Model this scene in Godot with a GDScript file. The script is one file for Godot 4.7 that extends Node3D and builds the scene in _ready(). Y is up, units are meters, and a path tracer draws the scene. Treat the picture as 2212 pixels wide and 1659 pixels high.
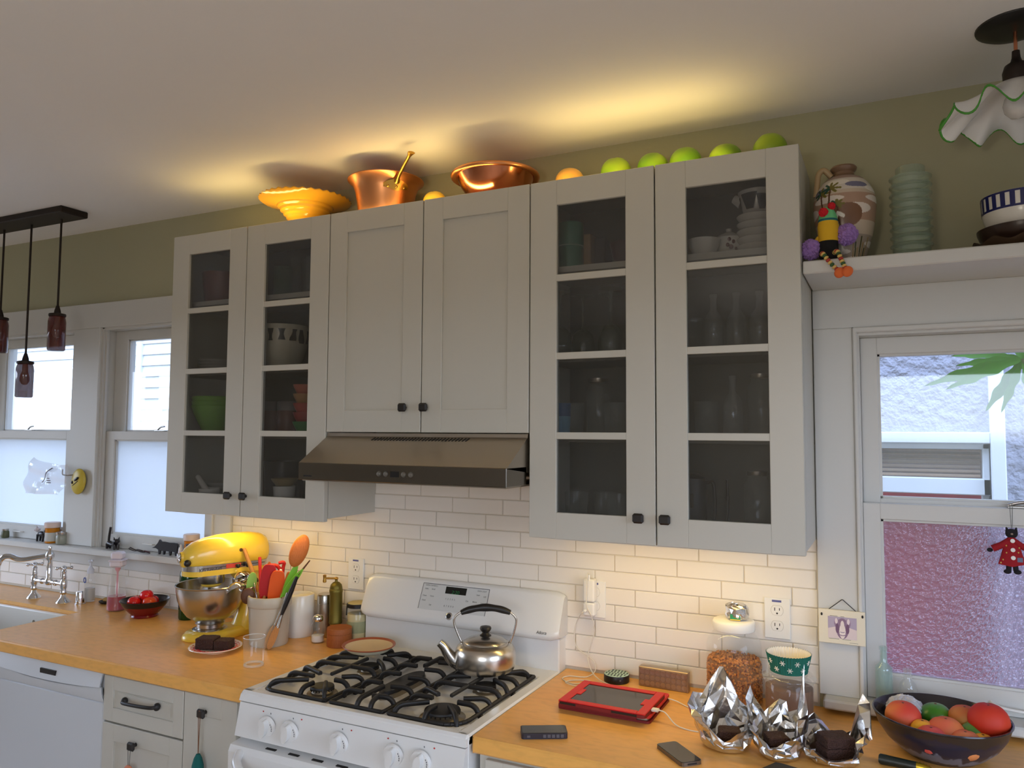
extends Node3D
# A kitchen wall: white glass-front cabinets with warm strip lights, a white gas stove, two windows at the left, one at the right.

# ---------------------------------------------------------------- mesh building
class MB:
	var V := PackedVector3Array()
	var N := PackedVector3Array()
	var U := PackedVector2Array()
	var K := PackedColorArray()
	var I := PackedInt32Array()
	var X := Transform3D()
	var col := Color.WHITE

	func at(o: Vector3, b := Basis()) -> MB:
		X = Transform3D(b, o)
		return self

	func vert(p: Vector3, n: Vector3, uv := Vector2.ZERO) -> int:
		V.append(X * p)
		N.append((X.basis * n).normalized())
		U.append(uv)
		K.append(col)
		return V.size() - 1

	func tri(a: int, b: int, c: int) -> void:
		var g := (V[b] - V[a]).cross(V[c] - V[a])
		if g.dot(N[a] + N[b] + N[c]) > 0.0:
			I.append_array(PackedInt32Array([a, c, b]))
		else:
			I.append_array(PackedInt32Array([a, b, c]))

	func face(pts: Array, n := Vector3.ZERO, uvs := []) -> void:
		if n == Vector3.ZERO:
			n = (pts[1] - pts[0]).cross(pts[2] - pts[0]).normalized()
		var ids := []
		for k in pts.size():
			ids.append(vert(pts[k], n, uvs[k] if uvs.size() else Vector2.ZERO))
		for k in range(1, pts.size() - 1):
			tri(ids[0], ids[k], ids[k + 1])

	func box(c: Vector3, s: Vector3, b := 0.0) -> MB:
		var h := s * 0.5
		b = minf(b, minf(h.x, minf(h.y, h.z)) * 0.95)
		var ax := [Vector3.RIGHT, Vector3.UP, Vector3.BACK]
		for k in 3:
			var i: Vector3 = ax[(k + 1) % 3]
			var j: Vector3 = ax[(k + 2) % 3]
			var hi: float = h[(k + 1) % 3]
			var hj: float = h[(k + 2) % 3]
			for sg in [-1.0, 1.0]:
				var n: Vector3 = ax[k] * sg
				var o: Vector3 = c + n * h[k]
				var u: Vector3 = i * (hi - b)
				var w: Vector3 = j * (hj - b)
				face([o - u - w, o + u - w, o + u + w, o - u + w], n, [Vector2(0, 1), Vector2(1, 1), Vector2(1, 0), Vector2(0, 0)] if k == 2 else [Vector2(0, 0), Vector2(1, 0), Vector2(1, 1), Vector2(0, 1)])
			if b > 0.0:
				for si in [-1.0, 1.0]:
					for sj in [-1.0, 1.0]:
						var e: Vector3 = ax[k] * (h[k] - b)
						var p: Vector3 = c + i * si * hi + j * sj * (hj - b)
						var q: Vector3 = c + i * si * (hi - b) + j * sj * hj
						face([p - e, p + e, q + e, q - e], (i * si + j * sj).normalized())
		if b > 0.0:
			for sx in [-1.0, 1.0]:
				for sy in [-1.0, 1.0]:
					for sz in [-1.0, 1.0]:
						var s3 := Vector3(sx, sy, sz)
						face([c + Vector3(h.x, h.y - b, h.z - b) * s3, c + Vector3(h.x - b, h.y, h.z - b) * s3, c + Vector3(h.x - b, h.y - b, h.z) * s3], s3.normalized())
		return self

	func bb(a: Vector3, b: Vector3, bev := 0.0) -> MB:
		return box((a + b) * 0.5, (b - a).abs(), bev)

	# profile of (radius, height) points, outward side to the right while going up
	func lathe(pr: Array, seg := 32, wob = null, crease := 0.75) -> MB:
		var n := pr.size()
		var tang := []
		for k in n - 1:
			var d: Vector2 = (pr[k + 1] - pr[k]).normalized()
			tang.append(Vector2(d.y, -d.x))
		var ln := 0.0
		for k in n - 1:
			var na: Vector2 = tang[k]
			var nb: Vector2 = tang[k]
			if k > 0 and tang[k - 1].dot(tang[k]) > crease:
				na = (tang[k - 1] + tang[k]).normalized()
			if k < n - 2 and tang[k + 1].dot(tang[k]) > crease:
				nb = (tang[k + 1] + tang[k]).normalized()
			var l2: float = ln + pr[k].distance_to(pr[k + 1])
			var first := V.size()
			for s in seg + 1:
				var a := TAU * s / seg
				for e in 2:
					var p: Vector2 = pr[k + e]
					var nn: Vector2 = nb if e else na
					var q := Vector3(cos(a) * p.x, p.y, sin(a) * p.x)
					if wob != null:
						q = wob.call(q, a)
					vert(q, Vector3(cos(a) * nn.x, nn.y, sin(a) * nn.x), Vector2(float(s) / seg, l2 if e else ln))
			for s in seg:
				var b := first + s * 2
				if pr[k].x > 1e-6:
					tri(b, b + 2, b + 1)
				if pr[k + 1].x > 1e-6:
					tri(b + 1, b + 2, b + 3)
			ln = l2
		return self

	func cyl(a: Vector3, b: Vector3, r: float, seg := 16, r2 := -1.0) -> MB:
		return tube([a, b], [r, r if r2 < 0 else r2], seg)

	func tube(path: Array, rad, seg := 8, caps := true, closed := false) -> MB:
		var n := path.size()
		var up := Vector3.ZERO
		var rings := []
		for k in n:
			var d: Vector3
			if closed:
				d = path[(k + 1) % n] - path[(k - 1 + n) % n]
			else:
				d = path[mini(k + 1, n - 1)] - path[maxi(k - 1, 0)]
			d = d.normalized()
			if up == Vector3.ZERO:
				up = d.cross(Vector3.UP if absf(d.y) < 0.9 else Vector3.RIGHT).normalized()
			up = (up - d * up.dot(d)).normalized()
			var side := d.cross(up)
			var r: float = rad[k] if rad is Array else rad
			var ids := []
			for s in seg + 1:
				var a := TAU * s / seg
				var nn := up * cos(a) + side * sin(a)
				ids.append(vert(path[k] + nn * r, nn, Vector2(float(s) / seg, float(k) / n)))
			rings.append(ids)
		for k in (n if closed else n - 1):
			var p: Array = rings[k]
			var q: Array = rings[(k + 1) % n]
			for s in seg:
				tri(p[s], p[s + 1], q[s])
				tri(q[s], p[s + 1], q[s + 1])
		if caps and not closed:
			for e in [0, n - 1]:
				var d: Vector3 = (path[0] - path[1]) if e == 0 else (path[n - 1] - path[n - 2])
				var pts := []
				for s in seg:
					pts.append(X.affine_inverse() * V[rings[e][s]])
				face(pts, d.normalized())
		return self

	func ell(c: Vector3, r: Vector3, seg := 20, rings := 12, b := Basis(), t0 := 0.0, t1 := PI) -> MB:
		var first := V.size()
		for i in rings + 1:
			var t := lerpf(t0, t1, float(i) / rings)
			for s in seg + 1:
				var a := TAU * s / seg
				var q := Vector3(sin(t) * cos(a), -cos(t), sin(t) * sin(a))
				vert(c + b * (q * r), b * (q / r).normalized(), Vector2(float(s) / seg, float(i) / rings))
		for i in rings:
			for s in seg:
				var k := first + i * (seg + 1) + s
				tri(k, k + 1, k + seg + 1)
				tri(k + 1, k + seg + 2, k + seg + 1)
		return self

	# polygon in XY pushed out from z0 to z1
	func prism(poly: Array, z0: float, z1: float, smooth := false) -> MB:
		var pk := PackedVector2Array(poly)
		var idx := Geometry2D.triangulate_polygon(pk)
		for z in [z0, z1]:
			var n := Vector3.BACK * (1.0 if z == maxf(z0, z1) else -1.0)
			var f := V.size()
			for p in poly:
				vert(Vector3(p.x, p.y, z), n, p)
			for k in range(0, idx.size(), 3):
				tri(f + idx[k], f + idx[k + 1], f + idx[k + 2])
		var area := 0.0
		var m := poly.size()
		for k in m:
			area += poly[k].cross(poly[(k + 1) % m])
		var sg := signf(area)
		for k in m:
			var a: Vector2 = poly[k]
			var b: Vector2 = poly[(k + 1) % m]
			var d := (b - a).normalized() * sg
			var n := Vector3(d.y, -d.x, 0)
			var na := n
			var nb := n
			if smooth:
				var dp: Vector2 = (a - poly[(k - 1 + m) % m]).normalized() * sg
				var dn: Vector2 = (poly[(k + 2) % m] - b).normalized() * sg
				if dp.dot(d) > 0.6:
					na = (n + Vector3(dp.y, -dp.x, 0)).normalized()
				if dn.dot(d) > 0.6:
					nb = (n + Vector3(dn.y, -dn.x, 0)).normalized()
			var i0 := vert(Vector3(a.x, a.y, z0), na)
			var i1 := vert(Vector3(b.x, b.y, z0), nb)
			var i2 := vert(Vector3(b.x, b.y, z1), nb)
			var i3 := vert(Vector3(a.x, a.y, z1), na)
			tri(i0, i1, i2)
			tri(i0, i2, i3)
		return self

	# a sheet f(u, v); flat gives it facets; thick > 0 gives it a second side
	func sheet(f: Callable, nu: int, nv: int, flat := false, thick := 0.0) -> MB:
		var P := []
		for i in nu + 1:
			var row := []
			for j in nv + 1:
				row.append(f.call(float(i) / nu, float(j) / nv))
			P.append(row)
		var nrm := func(i: int, j: int) -> Vector3:
			var du: Vector3 = P[mini(i + 1, nu)][j] - P[maxi(i - 1, 0)][j]
			var dv: Vector3 = P[i][mini(j + 1, nv)] - P[i][maxi(j - 1, 0)]
			var c: Vector3 = du.cross(dv)
			return c.normalized() if c.length() > 1e-12 else Vector3.UP
		for sd in ([0, 1] if thick > 0.0 else [0]):
			var s := -1.0 if sd else 1.0
			if flat:
				for i in nu:
					for j in nv:
						var a: Vector3 = P[i][j]
						var b: Vector3 = P[i + 1][j]
						var c: Vector3 = P[i + 1][j + 1]
						var d: Vector3 = P[i][j + 1]
						for t in [[a, b, c], [a, c, d]]:
							var n: Vector3 = (t[1] - t[0]).cross(t[2] - t[0])
							if n.length() < 1e-12:
								continue
							n = n.normalized() * s
							var o := n * thick * 0.5
							face([t[0] + o, t[1] + o, t[2] + o], n)
			else:
				var f0 := V.size()
				for i in nu + 1:
					for j in nv + 1:
						var n: Vector3 = nrm.call(i, j) * s
						vert(P[i][j] + n * thick * 0.5, n, Vector2(float(i) / nu, float(j) / nv))
				for i in nu:
					for j in nv:
						var k := f0 + i * (nv + 1) + j
						tri(k, k + nv + 1, k + nv + 2)
						tri(k, k + nv + 2, k + 1)
		return self

	# rings of equal length joined into a smooth skin
	func loft(rings: Array, cap_a := true, cap_b := true) -> MB:
		var n := rings.size()
		var m: int = rings[0].size()
		var f0 := V.size()
		for i in n:
			var c := Vector3.ZERO
			for p in rings[i]:
				c += p
			c /= m
			for j in m + 1:
				var jj := j % m
				var du: Vector3 = rings[mini(i + 1, n - 1)][jj] - rings[maxi(i - 1, 0)][jj]
				var dv: Vector3 = rings[i][(jj + 1) % m] - rings[i][(jj - 1 + m) % m]
				var nn := du.cross(dv)
				if nn.length() < 1e-12:
					nn = rings[i][jj] - c
				nn = nn.normalized()
				if nn.dot(rings[i][jj] - c) < 0.0 and absf(nn.dot((rings[i][jj] - c).normalized())) > 0.02:
					nn = -nn
				vert(rings[i][jj], nn, Vector2(float(j) / m, float(i) / n))
		for i in n - 1:
			for j in m:
				var k := f0 + i * (m + 1) + j
				tri(k, k + 1, k + m + 1)
				tri(k + 1, k + m + 2, k + m + 1)
		if cap_a:
			var c0 := Vector3.ZERO
			var c1 := Vector3.ZERO
			for j in m:
				c0 += rings[0][j] / m
				c1 += rings[1][j] / m
			face(rings[0], (c0 - c1).normalized())
		if cap_b:
			var c0 := Vector3.ZERO
			var c1 := Vector3.ZERO
			for j in m:
				c0 += rings[n - 1][j] / m
				c1 += rings[n - 2][j] / m
			face(rings[n - 1], (c0 - c1).normalized())
		return self

	func mesh() -> ArrayMesh:
		var a := []
		a.resize(Mesh.ARRAY_MAX)
		a[Mesh.ARRAY_VERTEX] = V
		a[Mesh.ARRAY_NORMAL] = N
		a[Mesh.ARRAY_TEX_UV] = U
		a[Mesh.ARRAY_COLOR] = K
		a[Mesh.ARRAY_INDEX] = I
		var m := ArrayMesh.new()
		m.add_surface_from_arrays(Mesh.PRIMITIVE_TRIANGLES, a)
		return m


func mb() -> MB:
	return MB.new()

# ---------------------------------------------------------------- naming and placing
func thing(called: String, label: String, category: String, at := Vector3.ZERO, turn := 0.0, group := "") -> Node3D:
	var o := Node3D.new()
	o.name = numbered(called)
	add_child(o)
	o.position = at
	o.rotation.y = turn
	tag(o, label, category, group)
	return o

func tag(o: Node3D, label: String, category: String, group := "") -> void:
	o.set_meta("label", label)
	if category:
		o.set_meta("category", category)
	if group:
		o.set_meta("group", group)

var used := {}
func numbered(called: String) -> String:
	var k: int = used.get(called, 0)
	used[called] = k + 1
	return called if k == 0 else "%s_%03d" % [called, k]

func part(called: String, m, material: Material, parent: Node3D, at := Vector3.ZERO, label := "") -> MeshInstance3D:
	var o := MeshInstance3D.new()
	o.mesh = m.mesh() if m is MB else m
	o.material_override = material
	var nm := called
	var k := 0
	while parent.has_node(NodePath(nm)):
		k += 1
		nm = "%s_%03d" % [called, k]
	o.name = nm
	parent.add_child(o)
	o.position = at
	if label:
		o.set_meta("label", label)
	return o

func solo(called: String, m, material: Material, label: String, category: String, at := Vector3.ZERO, turn := 0.0, group := "") -> MeshInstance3D:
	var o := MeshInstance3D.new()
	o.mesh = m.mesh() if m is MB else m
	o.material_override = material
	o.name = numbered(called)
	add_child(o)
	o.position = at
	o.rotation.y = turn
	tag(o, label, category, group)
	return o

func struct(called: String, m, material: Material, label := "") -> MeshInstance3D:
	var o := MeshInstance3D.new()
	o.mesh = m.mesh() if m is MB else m
	o.material_override = material
	o.name = called
	add_child(o)
	o.set_meta("kind", "structure")
	o.set_meta("label", label if label else called.replace("_", " ") + " of the kitchen")
	return o

func dup(src: Node3D, at: Vector3, label := "", turn := INF) -> Node3D:
	var o: Node3D = src.duplicate()
	o.name = numbered(str(src.name).rstrip("0123456789").trim_suffix("_"))
	add_child(o)
	o.position = at
	if turn != INF:
		o.rotation.y = turn
	if label:
		o.set_meta("label", label)
	return o

# ---------------------------------------------------------------- materials
var M := {}
func mat(called: String, c: Color, rough := 0.5, metal := 0.0, spec := 0.5) -> StandardMaterial3D:
	var m := StandardMaterial3D.new()
	m.resource_name = called
	m.albedo_color = c
	m.roughness = rough
	m.metallic = metal
	m.metallic_specular = spec
	M[called] = m
	return m

func rgb(r: int, g: int, b: int) -> Color:
	return Color8(r, g, b)

func noise_tex(freq: float, size := 256, octaves := 3, seed_ := 1, kind := FastNoiseLite.TYPE_SIMPLEX_SMOOTH, ramp = null) -> NoiseTexture2D:
	var n := FastNoiseLite.new()
	n.noise_type = kind
	n.frequency = freq
	n.fractal_octaves = octaves
	n.seed = seed_
	var t := NoiseTexture2D.new()
	t.width = size
	t.height = size
	t.seamless = true
	t.noise = n
	if ramp:
		var g := Gradient.new()
		g.offsets = PackedFloat32Array(ramp[0])
		g.colors = PackedColorArray(ramp[1])
		t.color_ramp = g
	return t

func relief(m: StandardMaterial3D, tex: Texture2D, cm: float, per_metre: float) -> StandardMaterial3D:
	m.heightmap_enabled = true
	m.heightmap_texture = tex
	m.heightmap_scale = cm
	m.uv1_triplanar = true
	m.uv1_world_triplanar = true
	m.uv1_scale = Vector3.ONE * per_metre
	return m

func glass(called: String, c: Color, alpha := 0.06) -> StandardMaterial3D:
	var m := mat(called, Color(c, alpha), 0.02)
	m.transparency = BaseMaterial3D.TRANSPARENCY_ALPHA
	return m

func solid_glass(called: String, c: Color, alpha := 0.0, rough := 0.0) -> StandardMaterial3D:
	var m := mat(called, Color(c, alpha), rough)
	m.refraction_enabled = true
	m.refraction_scale = 0.05
	return m

func sun_wave(n: int, f: Callable) -> Array:
	var a := []
	for k in n:
		a.append(f.call(float(k) / (n - 1)))
	return a

# circle-ish arc of points in a plane spanned by e1, e2
func arc(c: Vector3, e1: Vector3, e2: Vector3, r: float, a0: float, a1: float, n := 12) -> Array:
	var a := []
	for k in n + 1:
		var t := lerpf(a0, a1, float(k) / n)
		a.append(c + e1 * cos(t) * r + e2 * sin(t) * r)
	return a

func curve(pts: Array, n := 24) -> Array:
	var a := []
	var m := pts.size()
	for k in n + 1:
		var t := float(k) / n * (m - 1)
		var i := mini(int(t), m - 2)
		var f := t - i
		var p0 = pts[maxi(i - 1, 0)]
		var p3 = pts[mini(i + 2, m - 1)]
		a.append(pts[i].cubic_interpolate(pts[i + 1], p0, p3, f))
	return a

func V2(a: Array) -> Array:
	var r := []
	for k in range(0, a.size(), 2):
		r.append(Vector2(a[k], a[k + 1]))
	return r

func round_rect(w: float, h: float, r: float, n := 5) -> Array:
	var a := []
	for q in 4:
		var c: Vector2 = Vector2(w / 2 - r, h / 2 - r) * [Vector2(1, 1), Vector2(-1, 1), Vector2(-1, -1), Vector2(1, -1)][q]
		for k in n + 1:
			var t := PI / 2 * (q + float(k) / n)
			a.append(c + Vector2(cos(t), sin(t)) * r)
	return a

const CT := 0.887      # counter top
const SH := 2.097      # plate shelf top
const TOP := 2.398     # top of the wall cabinets
const CAM := Vector3(1.735, 1.647, 2.387)

func facing(p: Vector3) -> float:   # the turn that points a thing's own +z at the room's middle, where a cook stands
	return atan2(CAM.x - p.x, CAM.z - p.z)

func _ready() -> void:
	# ---- camera
	var cam := Camera3D.new()
	cam.name = "camera"
	cam.position = CAM
	cam.basis = Basis(Vector3.UP, deg_to_rad(26.19)) * Basis(Vector3.RIGHT, deg_to_rad(3.655)) * Basis(Vector3.BACK, deg_to_rad(0.348))
	cam.fov = 52.87
	cam.near = 0.05
	cam.far = 200.0
	add_child(cam)
	cam.current = true
	# ---- sky and exposure
	var sky_mat := ProceduralSkyMaterial.new()
	sky_mat.sky_top_color = Color(0.70, 0.78, 0.92)
	sky_mat.sky_horizon_color = Color(0.86, 0.91, 0.98)
	sky_mat.ground_horizon_color = Color(0.5, 0.52, 0.54)
	sky_mat.ground_bottom_color = Color(0.35, 0.36, 0.36)
	sky_mat.sky_energy_multiplier = 2.7
	sky_mat.ground_energy_multiplier = 2.0
	var sky := Sky.new()
	sky.sky_material = sky_mat
	var we := WorldEnvironment.new()
	we.name = "world_environment"
	var env := Environment.new()
	env.background_mode = Environment.BG_SKY
	env.sky = sky
	env.tonemap_mode = Environment.TONE_MAPPER_LINEAR
	env.tonemap_exposure = 0.78
	env.sdfgi_enabled = true
	env.ssao_enabled = true
	env.ssil_enabled = true
	we.environment = env
	add_child(we)
	# ---- warm strip lights: [x, y, z, length, tilt about x, strength]
	for s in LAMPS:
		strip_light(s)
	materials()
	fill_lamp()
	structure()
	outside()
	base_units()
	stove()
	cupboards()
	hood()
	fittings()
	sink_area()
	sill_things()
	left_counter()
	right_counter()
	fruit_corner()
	top_things()
	shelf_things()
	cupboard_things()

# under the wall cabinets they shine down, on top of them up and back to the wall
const LAMPS := [
	[-0.40, 1.343, 0.235, 0.62, -90.0, 0.15, "under the left glass-front cabinet"],
	[1.15, 1.343, 0.235, 0.66, -90.0, 0.16, "under the right glass-front cabinet"],
	[-0.38, 2.4085, 0.255, 0.60, 94.0, 0.08, "lying on the left glass-front cabinet"],
	[0.33, 2.4085, 0.255, 0.56, 94.0, 0.09, "lying on the middle panelled cabinet"],
	[1.06, 2.4085, 0.255, 0.56, 94.0, 0.09, "lying on the right glass-front cabinet"]]

func strip_light(s: Array) -> void:
	var o := thing("strip_light", "slim warm light strip " + s[6], "lamp", Vector3(s[0], s[1], s[2]), 0.0)
	var down: bool = s[4] < 0.0
	var tilt := Basis(Vector3.RIGHT, deg_to_rad(-90.0 if down else s[4]))
	# own -z of the light is where it shines
	var body := mb().at(Vector3.ZERO, tilt)
	body.bb(Vector3(-s[3] / 2 - 0.01, -0.011, 0.0), Vector3(s[3] / 2 + 0.01, 0.011, 0.008), 0.002)
	if down:   # a lip on the room side keeps the glare off the cook
		body.bb(Vector3(-s[3] / 2 - 0.01, -0.013, -0.0095), Vector3(s[3] / 2 + 0.01, -0.0105, 0.008))
	part("housing", body, mat("strip_housing", rgb(220, 220, 215), 0.5), o)
	var em: StandardMaterial3D = mat("strip_glow", rgb(255, 240, 210), 0.5)
	em.emission_enabled = true
	em.emission = rgb(255, 205, 125)
	em.emission_energy_multiplier = 3.0
	part("diffuser", mb().at(Vector3.ZERO, tilt).bb(Vector3(-s[3] / 2, -0.007, -0.002), Vector3(s[3] / 2, 0.007, 0.0)), em, o)
	var l := AreaLight3D.new()
	l.name = "strip_lamp"
	l.area_size = Vector2(s[3], 0.014)
	l.light_color = Color(1.0, 0.72, 0.25).linear_to_srgb()
	l.light_energy = s[5]
	l.area_normalize_energy = true
	l.set("area_range", 8.0)
	l.shadow_enabled = true
	o.add_child(l)
	l.basis = tilt
	l.position = tilt * Vector3(0, 0, -0.003)

func fill_lamp() -> void:   # lamp added out of view behind the cook to brighten ceiling and fronts
	var o := thing("added_fill_lamp", "white globe floor lamp added out of view as fill light behind the cook", "lamp", Vector3(1.32, 0.0, 3.3))
	part("base", mb().lathe(V2([0, 0, 0.15, 0.0, 0.15, 0.02, 0.02, 0.03, 0.02, 0.05]), 28), M.black_plastic, o)
	part("pole", mb().cyl(Vector3(0, 0.03, 0), Vector3(0, 1.52, 0), 0.012, 12), M.black_plastic, o)
	var g: StandardMaterial3D = mat("fill_glow", rgb(250, 244, 230), 0.5)
	g.emission_enabled = true
	g.emission = rgb(255, 226, 184)
	g.emission_energy_multiplier = 2.7
	part("globe", mb().ell(Vector3(0, 1.66, 0), Vector3.ONE * 0.15, 28, 18), g, o)
	var l := OmniLight3D.new()
	l.name = "fill_bulb"
	l.light_color = Color(1.0, 0.91, 0.78).linear_to_srgb()
	l.light_energy = 0.72
	l.light_size = 0.12
	l.omni_range = 12.0
	l.omni_attenuation = 2.0
	l.shadow_enabled = true
	o.add_child(l)
	l.position = Vector3(0, 1.66, 0)

func materials() -> void:
	var fine := noise_tex(0.03, 256, 4, 3)
	var coarse := noise_tex(0.012, 256, 4, 9)
	relief(mat("wall_paint", rgb(172, 168, 138), 0.75), fine, 0.04, 4.0)
	relief(mat("ceiling_paint", rgb(238, 236, 234), 0.9), fine, 0.03, 3.0)
	mat("trim_white", rgb(206, 205, 200), 0.42)
	mat("cabinet_white", rgb(196, 193, 182), 0.38)
	mat("cabinet_inside_shaded", rgb(100, 98, 88), 0.6)  # darker than the white finish: the cabinet's inner shade put into the colour
	mat("appliance_white", rgb(226, 226, 224), 0.16)
	M.appliance_white.clearcoat_enabled = true
	M.appliance_white.clearcoat = 0.4
	mat("base_white", rgb(196, 193, 182), 0.4)
	var grain := noise_tex(0.02, 256, 4, 5, FastNoiseLite.TYPE_SIMPLEX_SMOOTH, [[0.0, 0.5, 1.0], [Color(0.93, 0.93, 0.93), Color(0.98, 0.98, 0.98), Color(1, 1, 1)]])
	var c := mat("counter_laminate", rgb(240, 178, 92), 0.36, 0.0, 0.5)
	c.albedo_texture = grain
	c.uv1_triplanar = true
	c.uv1_world_triplanar = true
	c.uv1_scale = Vector3(3, 9, 9)
	mat("tile_glaze", rgb(236, 230, 220), 0.14)
	mat("grout", rgb(214, 204, 186), 0.9)
	mat("knob_black", rgb(38, 35, 33), 0.5, 0.2)
	mat("iron_black", rgb(26, 24, 23), 0.55)
	mat("steel", rgb(190, 186, 180), 0.24, 1.0)
	mat("steel_brushed", rgb(176, 168, 156), 0.36, 1.0)
	mat("chrome", rgb(225, 225, 228), 0.06, 1.0)
	mat("brass", rgb(196, 152, 74), 0.28, 1.0)
	mat("brass_old", rgb(120, 108, 50), 0.5, 0.85)
	mat("copper", rgb(232, 160, 108), 0.33, 1.0)
	mat("copper_dark", rgb(206, 134, 98), 0.2, 1.0)
	mat("black_plastic", rgb(24, 22, 22), 0.38)
	mat("white_plastic", rgb(232, 230, 224), 0.4)
	mat("yellow_enamel", rgb(240, 200, 62), 0.15)
	M.yellow_enamel.clearcoat_enabled = true
	M.yellow_enamel.clearcoat = 0.6
	mat("white_china", rgb(230, 226, 216), 0.2)
	mat("stoneware", rgb(192, 182, 162), 0.35)
	mat("bronze_dark", rgb(48, 40, 36), 0.5, 0.6)
	mat("red_plastic", rgb(214, 40, 34), 0.35)
	mat("red_silicone", rgb(186, 24, 34), 0.4)
	mat("orange_silicone", rgb(236, 92, 22), 0.4)
	mat("green_plastic", rgb(120, 190, 44), 0.35)
	var wg := noise_tex(0.02, 256, 4, 7, FastNoiseLite.TYPE_SIMPLEX_SMOOTH, [[0.0, 0.45, 0.55, 1.0], [Color(0.72, 0.62, 0.5), Color(0.95, 0.9, 0.85), Color(0.84, 0.76, 0.66), Color(1, 1, 1)]])
	for w in [["wood_light", rgb(214, 160, 96)], ["wood_warm", rgb(216, 132, 62)], ["wood_mid", rgb(186, 112, 58)], ["wood_dark", rgb(104, 66, 38)]]:
		var m := mat(w[0], w[1], 0.55)
		m.albedo_texture = wg
		m.uv1_triplanar = true
		m.uv1_scale = Vector3(60, 6, 60)
	relief(mat("brownie", rgb(66, 38, 28), 0.8), noise_tex(0.05, 256, 4, 21), 0.5, 14.0)
	M.brownie.uv1_world_triplanar = false
	mat("foil", rgb(222, 220, 217), 0.24, 1.0)
	relief(M.foil, noise_tex(0.02, 256, 3, 31, FastNoiseLite.TYPE_CELLULAR), 0.12, 7.0)
	M.foil.uv1_world_triplanar = false
	glass("pane_shade_tint", rgb(40, 42, 40), 0.26)  # dark tint painted into clear panes to deepen the shade behind them
	glass("pane_clear", rgb(225, 235, 232), 0.05)
	glass("glass_thin", rgb(220, 232, 224), 0.06)
	M.glass_thin.metallic_specular = 0.36
	glass("glass_edge", rgb(226, 230, 226), 0.4)
	solid_glass("glass_solid", rgb(240, 248, 244))
	glass("glass_aqua", rgb(168, 206, 200), 0.22)
	glass("glass_clear", rgb(214, 224, 222), 0.10)
	var fr := mat("pane_frosted", rgb(225, 236, 250), 0.4)
	fr.backlight_enabled = true
	fr.backlight = Color(1.2, 1.2, 1.2)
	var pp := solid_glass("pane_patterned", rgb(222, 206, 226), 0.28, 0.03)
	relief(pp, noise_tex(0.03, 512, 2, 77, FastNoiseLite.TYPE_CELLULAR), 0.45, 4.2)
	mat("siding_white", rgb(226, 230, 234), 0.7)
	relief(mat("stucco", rgb(158, 161, 176), 0.95), noise_tex(0.02, 512, 5, 13), 1.6, 1.6)
	mat("outside_white", rgb(228, 234, 240), 0.6)
	mat("leaf", rgb(74, 152, 28), 0.42)
	M.leaf.backlight_enabled = true
	M.leaf.backlight = rgb(60, 110, 14)
	mat("floor_wood", rgb(206, 184, 158), 0.45)
	mat("soil", rgb(90, 84, 74), 1.0)

const WX0 := -3.3      # left wall
const WX1 := 3.2       # right wall
const WZ := 4.6        # wall behind the cook
const CH := 2.6        # ceiling

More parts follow.
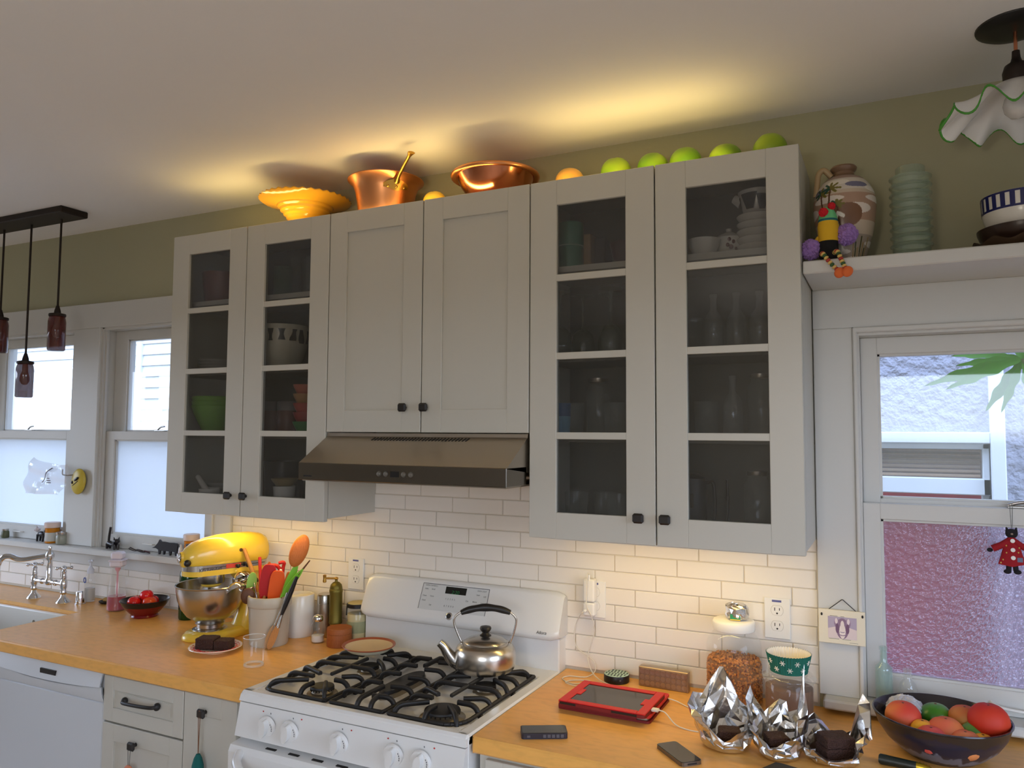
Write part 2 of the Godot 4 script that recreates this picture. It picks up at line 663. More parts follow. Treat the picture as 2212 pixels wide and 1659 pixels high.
func structure() -> void:
	# back wall, 0.16 thick, with three window openings
	var open := [[-2.503, -1.761, 1.09, 2.125], [-1.5665, -0.8245, 1.09, 2.125], [1.652, 2.50, 0.915, 1.94]]
	var w := mb()
	var xs := [WX0 - 0.2]
	for o in open:
		xs.append(o[0])
		xs.append(o[1])
	xs.append(WX1 + 0.2)
	for k in range(0, xs.size(), 2):
		w.bb(Vector3(xs[k], 0, -0.16), Vector3(xs[k + 1], CH, 0))
	for o in open:
		w.bb(Vector3(o[0], 0, -0.16), Vector3(o[1], o[2], 0))
		w.bb(Vector3(o[0], o[3], -0.16), Vector3(o[1], CH, 0))
	var back := struct("wall_back", w, M.wall_paint, "sage green painted wall above white tiled splashback")
	tiles(back)
	struct("ceiling", mb().bb(Vector3(WX0 - 0.2, CH, -0.3), Vector3(WX1 + 0.2, CH + 0.2, WZ + 0.2)), M.ceiling_paint, "white ceiling washed by warm strip light")
	struct("floor", mb().bb(Vector3(WX0 - 0.2, -0.1, -0.3), Vector3(WX1 + 0.2, 0, WZ + 0.2)), M.floor_wood, "brown wooden floor of the kitchen")
	# side and front walls with daylight openings behind the cook
	var wl := mb()
	wl.bb(Vector3(WX0 - 0.2, 0, 0), Vector3(WX0, 0.9, WZ)).bb(Vector3(WX0 - 0.2, 2.1, 0), Vector3(WX0, CH, WZ))
	wl.bb(Vector3(WX0 - 0.2, 0.9, 0), Vector3(WX0, 2.1, 0.5)).bb(Vector3(WX0 - 0.2, 0.9, 2.2), Vector3(WX0, 2.1, WZ))
	mat("cream_paint", rgb(214, 208, 196), 0.8)
	struct("wall_left", wl, M.cream_paint, "left wall with a window opening")
	var wr := mb()
	wr.bb(Vector3(WX1, 0, 0), Vector3(WX1 + 0.2, 0.9, WZ)).bb(Vector3(WX1, 2.1, 0), Vector3(WX1 + 0.2, CH, WZ))
	wr.bb(Vector3(WX1, 0.9, 0), Vector3(WX1 + 0.2, 2.1, 0.9)).bb(Vector3(WX1, 0.9, 2.7), Vector3(WX1 + 0.2, 2.1, WZ))
	struct("wall_right", wr, M.cream_paint, "right wall of the kitchen with a window opening")
	var wf := mb()
	wf.bb(Vector3(WX0 - 0.2, 0, WZ), Vector3(1.1, CH, WZ + 0.2)).bb(Vector3(3.0, 0, WZ), Vector3(WX1 + 0.2, CH, WZ + 0.2))
	wf.bb(Vector3(1.1, 2.15, WZ), Vector3(3.0, CH, WZ + 0.2)).bb(Vector3(1.1, 0, WZ), Vector3(3.0, 0.9, WZ + 0.2))
	struct("wall_front", wf, M.cream_paint, "cream wall behind the cook with a window opening")
	# casings round the left pair of windows
	var tw: Material = M.trim_white
	struct("trim_1", mb().bb(Vector3(-2.75, 2.128, 0.001), Vector3(-0.7, 2.245, 0.022), 0.002), tw, "white head casing over the left pair of windows")
	var k := 2
	for x in [[-2.62, -2.503], [-1.761, -1.5665], [-0.8245, -0.7165]]:
		struct("trim_%d" % k, mb().bb(Vector3(x[0], 1.116, 0.001), Vector3(x[1], 2.128, 0.02), 0.002).bb(Vector3(x[1] - 0.012 if k < 4 else x[0], 1.116, 0.018), Vector3(x[1] if k < 4 else x[0] + 0.012, 2.13, 0.026), 0.002), tw, ["white side casing left of the far left window", "wide white casing between the left pair of windows", "narrow white casing beside the tiles"][k - 2])
		k += 1
	struct("trim_5", mb().bb(Vector3(-2.7, 1.086, -0.14), Vector3(-0.70, 1.115, 0.062), 0.004).bb(Vector3(-2.68, 1.03, 0.001), Vector3(-0.71, 1.086, 0.009)), tw, "white window stool under the left pair of windows")
	left_window(1, -2.503, -1.761)
	left_window(2, -1.5665, -0.8245)
	# right window: casing, plate shelf, stool
	struct("trim_6", mb().bb(Vector3(1.536, 0.926, 0.001), Vector3(1.640, 1.951, 0.02), 0.002).bb(Vector3(1.640, 0.926, 0.001), Vector3(1.652, 1.94, 0.028), 0.003), tw, "white side casing beside the patterned window")
	struct("trim_7", mb().bb(Vector3(1.536, 1.951, 0.001), Vector3(2.62, 2.063, 0.02), 0.001).bb(Vector3(1.640, 1.935, 0.001), Vector3(2.52, 1.951, 0.028), 0.003), tw, "white head casing over the patterned window")
	struct("trim_8", mb().bb(Vector3(1.536, 2.063, 0.001), Vector3(2.9, SH, 0.28), 0.003), tw, "deep white plate shelf above the patterned window")
	struct("trim_9", mb().bb(Vector3(1.548, 0.9, -0.14), Vector3(2.75, 0.926, 0.066), 0.005), tw, "white stool of the patterned window")
	struct("trim_10", mb().bb(Vector3(2.50, 0.926, 0.001), Vector3(2.62, 1.951, 0.02), 0.002), tw, "white side casing right of the patterned window")
	right_window()

func tiles(back: Node3D) -> void:
	var g := mb().bb(Vector3(-0.716, 0.88, 0.0), Vector3(1.535, 1.62, 0.0035)).bb(Vector3(-3.2, 0.88, 0.0), Vector3(-0.716, 1.03, 0.0035))
	part("grout_bed", g, M.grout, back)
	var px := 0.2
	var py := 0.0525
	var shapes := {}
	for r in 14:
		var y0 := 0.8945 + py * r
		var off := fposmod(0.132 + 0.0667 * r, 0.2)
		for cidx in range(-17, 9):
			var x0 := off + px * cidx
			var a := x0
			var b := x0 + px
			if r < 3 and b <= -0.716:
				pass
			elif b > -0.716:
				if a < -0.716 and r >= 3:
					a = -0.716
				if r >= 9 and (b <= -0.06 or a > 0.8):
					continue
				if r >= 12 and (a < -0.01 or b > 0.8):
					continue
			else:
				continue
			b = minf(b, 1.5355)
			var ht := py
			if r == 2 and b < -0.7:
				ht = 0.030
			if b - a < 0.012:
				continue
			var key := "%d_%d" % [roundi((b - a) * 1000), roundi(ht * 1000)]
			if not shapes.has(key):
				shapes[key] = mb().box(Vector3.ZERO, Vector3(b - a - 0.0028, ht - 0.0028, 0.007), 0.0016).mesh()
			part("tile", shapes[key], M.tile_glaze, back, Vector3((a + b) / 2, y0 + ht / 2, 0.0045))

func sash(o: Node3D, called: String, x0: float, x1: float, y0: float, y1: float, z0: float, z1: float, sl: float, sr: float, sb: float, stp: float, m: Material) -> Node3D:
	var f := mb()
	f.bb(Vector3(x0, y0, z0), Vector3(x0 + sl, y1, z1), 0.002).bb(Vector3(x1 - sr, y0, z0), Vector3(x1, y1, z1), 0.002)
	f.bb(Vector3(x0 + sl - 0.002, y0, z0), Vector3(x1 - sr + 0.002, y0 + sb, z1), 0.002).bb(Vector3(x0 + sl - 0.002, y1 - stp, z0), Vector3(x1 - sr + 0.002, y1, z1), 0.002)
	# stepped glazing bead
	var e := 0.006
	f.bb(Vector3(x0 + sl, y0 + sb, z0), Vector3(x0 + sl + e, y1 - stp, z1 - 0.008)).bb(Vector3(x1 - sr - e, y0 + sb, z0), Vector3(x1 - sr, y1 - stp, z1 - 0.008))
	f.bb(Vector3(x0 + sl, y0 + sb, z0), Vector3(x1 - sr, y0 + sb + e, z1 - 0.008)).bb(Vector3(x0 + sl, y1 - stp - e, z0), Vector3(x1 - sr, y1 - stp, z1 - 0.008))
	return part(called, f, m, o)

func left_window(n: int, x0: float, x1: float) -> void:
	var o := Node3D.new()
	o.name = "window_%d" % n
	add_child(o)
	o.set_meta("kind", "structure")
	o.set_meta("label", ["white sash window at the far left behind the tap", "white sash window beside the left cabinet"][n - 1])
	var tw: Material = M.trim_white
	var j := mb()
	j.bb(Vector3(x0 - 0.001, 1.115, -0.158), Vector3(x0 + 0.012, 2.128, 0.012)).bb(Vector3(x1 - 0.012, 1.115, -0.158), Vector3(x1 + 0.001, 2.128, 0.012)).bb(Vector3(x0, 2.116, -0.158), Vector3(x1, 2.13, 0.012))
	j.bb(Vector3(x0 + 0.012, 1.115, -0.008), Vector3(x0 + 0.022, 2.116, 0.004)).bb(Vector3(x1 - 0.022, 1.115, -0.008), Vector3(x1 - 0.012, 2.116, 0.004))
	part("jamb", j, tw, o)
	var up := sash(o, "upper_sash", x0 + 0.014, x1 - 0.014, 1.606, 2.116, -0.082, -0.048, 0.085, 0.06, 0.04, 0.042, tw)
	part("pane", mb().bb(Vector3(x0 + 0.095, 1.645, -0.068), Vector3(x1 - 0.07, 2.076, -0.064)), M.pane_clear, up)
	var lo := sash(o, "lower_sash", x0 + 0.014, x1 - 0.014, 1.116, 1.646, -0.046, -0.012, 0.062, 0.06, 0.062, 0.04, tw)
	part("pane", mb().bb(Vector3(x0 + 0.072, 1.176, -0.034), Vector3(x1 - 0.07, 1.608, -0.030)), M.pane_frosted, lo)
	var xm := (x0 + x1) / 2 - 0.01
	part("sash_lock", mb().bb(Vector3(xm - 0.03, 1.646, -0.04), Vector3(xm + 0.03, 1.652, -0.018), 0.002).tube(curve([Vector3(xm - 0.02, 1.652, -0.03), Vector3(xm, 1.664, -0.028), Vector3(xm + 0.028, 1.668, -0.026)], 8), 0.004, 6), M.steel, o)
	part("lift", mb().bb(Vector3(xm - 0.055, 1.146, -0.014), Vector3(xm + 0.01, 1.150, 0.004), 0.001), M.white_plastic, o)

func right_window() -> void:
	var o := Node3D.new()
	o.name = "window_3"
	add_child(o)
	o.set_meta("kind", "structure")
	o.set_meta("label", "white sash window at the right with patterned lower glass")
	var tw: Material = M.trim_white
	var x0 := 1.652
	var x1 := 2.50
	part("jamb", mb().bb(Vector3(x0 - 0.001, 0.926, -0.158), Vector3(x0 + 0.004, 1.94, 0.012)).bb(Vector3(x1 - 0.012, 0.926, -0.158), Vector3(x1, 1.94, 0.012)).bb(Vector3(x0, 1.928, -0.158), Vector3(x1, 1.942, 0.012)), tw, o)
	var up := sash(o, "upper_sash", x0 + 0.004, x1 - 0.014, 1.43, 1.928, -0.082, -0.048, 0.045, 0.06, 0.04, 0.049, tw)
	part("pane", mb().bb(Vector3(x0 + 0.046, 1.468, -0.068), Vector3(x1 - 0.07, 1.882, -0.064)), M.pane_clear, up)
	var lo := sash(o, "lower_sash", x0 + 0.004, x1 - 0.014, 0.927, 1.459, -0.046, -0.010, 0.045, 0.06, 0.064, 0.044, tw)
	part("pane", mb().bb(Vector3(x0 + 0.046, 0.988, -0.034), Vector3(x1 - 0.07, 1.418, -0.028)), M.pane_patterned, lo)
	part("lift", mb().tube(curve([Vector3(1.948, 0.958, -0.012), Vector3(1.955, 0.956, 0.002), Vector3(1.975, 0.952, 0.012), Vector3(2.03, 0.949, 0.014), Vector3(2.08, 0.952, 0.012), Vector3(2.10, 0.956, 0.002), Vector3(2.107, 0.958, -0.012)], 24), 0.004, 8), M.white_plastic, o)
	part("sash_lock", mb().bb(Vector3(2.0, 1.459, -0.04), Vector3(2.06, 1.466, -0.014), 0.002).tube(curve([Vector3(2.005, 1.466, -0.03), Vector3(2.03, 1.474, -0.028), Vector3(2.06, 1.474, -0.03)], 8), 0.005, 6), M.steel, o)

func outside() -> void:
	# the neighbour's lap siding seen through the left pair, each board its own piece
	var zs := -1.7
	var nb := thing("neighbour_siding", "white lap siding of the house next door outside the left windows", "wall", Vector3.ZERO)
	part("sheathing", mb().bb(Vector3(-8.0, -0.3, zs - 0.2), Vector3(0.55, 5.2, zs - 0.02)), M.siding_white, nb)
	var shapes := {}
	var bh := 0.0845
	for k in 32:
		var y := 0.8825 + bh * k
		for seg in [[-8.0, -3.503], [-3.451, 0.55]]:
			var key := str(seg[0])
			if not shapes.has(key):
				var b := mb()
				var x0: float = seg[0]
				var x1: float = seg[1]
				b.face([Vector3(x0, 0, 0.018), Vector3(x1, 0, 0.018), Vector3(x1, bh, 0.004), Vector3(x0, bh, 0.004)], Vector3(0, 0.13, 1).normalized())
				b.face([Vector3(x0, 0, 0.018), Vector3(x1, 0, 0.018), Vector3(x1, 0, -0.018), Vector3(x0, 0, -0.018)], Vector3.DOWN)
				b.face([Vector3(x0, bh, 0.004), Vector3(x1, bh, 0.004), Vector3(x1, bh, -0.018), Vector3(x0, bh, -0.018)], Vector3.UP)
				shapes[key] = b.mesh()
			part("board", shapes[key], M.siding_white, nb, Vector3(0, y, zs))
	part("corner_board", mb().bb(Vector3(-3.503, -0.3, zs - 0.02), Vector3(-3.451, 5.2, zs + 0.03), 0.004), M.outside_white, nb)
	solo("cable_hook", mb().tube(curve([Vector3(0, 0.03, 0), Vector3(0.03, 0.05, 0.02), Vector3(0.045, 0.0, 0.02), Vector3(0.03, -0.09, 0.02), Vector3(0.01, -0.09, 0.02), Vector3(0.005, 0.0, 0.01), Vector3(0.02, 0.06, 0.0)], 20), 0.008, 8).bb(Vector3(-0.01, 0.0, -0.03), Vector3(0.04, 0.06, 0.0), 0.004), M.outside_white, "small white hook fixed on the lap siding next door", "hook", Vector3(-3.24, 1.80, zs + 0.05))
	# stucco house outside the right window, with a window of its own
	var st := thing("neighbour_house", "grey stucco house next door outside the patterned window", "house", Vector3.ZERO)
	var z := -1.5
	# its window opening, found from our side
	var wx0 := 0.9
	var wx1 := 2.11
	var wall := mb()
	wall.bb(Vector3(0.6, -0.3, z - 0.2), Vector3(wx0, 5.2, z)).bb(Vector3(wx1, -0.3, z - 0.2), Vector3(6.5, 5.2, z))
	wall.bb(Vector3(wx0, 1.65, z - 0.2), Vector3(wx1, 5.2, z)).bb(Vector3(wx0, -0.3, z - 0.2), Vector3(wx1, 0.45, z))
	part("stucco_wall", wall, M.stucco, st)
	var fr := mb()
	fr.bb(Vector3(wx1, 0.4, z - 0.05), Vector3(wx1 + 0.055, 2.6, z + 0.03), 0.004)
	fr.bb(Vector3(wx0, 1.615, z - 0.05), Vector3(wx1, 1.664, z + 0.025), 0.004).bb(Vector3(wx0, 0.4, z - 0.05), Vector3(wx1, 0.46, z + 0.05), 0.004)
	var fo := part("window_frame", fr, M.outside_white, st)
	var sf := mb()
	sf.bb(Vector3(wx0, 1.392, z - 0.06), Vector3(wx1, 1.463, z - 0.01), 0.004).bb(Vector3(wx1 - 0.028, 1.392, z - 0.06), Vector3(wx1, 1.616, z - 0.01), 0.004).bb(Vector3(wx0, 1.59, z - 0.06), Vector3(wx1, 1.616, z - 0.01), 0.004)
	sf.bb(Vector3(wx1 - 0.03, 0.46, z - 0.1), Vector3(wx1, 1.392, z - 0.06), 0.004)
	part("sash", sf, M.outside_white, fo)
	part("pane", mb().bb(Vector3(wx0, 1.46, z - 0.042), Vector3(wx1 - 0.028, 1.592, z - 0.038)), M.pane_clear, fo)
	var red := mat("red_curtain", rgb(190, 40, 62), 0.8)
	part("curtain", mb().sheet(func(u: float, v: float) -> Vector3: return Vector3(lerpf(wx0 - 0.05, wx1 - 0.02, u), lerpf(0.45, 1.40, v), z - 0.13 + 0.012 * sin(u * 70.0)), 80, 1, false, 0.004), red, fo)
	var blind := mat("bronze_blind", rgb(150, 112, 58), 0.3, 0.4)
	for k in 7:
		part("slat", mb().at(Vector3(0, 1.470 + k * 0.02, z - 0.1), Basis(Vector3.RIGHT, 0.5)).bb(Vector3(wx0, -0.001, -0.012), Vector3(wx1 - 0.03, 0.001, 0.012)), blind, fo)
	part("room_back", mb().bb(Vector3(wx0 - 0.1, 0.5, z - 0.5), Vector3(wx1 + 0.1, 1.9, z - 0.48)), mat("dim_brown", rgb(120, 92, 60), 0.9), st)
	solo("outside_ground", mb().bb(Vector3(-9, -0.5, -9), Vector3(9, -0.3, -0.2)), M.soil, "bare ground in the gap between the houses", "ground")
	plant()

func plant() -> void:
	var o := thing("fatsia_plant", "green big-leaved plant outside the right window top", "plant", Vector3(2.10, 0.0, -0.42))
	part("stem", mb().tube(curve([Vector3(0.15, -0.3, 0), Vector3(0.18, 0.8, -0.02), Vector3(0.1, 1.5, 0.0), Vector3(0.0, 1.885, 0.0)], 16), 0.008, 8), mat("plant_stem", rgb(96, 120, 60), 0.7), o)
	# a hand of leaflets: reach, half width, droop
	for l in [[Vector3(-0.27, -0.062, 0.03), 0.017, 0.018], [Vector3(-0.212, -0.075, 0.05), 0.017, 0.018], [Vector3(-0.18, 0.0, 0.0), 0.012, 0.016], [Vector3(-0.19, 0.05, -0.05), 0.014, 0.03], [Vector3(-0.106, -0.15, 0.03), 0.015, 0.012], [Vector3(-0.066, -0.16, 0.04), 0.012, 0.006], [Vector3(0.02, -0.17, 0.05), 0.015, 0.0], [Vector3(0.2, -0.06, 0.05), 0.018, 0.02], [Vector3(0.14, 0.1, 0.0), 0.02, 0.02], [Vector3(-0.06, 0.15, -0.05), 0.02, 0.02]]:
		var d: Vector3 = l[0].normalized()
		var sd := d.cross(Vector3(0.15, 0.35, 1.0)).normalized()
		var nn := sd.cross(d).normalized()
		var f := func(u: float, v: float) -> Vector3:
			var wdt: float = l[1] * pow(sin(PI * clampf(0.04 + u * 0.96, 0, 1)), 0.8) * (1.0 + 0.25 * sin(u * 21.0))
			return Vector3(0, 1.885, 0.0) + d * (l[0].length() * u) + sd * ((v - 0.5) * 2.0 * wdt) + nn * (0.25 * absf(v - 0.5) * wdt) - Vector3.UP * (l[2] * u * u)
		part("leaf", mb().sheet(f, 14, 4, false, 0.0012), M.leaf, o)

func handle_bar(a: Vector3, b: Vector3, out: float, r := 0.006) -> MB:
	var o := Vector3(0, 0, out)
	var m := mb()
	m.tube(curve([a, a + o * 0.6, a.lerp(b, 0.12) + o, a.lerp(b, 0.5) + o * 1.12, a.lerp(b, 0.88) + o, b + o * 0.6, b], 24), r, 8)
	m.ell(a + o * 0.35, Vector3(r * 1.8, r * 2.1, out * 0.45), 10, 6).ell(b + o * 0.35, Vector3(r * 1.8, r * 2.1, out * 0.45), 10, 6)
	return m

func knob_shape() -> MB:   # a squarish black knob on a short stem, its back at z = 0
	var m := mb()
	m.cyl(Vector3.ZERO, Vector3(0, 0, 0.014), 0.006, 10)
	m.box(Vector3(0, 0, 0.019), Vector3(0.031, 0.027, 0.013), 0.005)
	return m

func recessed_front(a: Vector3, b: Vector3, border: float, depth: float) -> MB:   # a door or drawer front with a sunk panel
	var m := mb()
	m.bb(Vector3(a.x, a.y, a.z), Vector3(a.x + border, b.y, b.z), 0.0015).bb(Vector3(b.x - border, a.y, a.z), Vector3(b.x, b.y, b.z), 0.0015)
	m.bb(Vector3(a.x + border - 0.001, a.y, a.z), Vector3(b.x - border + 0.001, a.y + border, b.z), 0.0015).bb(Vector3(a.x + border - 0.001, b.y - border, a.z), Vector3(b.x - border + 0.001, b.y, b.z), 0.0015)
	m.bb(Vector3(a.x + border - 0.001, a.y + border - 0.001, a.z), Vector3(b.x - border + 0.001, b.y - border + 0.001, b.z - depth))
	return m

func base_units() -> void:
	var c: Material = M.counter_laminate
	var lc := mb()
	lc.bb(Vector3(-3.25, 0.845, 0.0095), Vector3(-0.002, CT, 0.23)).bb(Vector3(-1.345, 0.845, 0.23), Vector3(-0.002, CT, 0.636)).bb(Vector3(-1.345, 0.846, 0.634), Vector3(-0.002, CT, 0.643), 0.004).bb(Vector3(-3.25, 0.845, 0.23), Vector3(-2.06, CT, 0.643))
	solo("worktop", lc, c, "tan laminate worktop left of the stove, cut out for the sink", "worktop")
	solo("worktop", mb().bb(Vector3(0.770, 0.845, 0.0095), Vector3(3.19, CT, 0.636)).bb(Vector3(0.770, 0.846, 0.630), Vector3(3.19, CT, 0.643), 0.005), c, "tan laminate worktop right of the stove under the tablet", "worktop")
	var w: Material = M.base_white
	# dishwasher
	var dw := thing("dishwasher", "white dishwasher with a small black display under the left worktop", "dishwasher", Vector3(-0.948, 0, 0))
	part("body", mb().bb(Vector3(-0.3, 0.1, 0.02), Vector3(0.3, 0.842, 0.58)), M.appliance_white, dw)
	var dm := mat("dishwasher_white", rgb(206, 210, 214), 0.3)
	part("door", mb().bb(Vector3(-0.3, 0.12, 0.58), Vector3(0.3, 0.742, 0.615), 0.006), dm, dw)
	part("handle_lip", mb().sheet(func(u: float, v: float) -> Vector3:
		var x := lerpf(-0.3, 0.3, u)
		var dip := 0.018 * (1.0 - pow(absf(u * 2.0 - 1.0), 2.0))
		return Vector3(x, lerpf(0.742, 0.793 - dip, v), 0.612 + 0.012 * sin(v * PI * 0.5)), 24, 6, false, 0.004), dm, dw)
	part("control_panel", mb().bb(Vector3(-0.3, 0.786, 0.58), Vector3(0.3, 0.84, 0.612)).sheet(func(u: float, v: float) -> Vector3:
		var x := lerpf(-0.3, 0.3, u)
		var dip := 0.014 * (1.0 - pow(absf(u * 2.0 - 1.0), 2.0))
		return Vector3(x, lerpf(0.795 - dip, 0.838, v), 0.632 - 0.012 * v), 24, 3, false, 0.004), dm, dw)
	part("display", mb().bb(Vector3(-0.018, 0.801, 0.622), Vector3(0.066, 0.817, 0.632)), M.black_plastic, dw)
	# drawer unit
	var du := thing("drawer_unit", "white base cabinet with a black-handled drawer over a door", "cabinet", Vector3(-0.457, 0, 0))
	part("body", mb().bb(Vector3(-0.187, 0.1, 0.02), Vector3(0.187, 0.842, 0.598)), w, du)
	var dr := part("drawer", recessed_front(Vector3(-0.186, 0.689, 0.6), Vector3(0.186, 0.836, 0.62), 0.045, 0.006).bb(Vector3(-0.125, 0.745, 0.61), Vector3(0.125, 0.785, 0.6155)), w, du)
	part("handle", handle_bar(Vector3(-0.072, 0.769, 0.62), Vector3(0.079, 0.774, 0.62), 0.026), M.knob_black, dr)
	var dd := part("door", recessed_front(Vector3(-0.186, 0.14, 0.6), Vector3(0.186, 0.683, 0.62), 0.055, 0.008), w, du)
	part("knob", knob_shape(), M.knob_black, dd, Vector3(-0.022, 0.637, 0.62))
	# narrow unit
	var nu := thing("narrow_cabinet", "narrow white base cabinet with one knob beside the stove", "cabinet", Vector3(-0.158, 0, 0))
	part("body", mb().bb(Vector3(-0.109, 0.1, 0.02), Vector3(0.151, 0.842, 0.598)), w, nu)
	var nd := part("door", recessed_front(Vector3(-0.109, 0.14, 0.6), Vector3(0.111, 0.836, 0.62), 0.062, 0.006), w, nu)
	part("knob", knob_shape(), M.knob_black, nd, Vector3(-0.016, 0.789, 0.62))
	part("filler", mb().bb(Vector3(0.114, 0.1, 0.598), Vector3(0.151, 0.84, 0.606)), w, nu)
	# keepsakes hung from the knobs
	var tz := 0.6445
	var o := thing("hanging_tassel", "teal tassel on two thin cords hanging from the narrow cabinet knob", "tassel", Vector3(-0.174, 0.66, tz))
	part("cord", mb().tube([Vector3(-0.004, 0.135, 0), Vector3(0.0, 0.01, 0)], 0.0012, 5).tube([Vector3(0.004, 0.135, 0), Vector3(0.0, 0.01, 0)], 0.0012, 5).tube(arc(Vector3(0, 0.135, 0), Vector3.RIGHT, Vector3.UP, 0.004, 0, PI, 6), 0.0012, 5), mat("cord_brown", rgb(122, 78, 48), 0.8), o)
	part("tassel", mb().lathe(V2([0, -0.12, 0.022, -0.118, 0.02, -0.06, 0.017, -0.02, 0.012, 0.0, 0.006, 0.012, 0, 0.014]), 16), mat("teal_yarn", rgb(18, 96, 92), 0.9), o)
	var p := thing("hanging_ornament", "small orange ornament on a loop of string on the lower door knob", "ornament", Vector3(-0.479, 0.58, tz))
	part("string", mb().tube([Vector3(-0.006, 0.062, 0), Vector3(-0.003, 0.0, 0)], 0.001, 5).tube([Vector3(0.006, 0.062, 0), Vector3(0.003, 0.0, 0)], 0.001, 5).tube(arc(Vector3(0, 0.062, 0), Vector3.RIGHT, Vector3.UP, 0.006, 0, PI, 6), 0.001, 5), mat("string_grey", rgb(100, 100, 96), 0.8), p)
	part("bead", mb().ell(Vector3(0, -0.026, 0), Vector3(0.024, 0.028, 0.008)), mat("ornament_orange", rgb(206, 122, 84), 0.6), p)
	# base cabinet right of the stove
	var ru := thing("base_cabinet", "white base cabinet under the right worktop beside the stove", "cabinet", Vector3(1.98, 0, 0))
	part("body", mb().bb(Vector3(-1.2, 0.1, 0.02), Vector3(1.2, 0.84, 0.615)), w, ru)
	for k in 4:
		part("drawer", recessed_front(Vector3(-1.178 + 0.6 * k, 0.65, 0.615), Vector3(-0.582 + 0.6 * k, 0.832, 0.63), 0.05, 0.006), w, ru)
		part("door", recessed_front(Vector3(-1.178 + 0.6 * k, 0.14, 0.615), Vector3(-0.582 + 0.6 * k, 0.644, 0.63), 0.06, 0.006), w, ru)

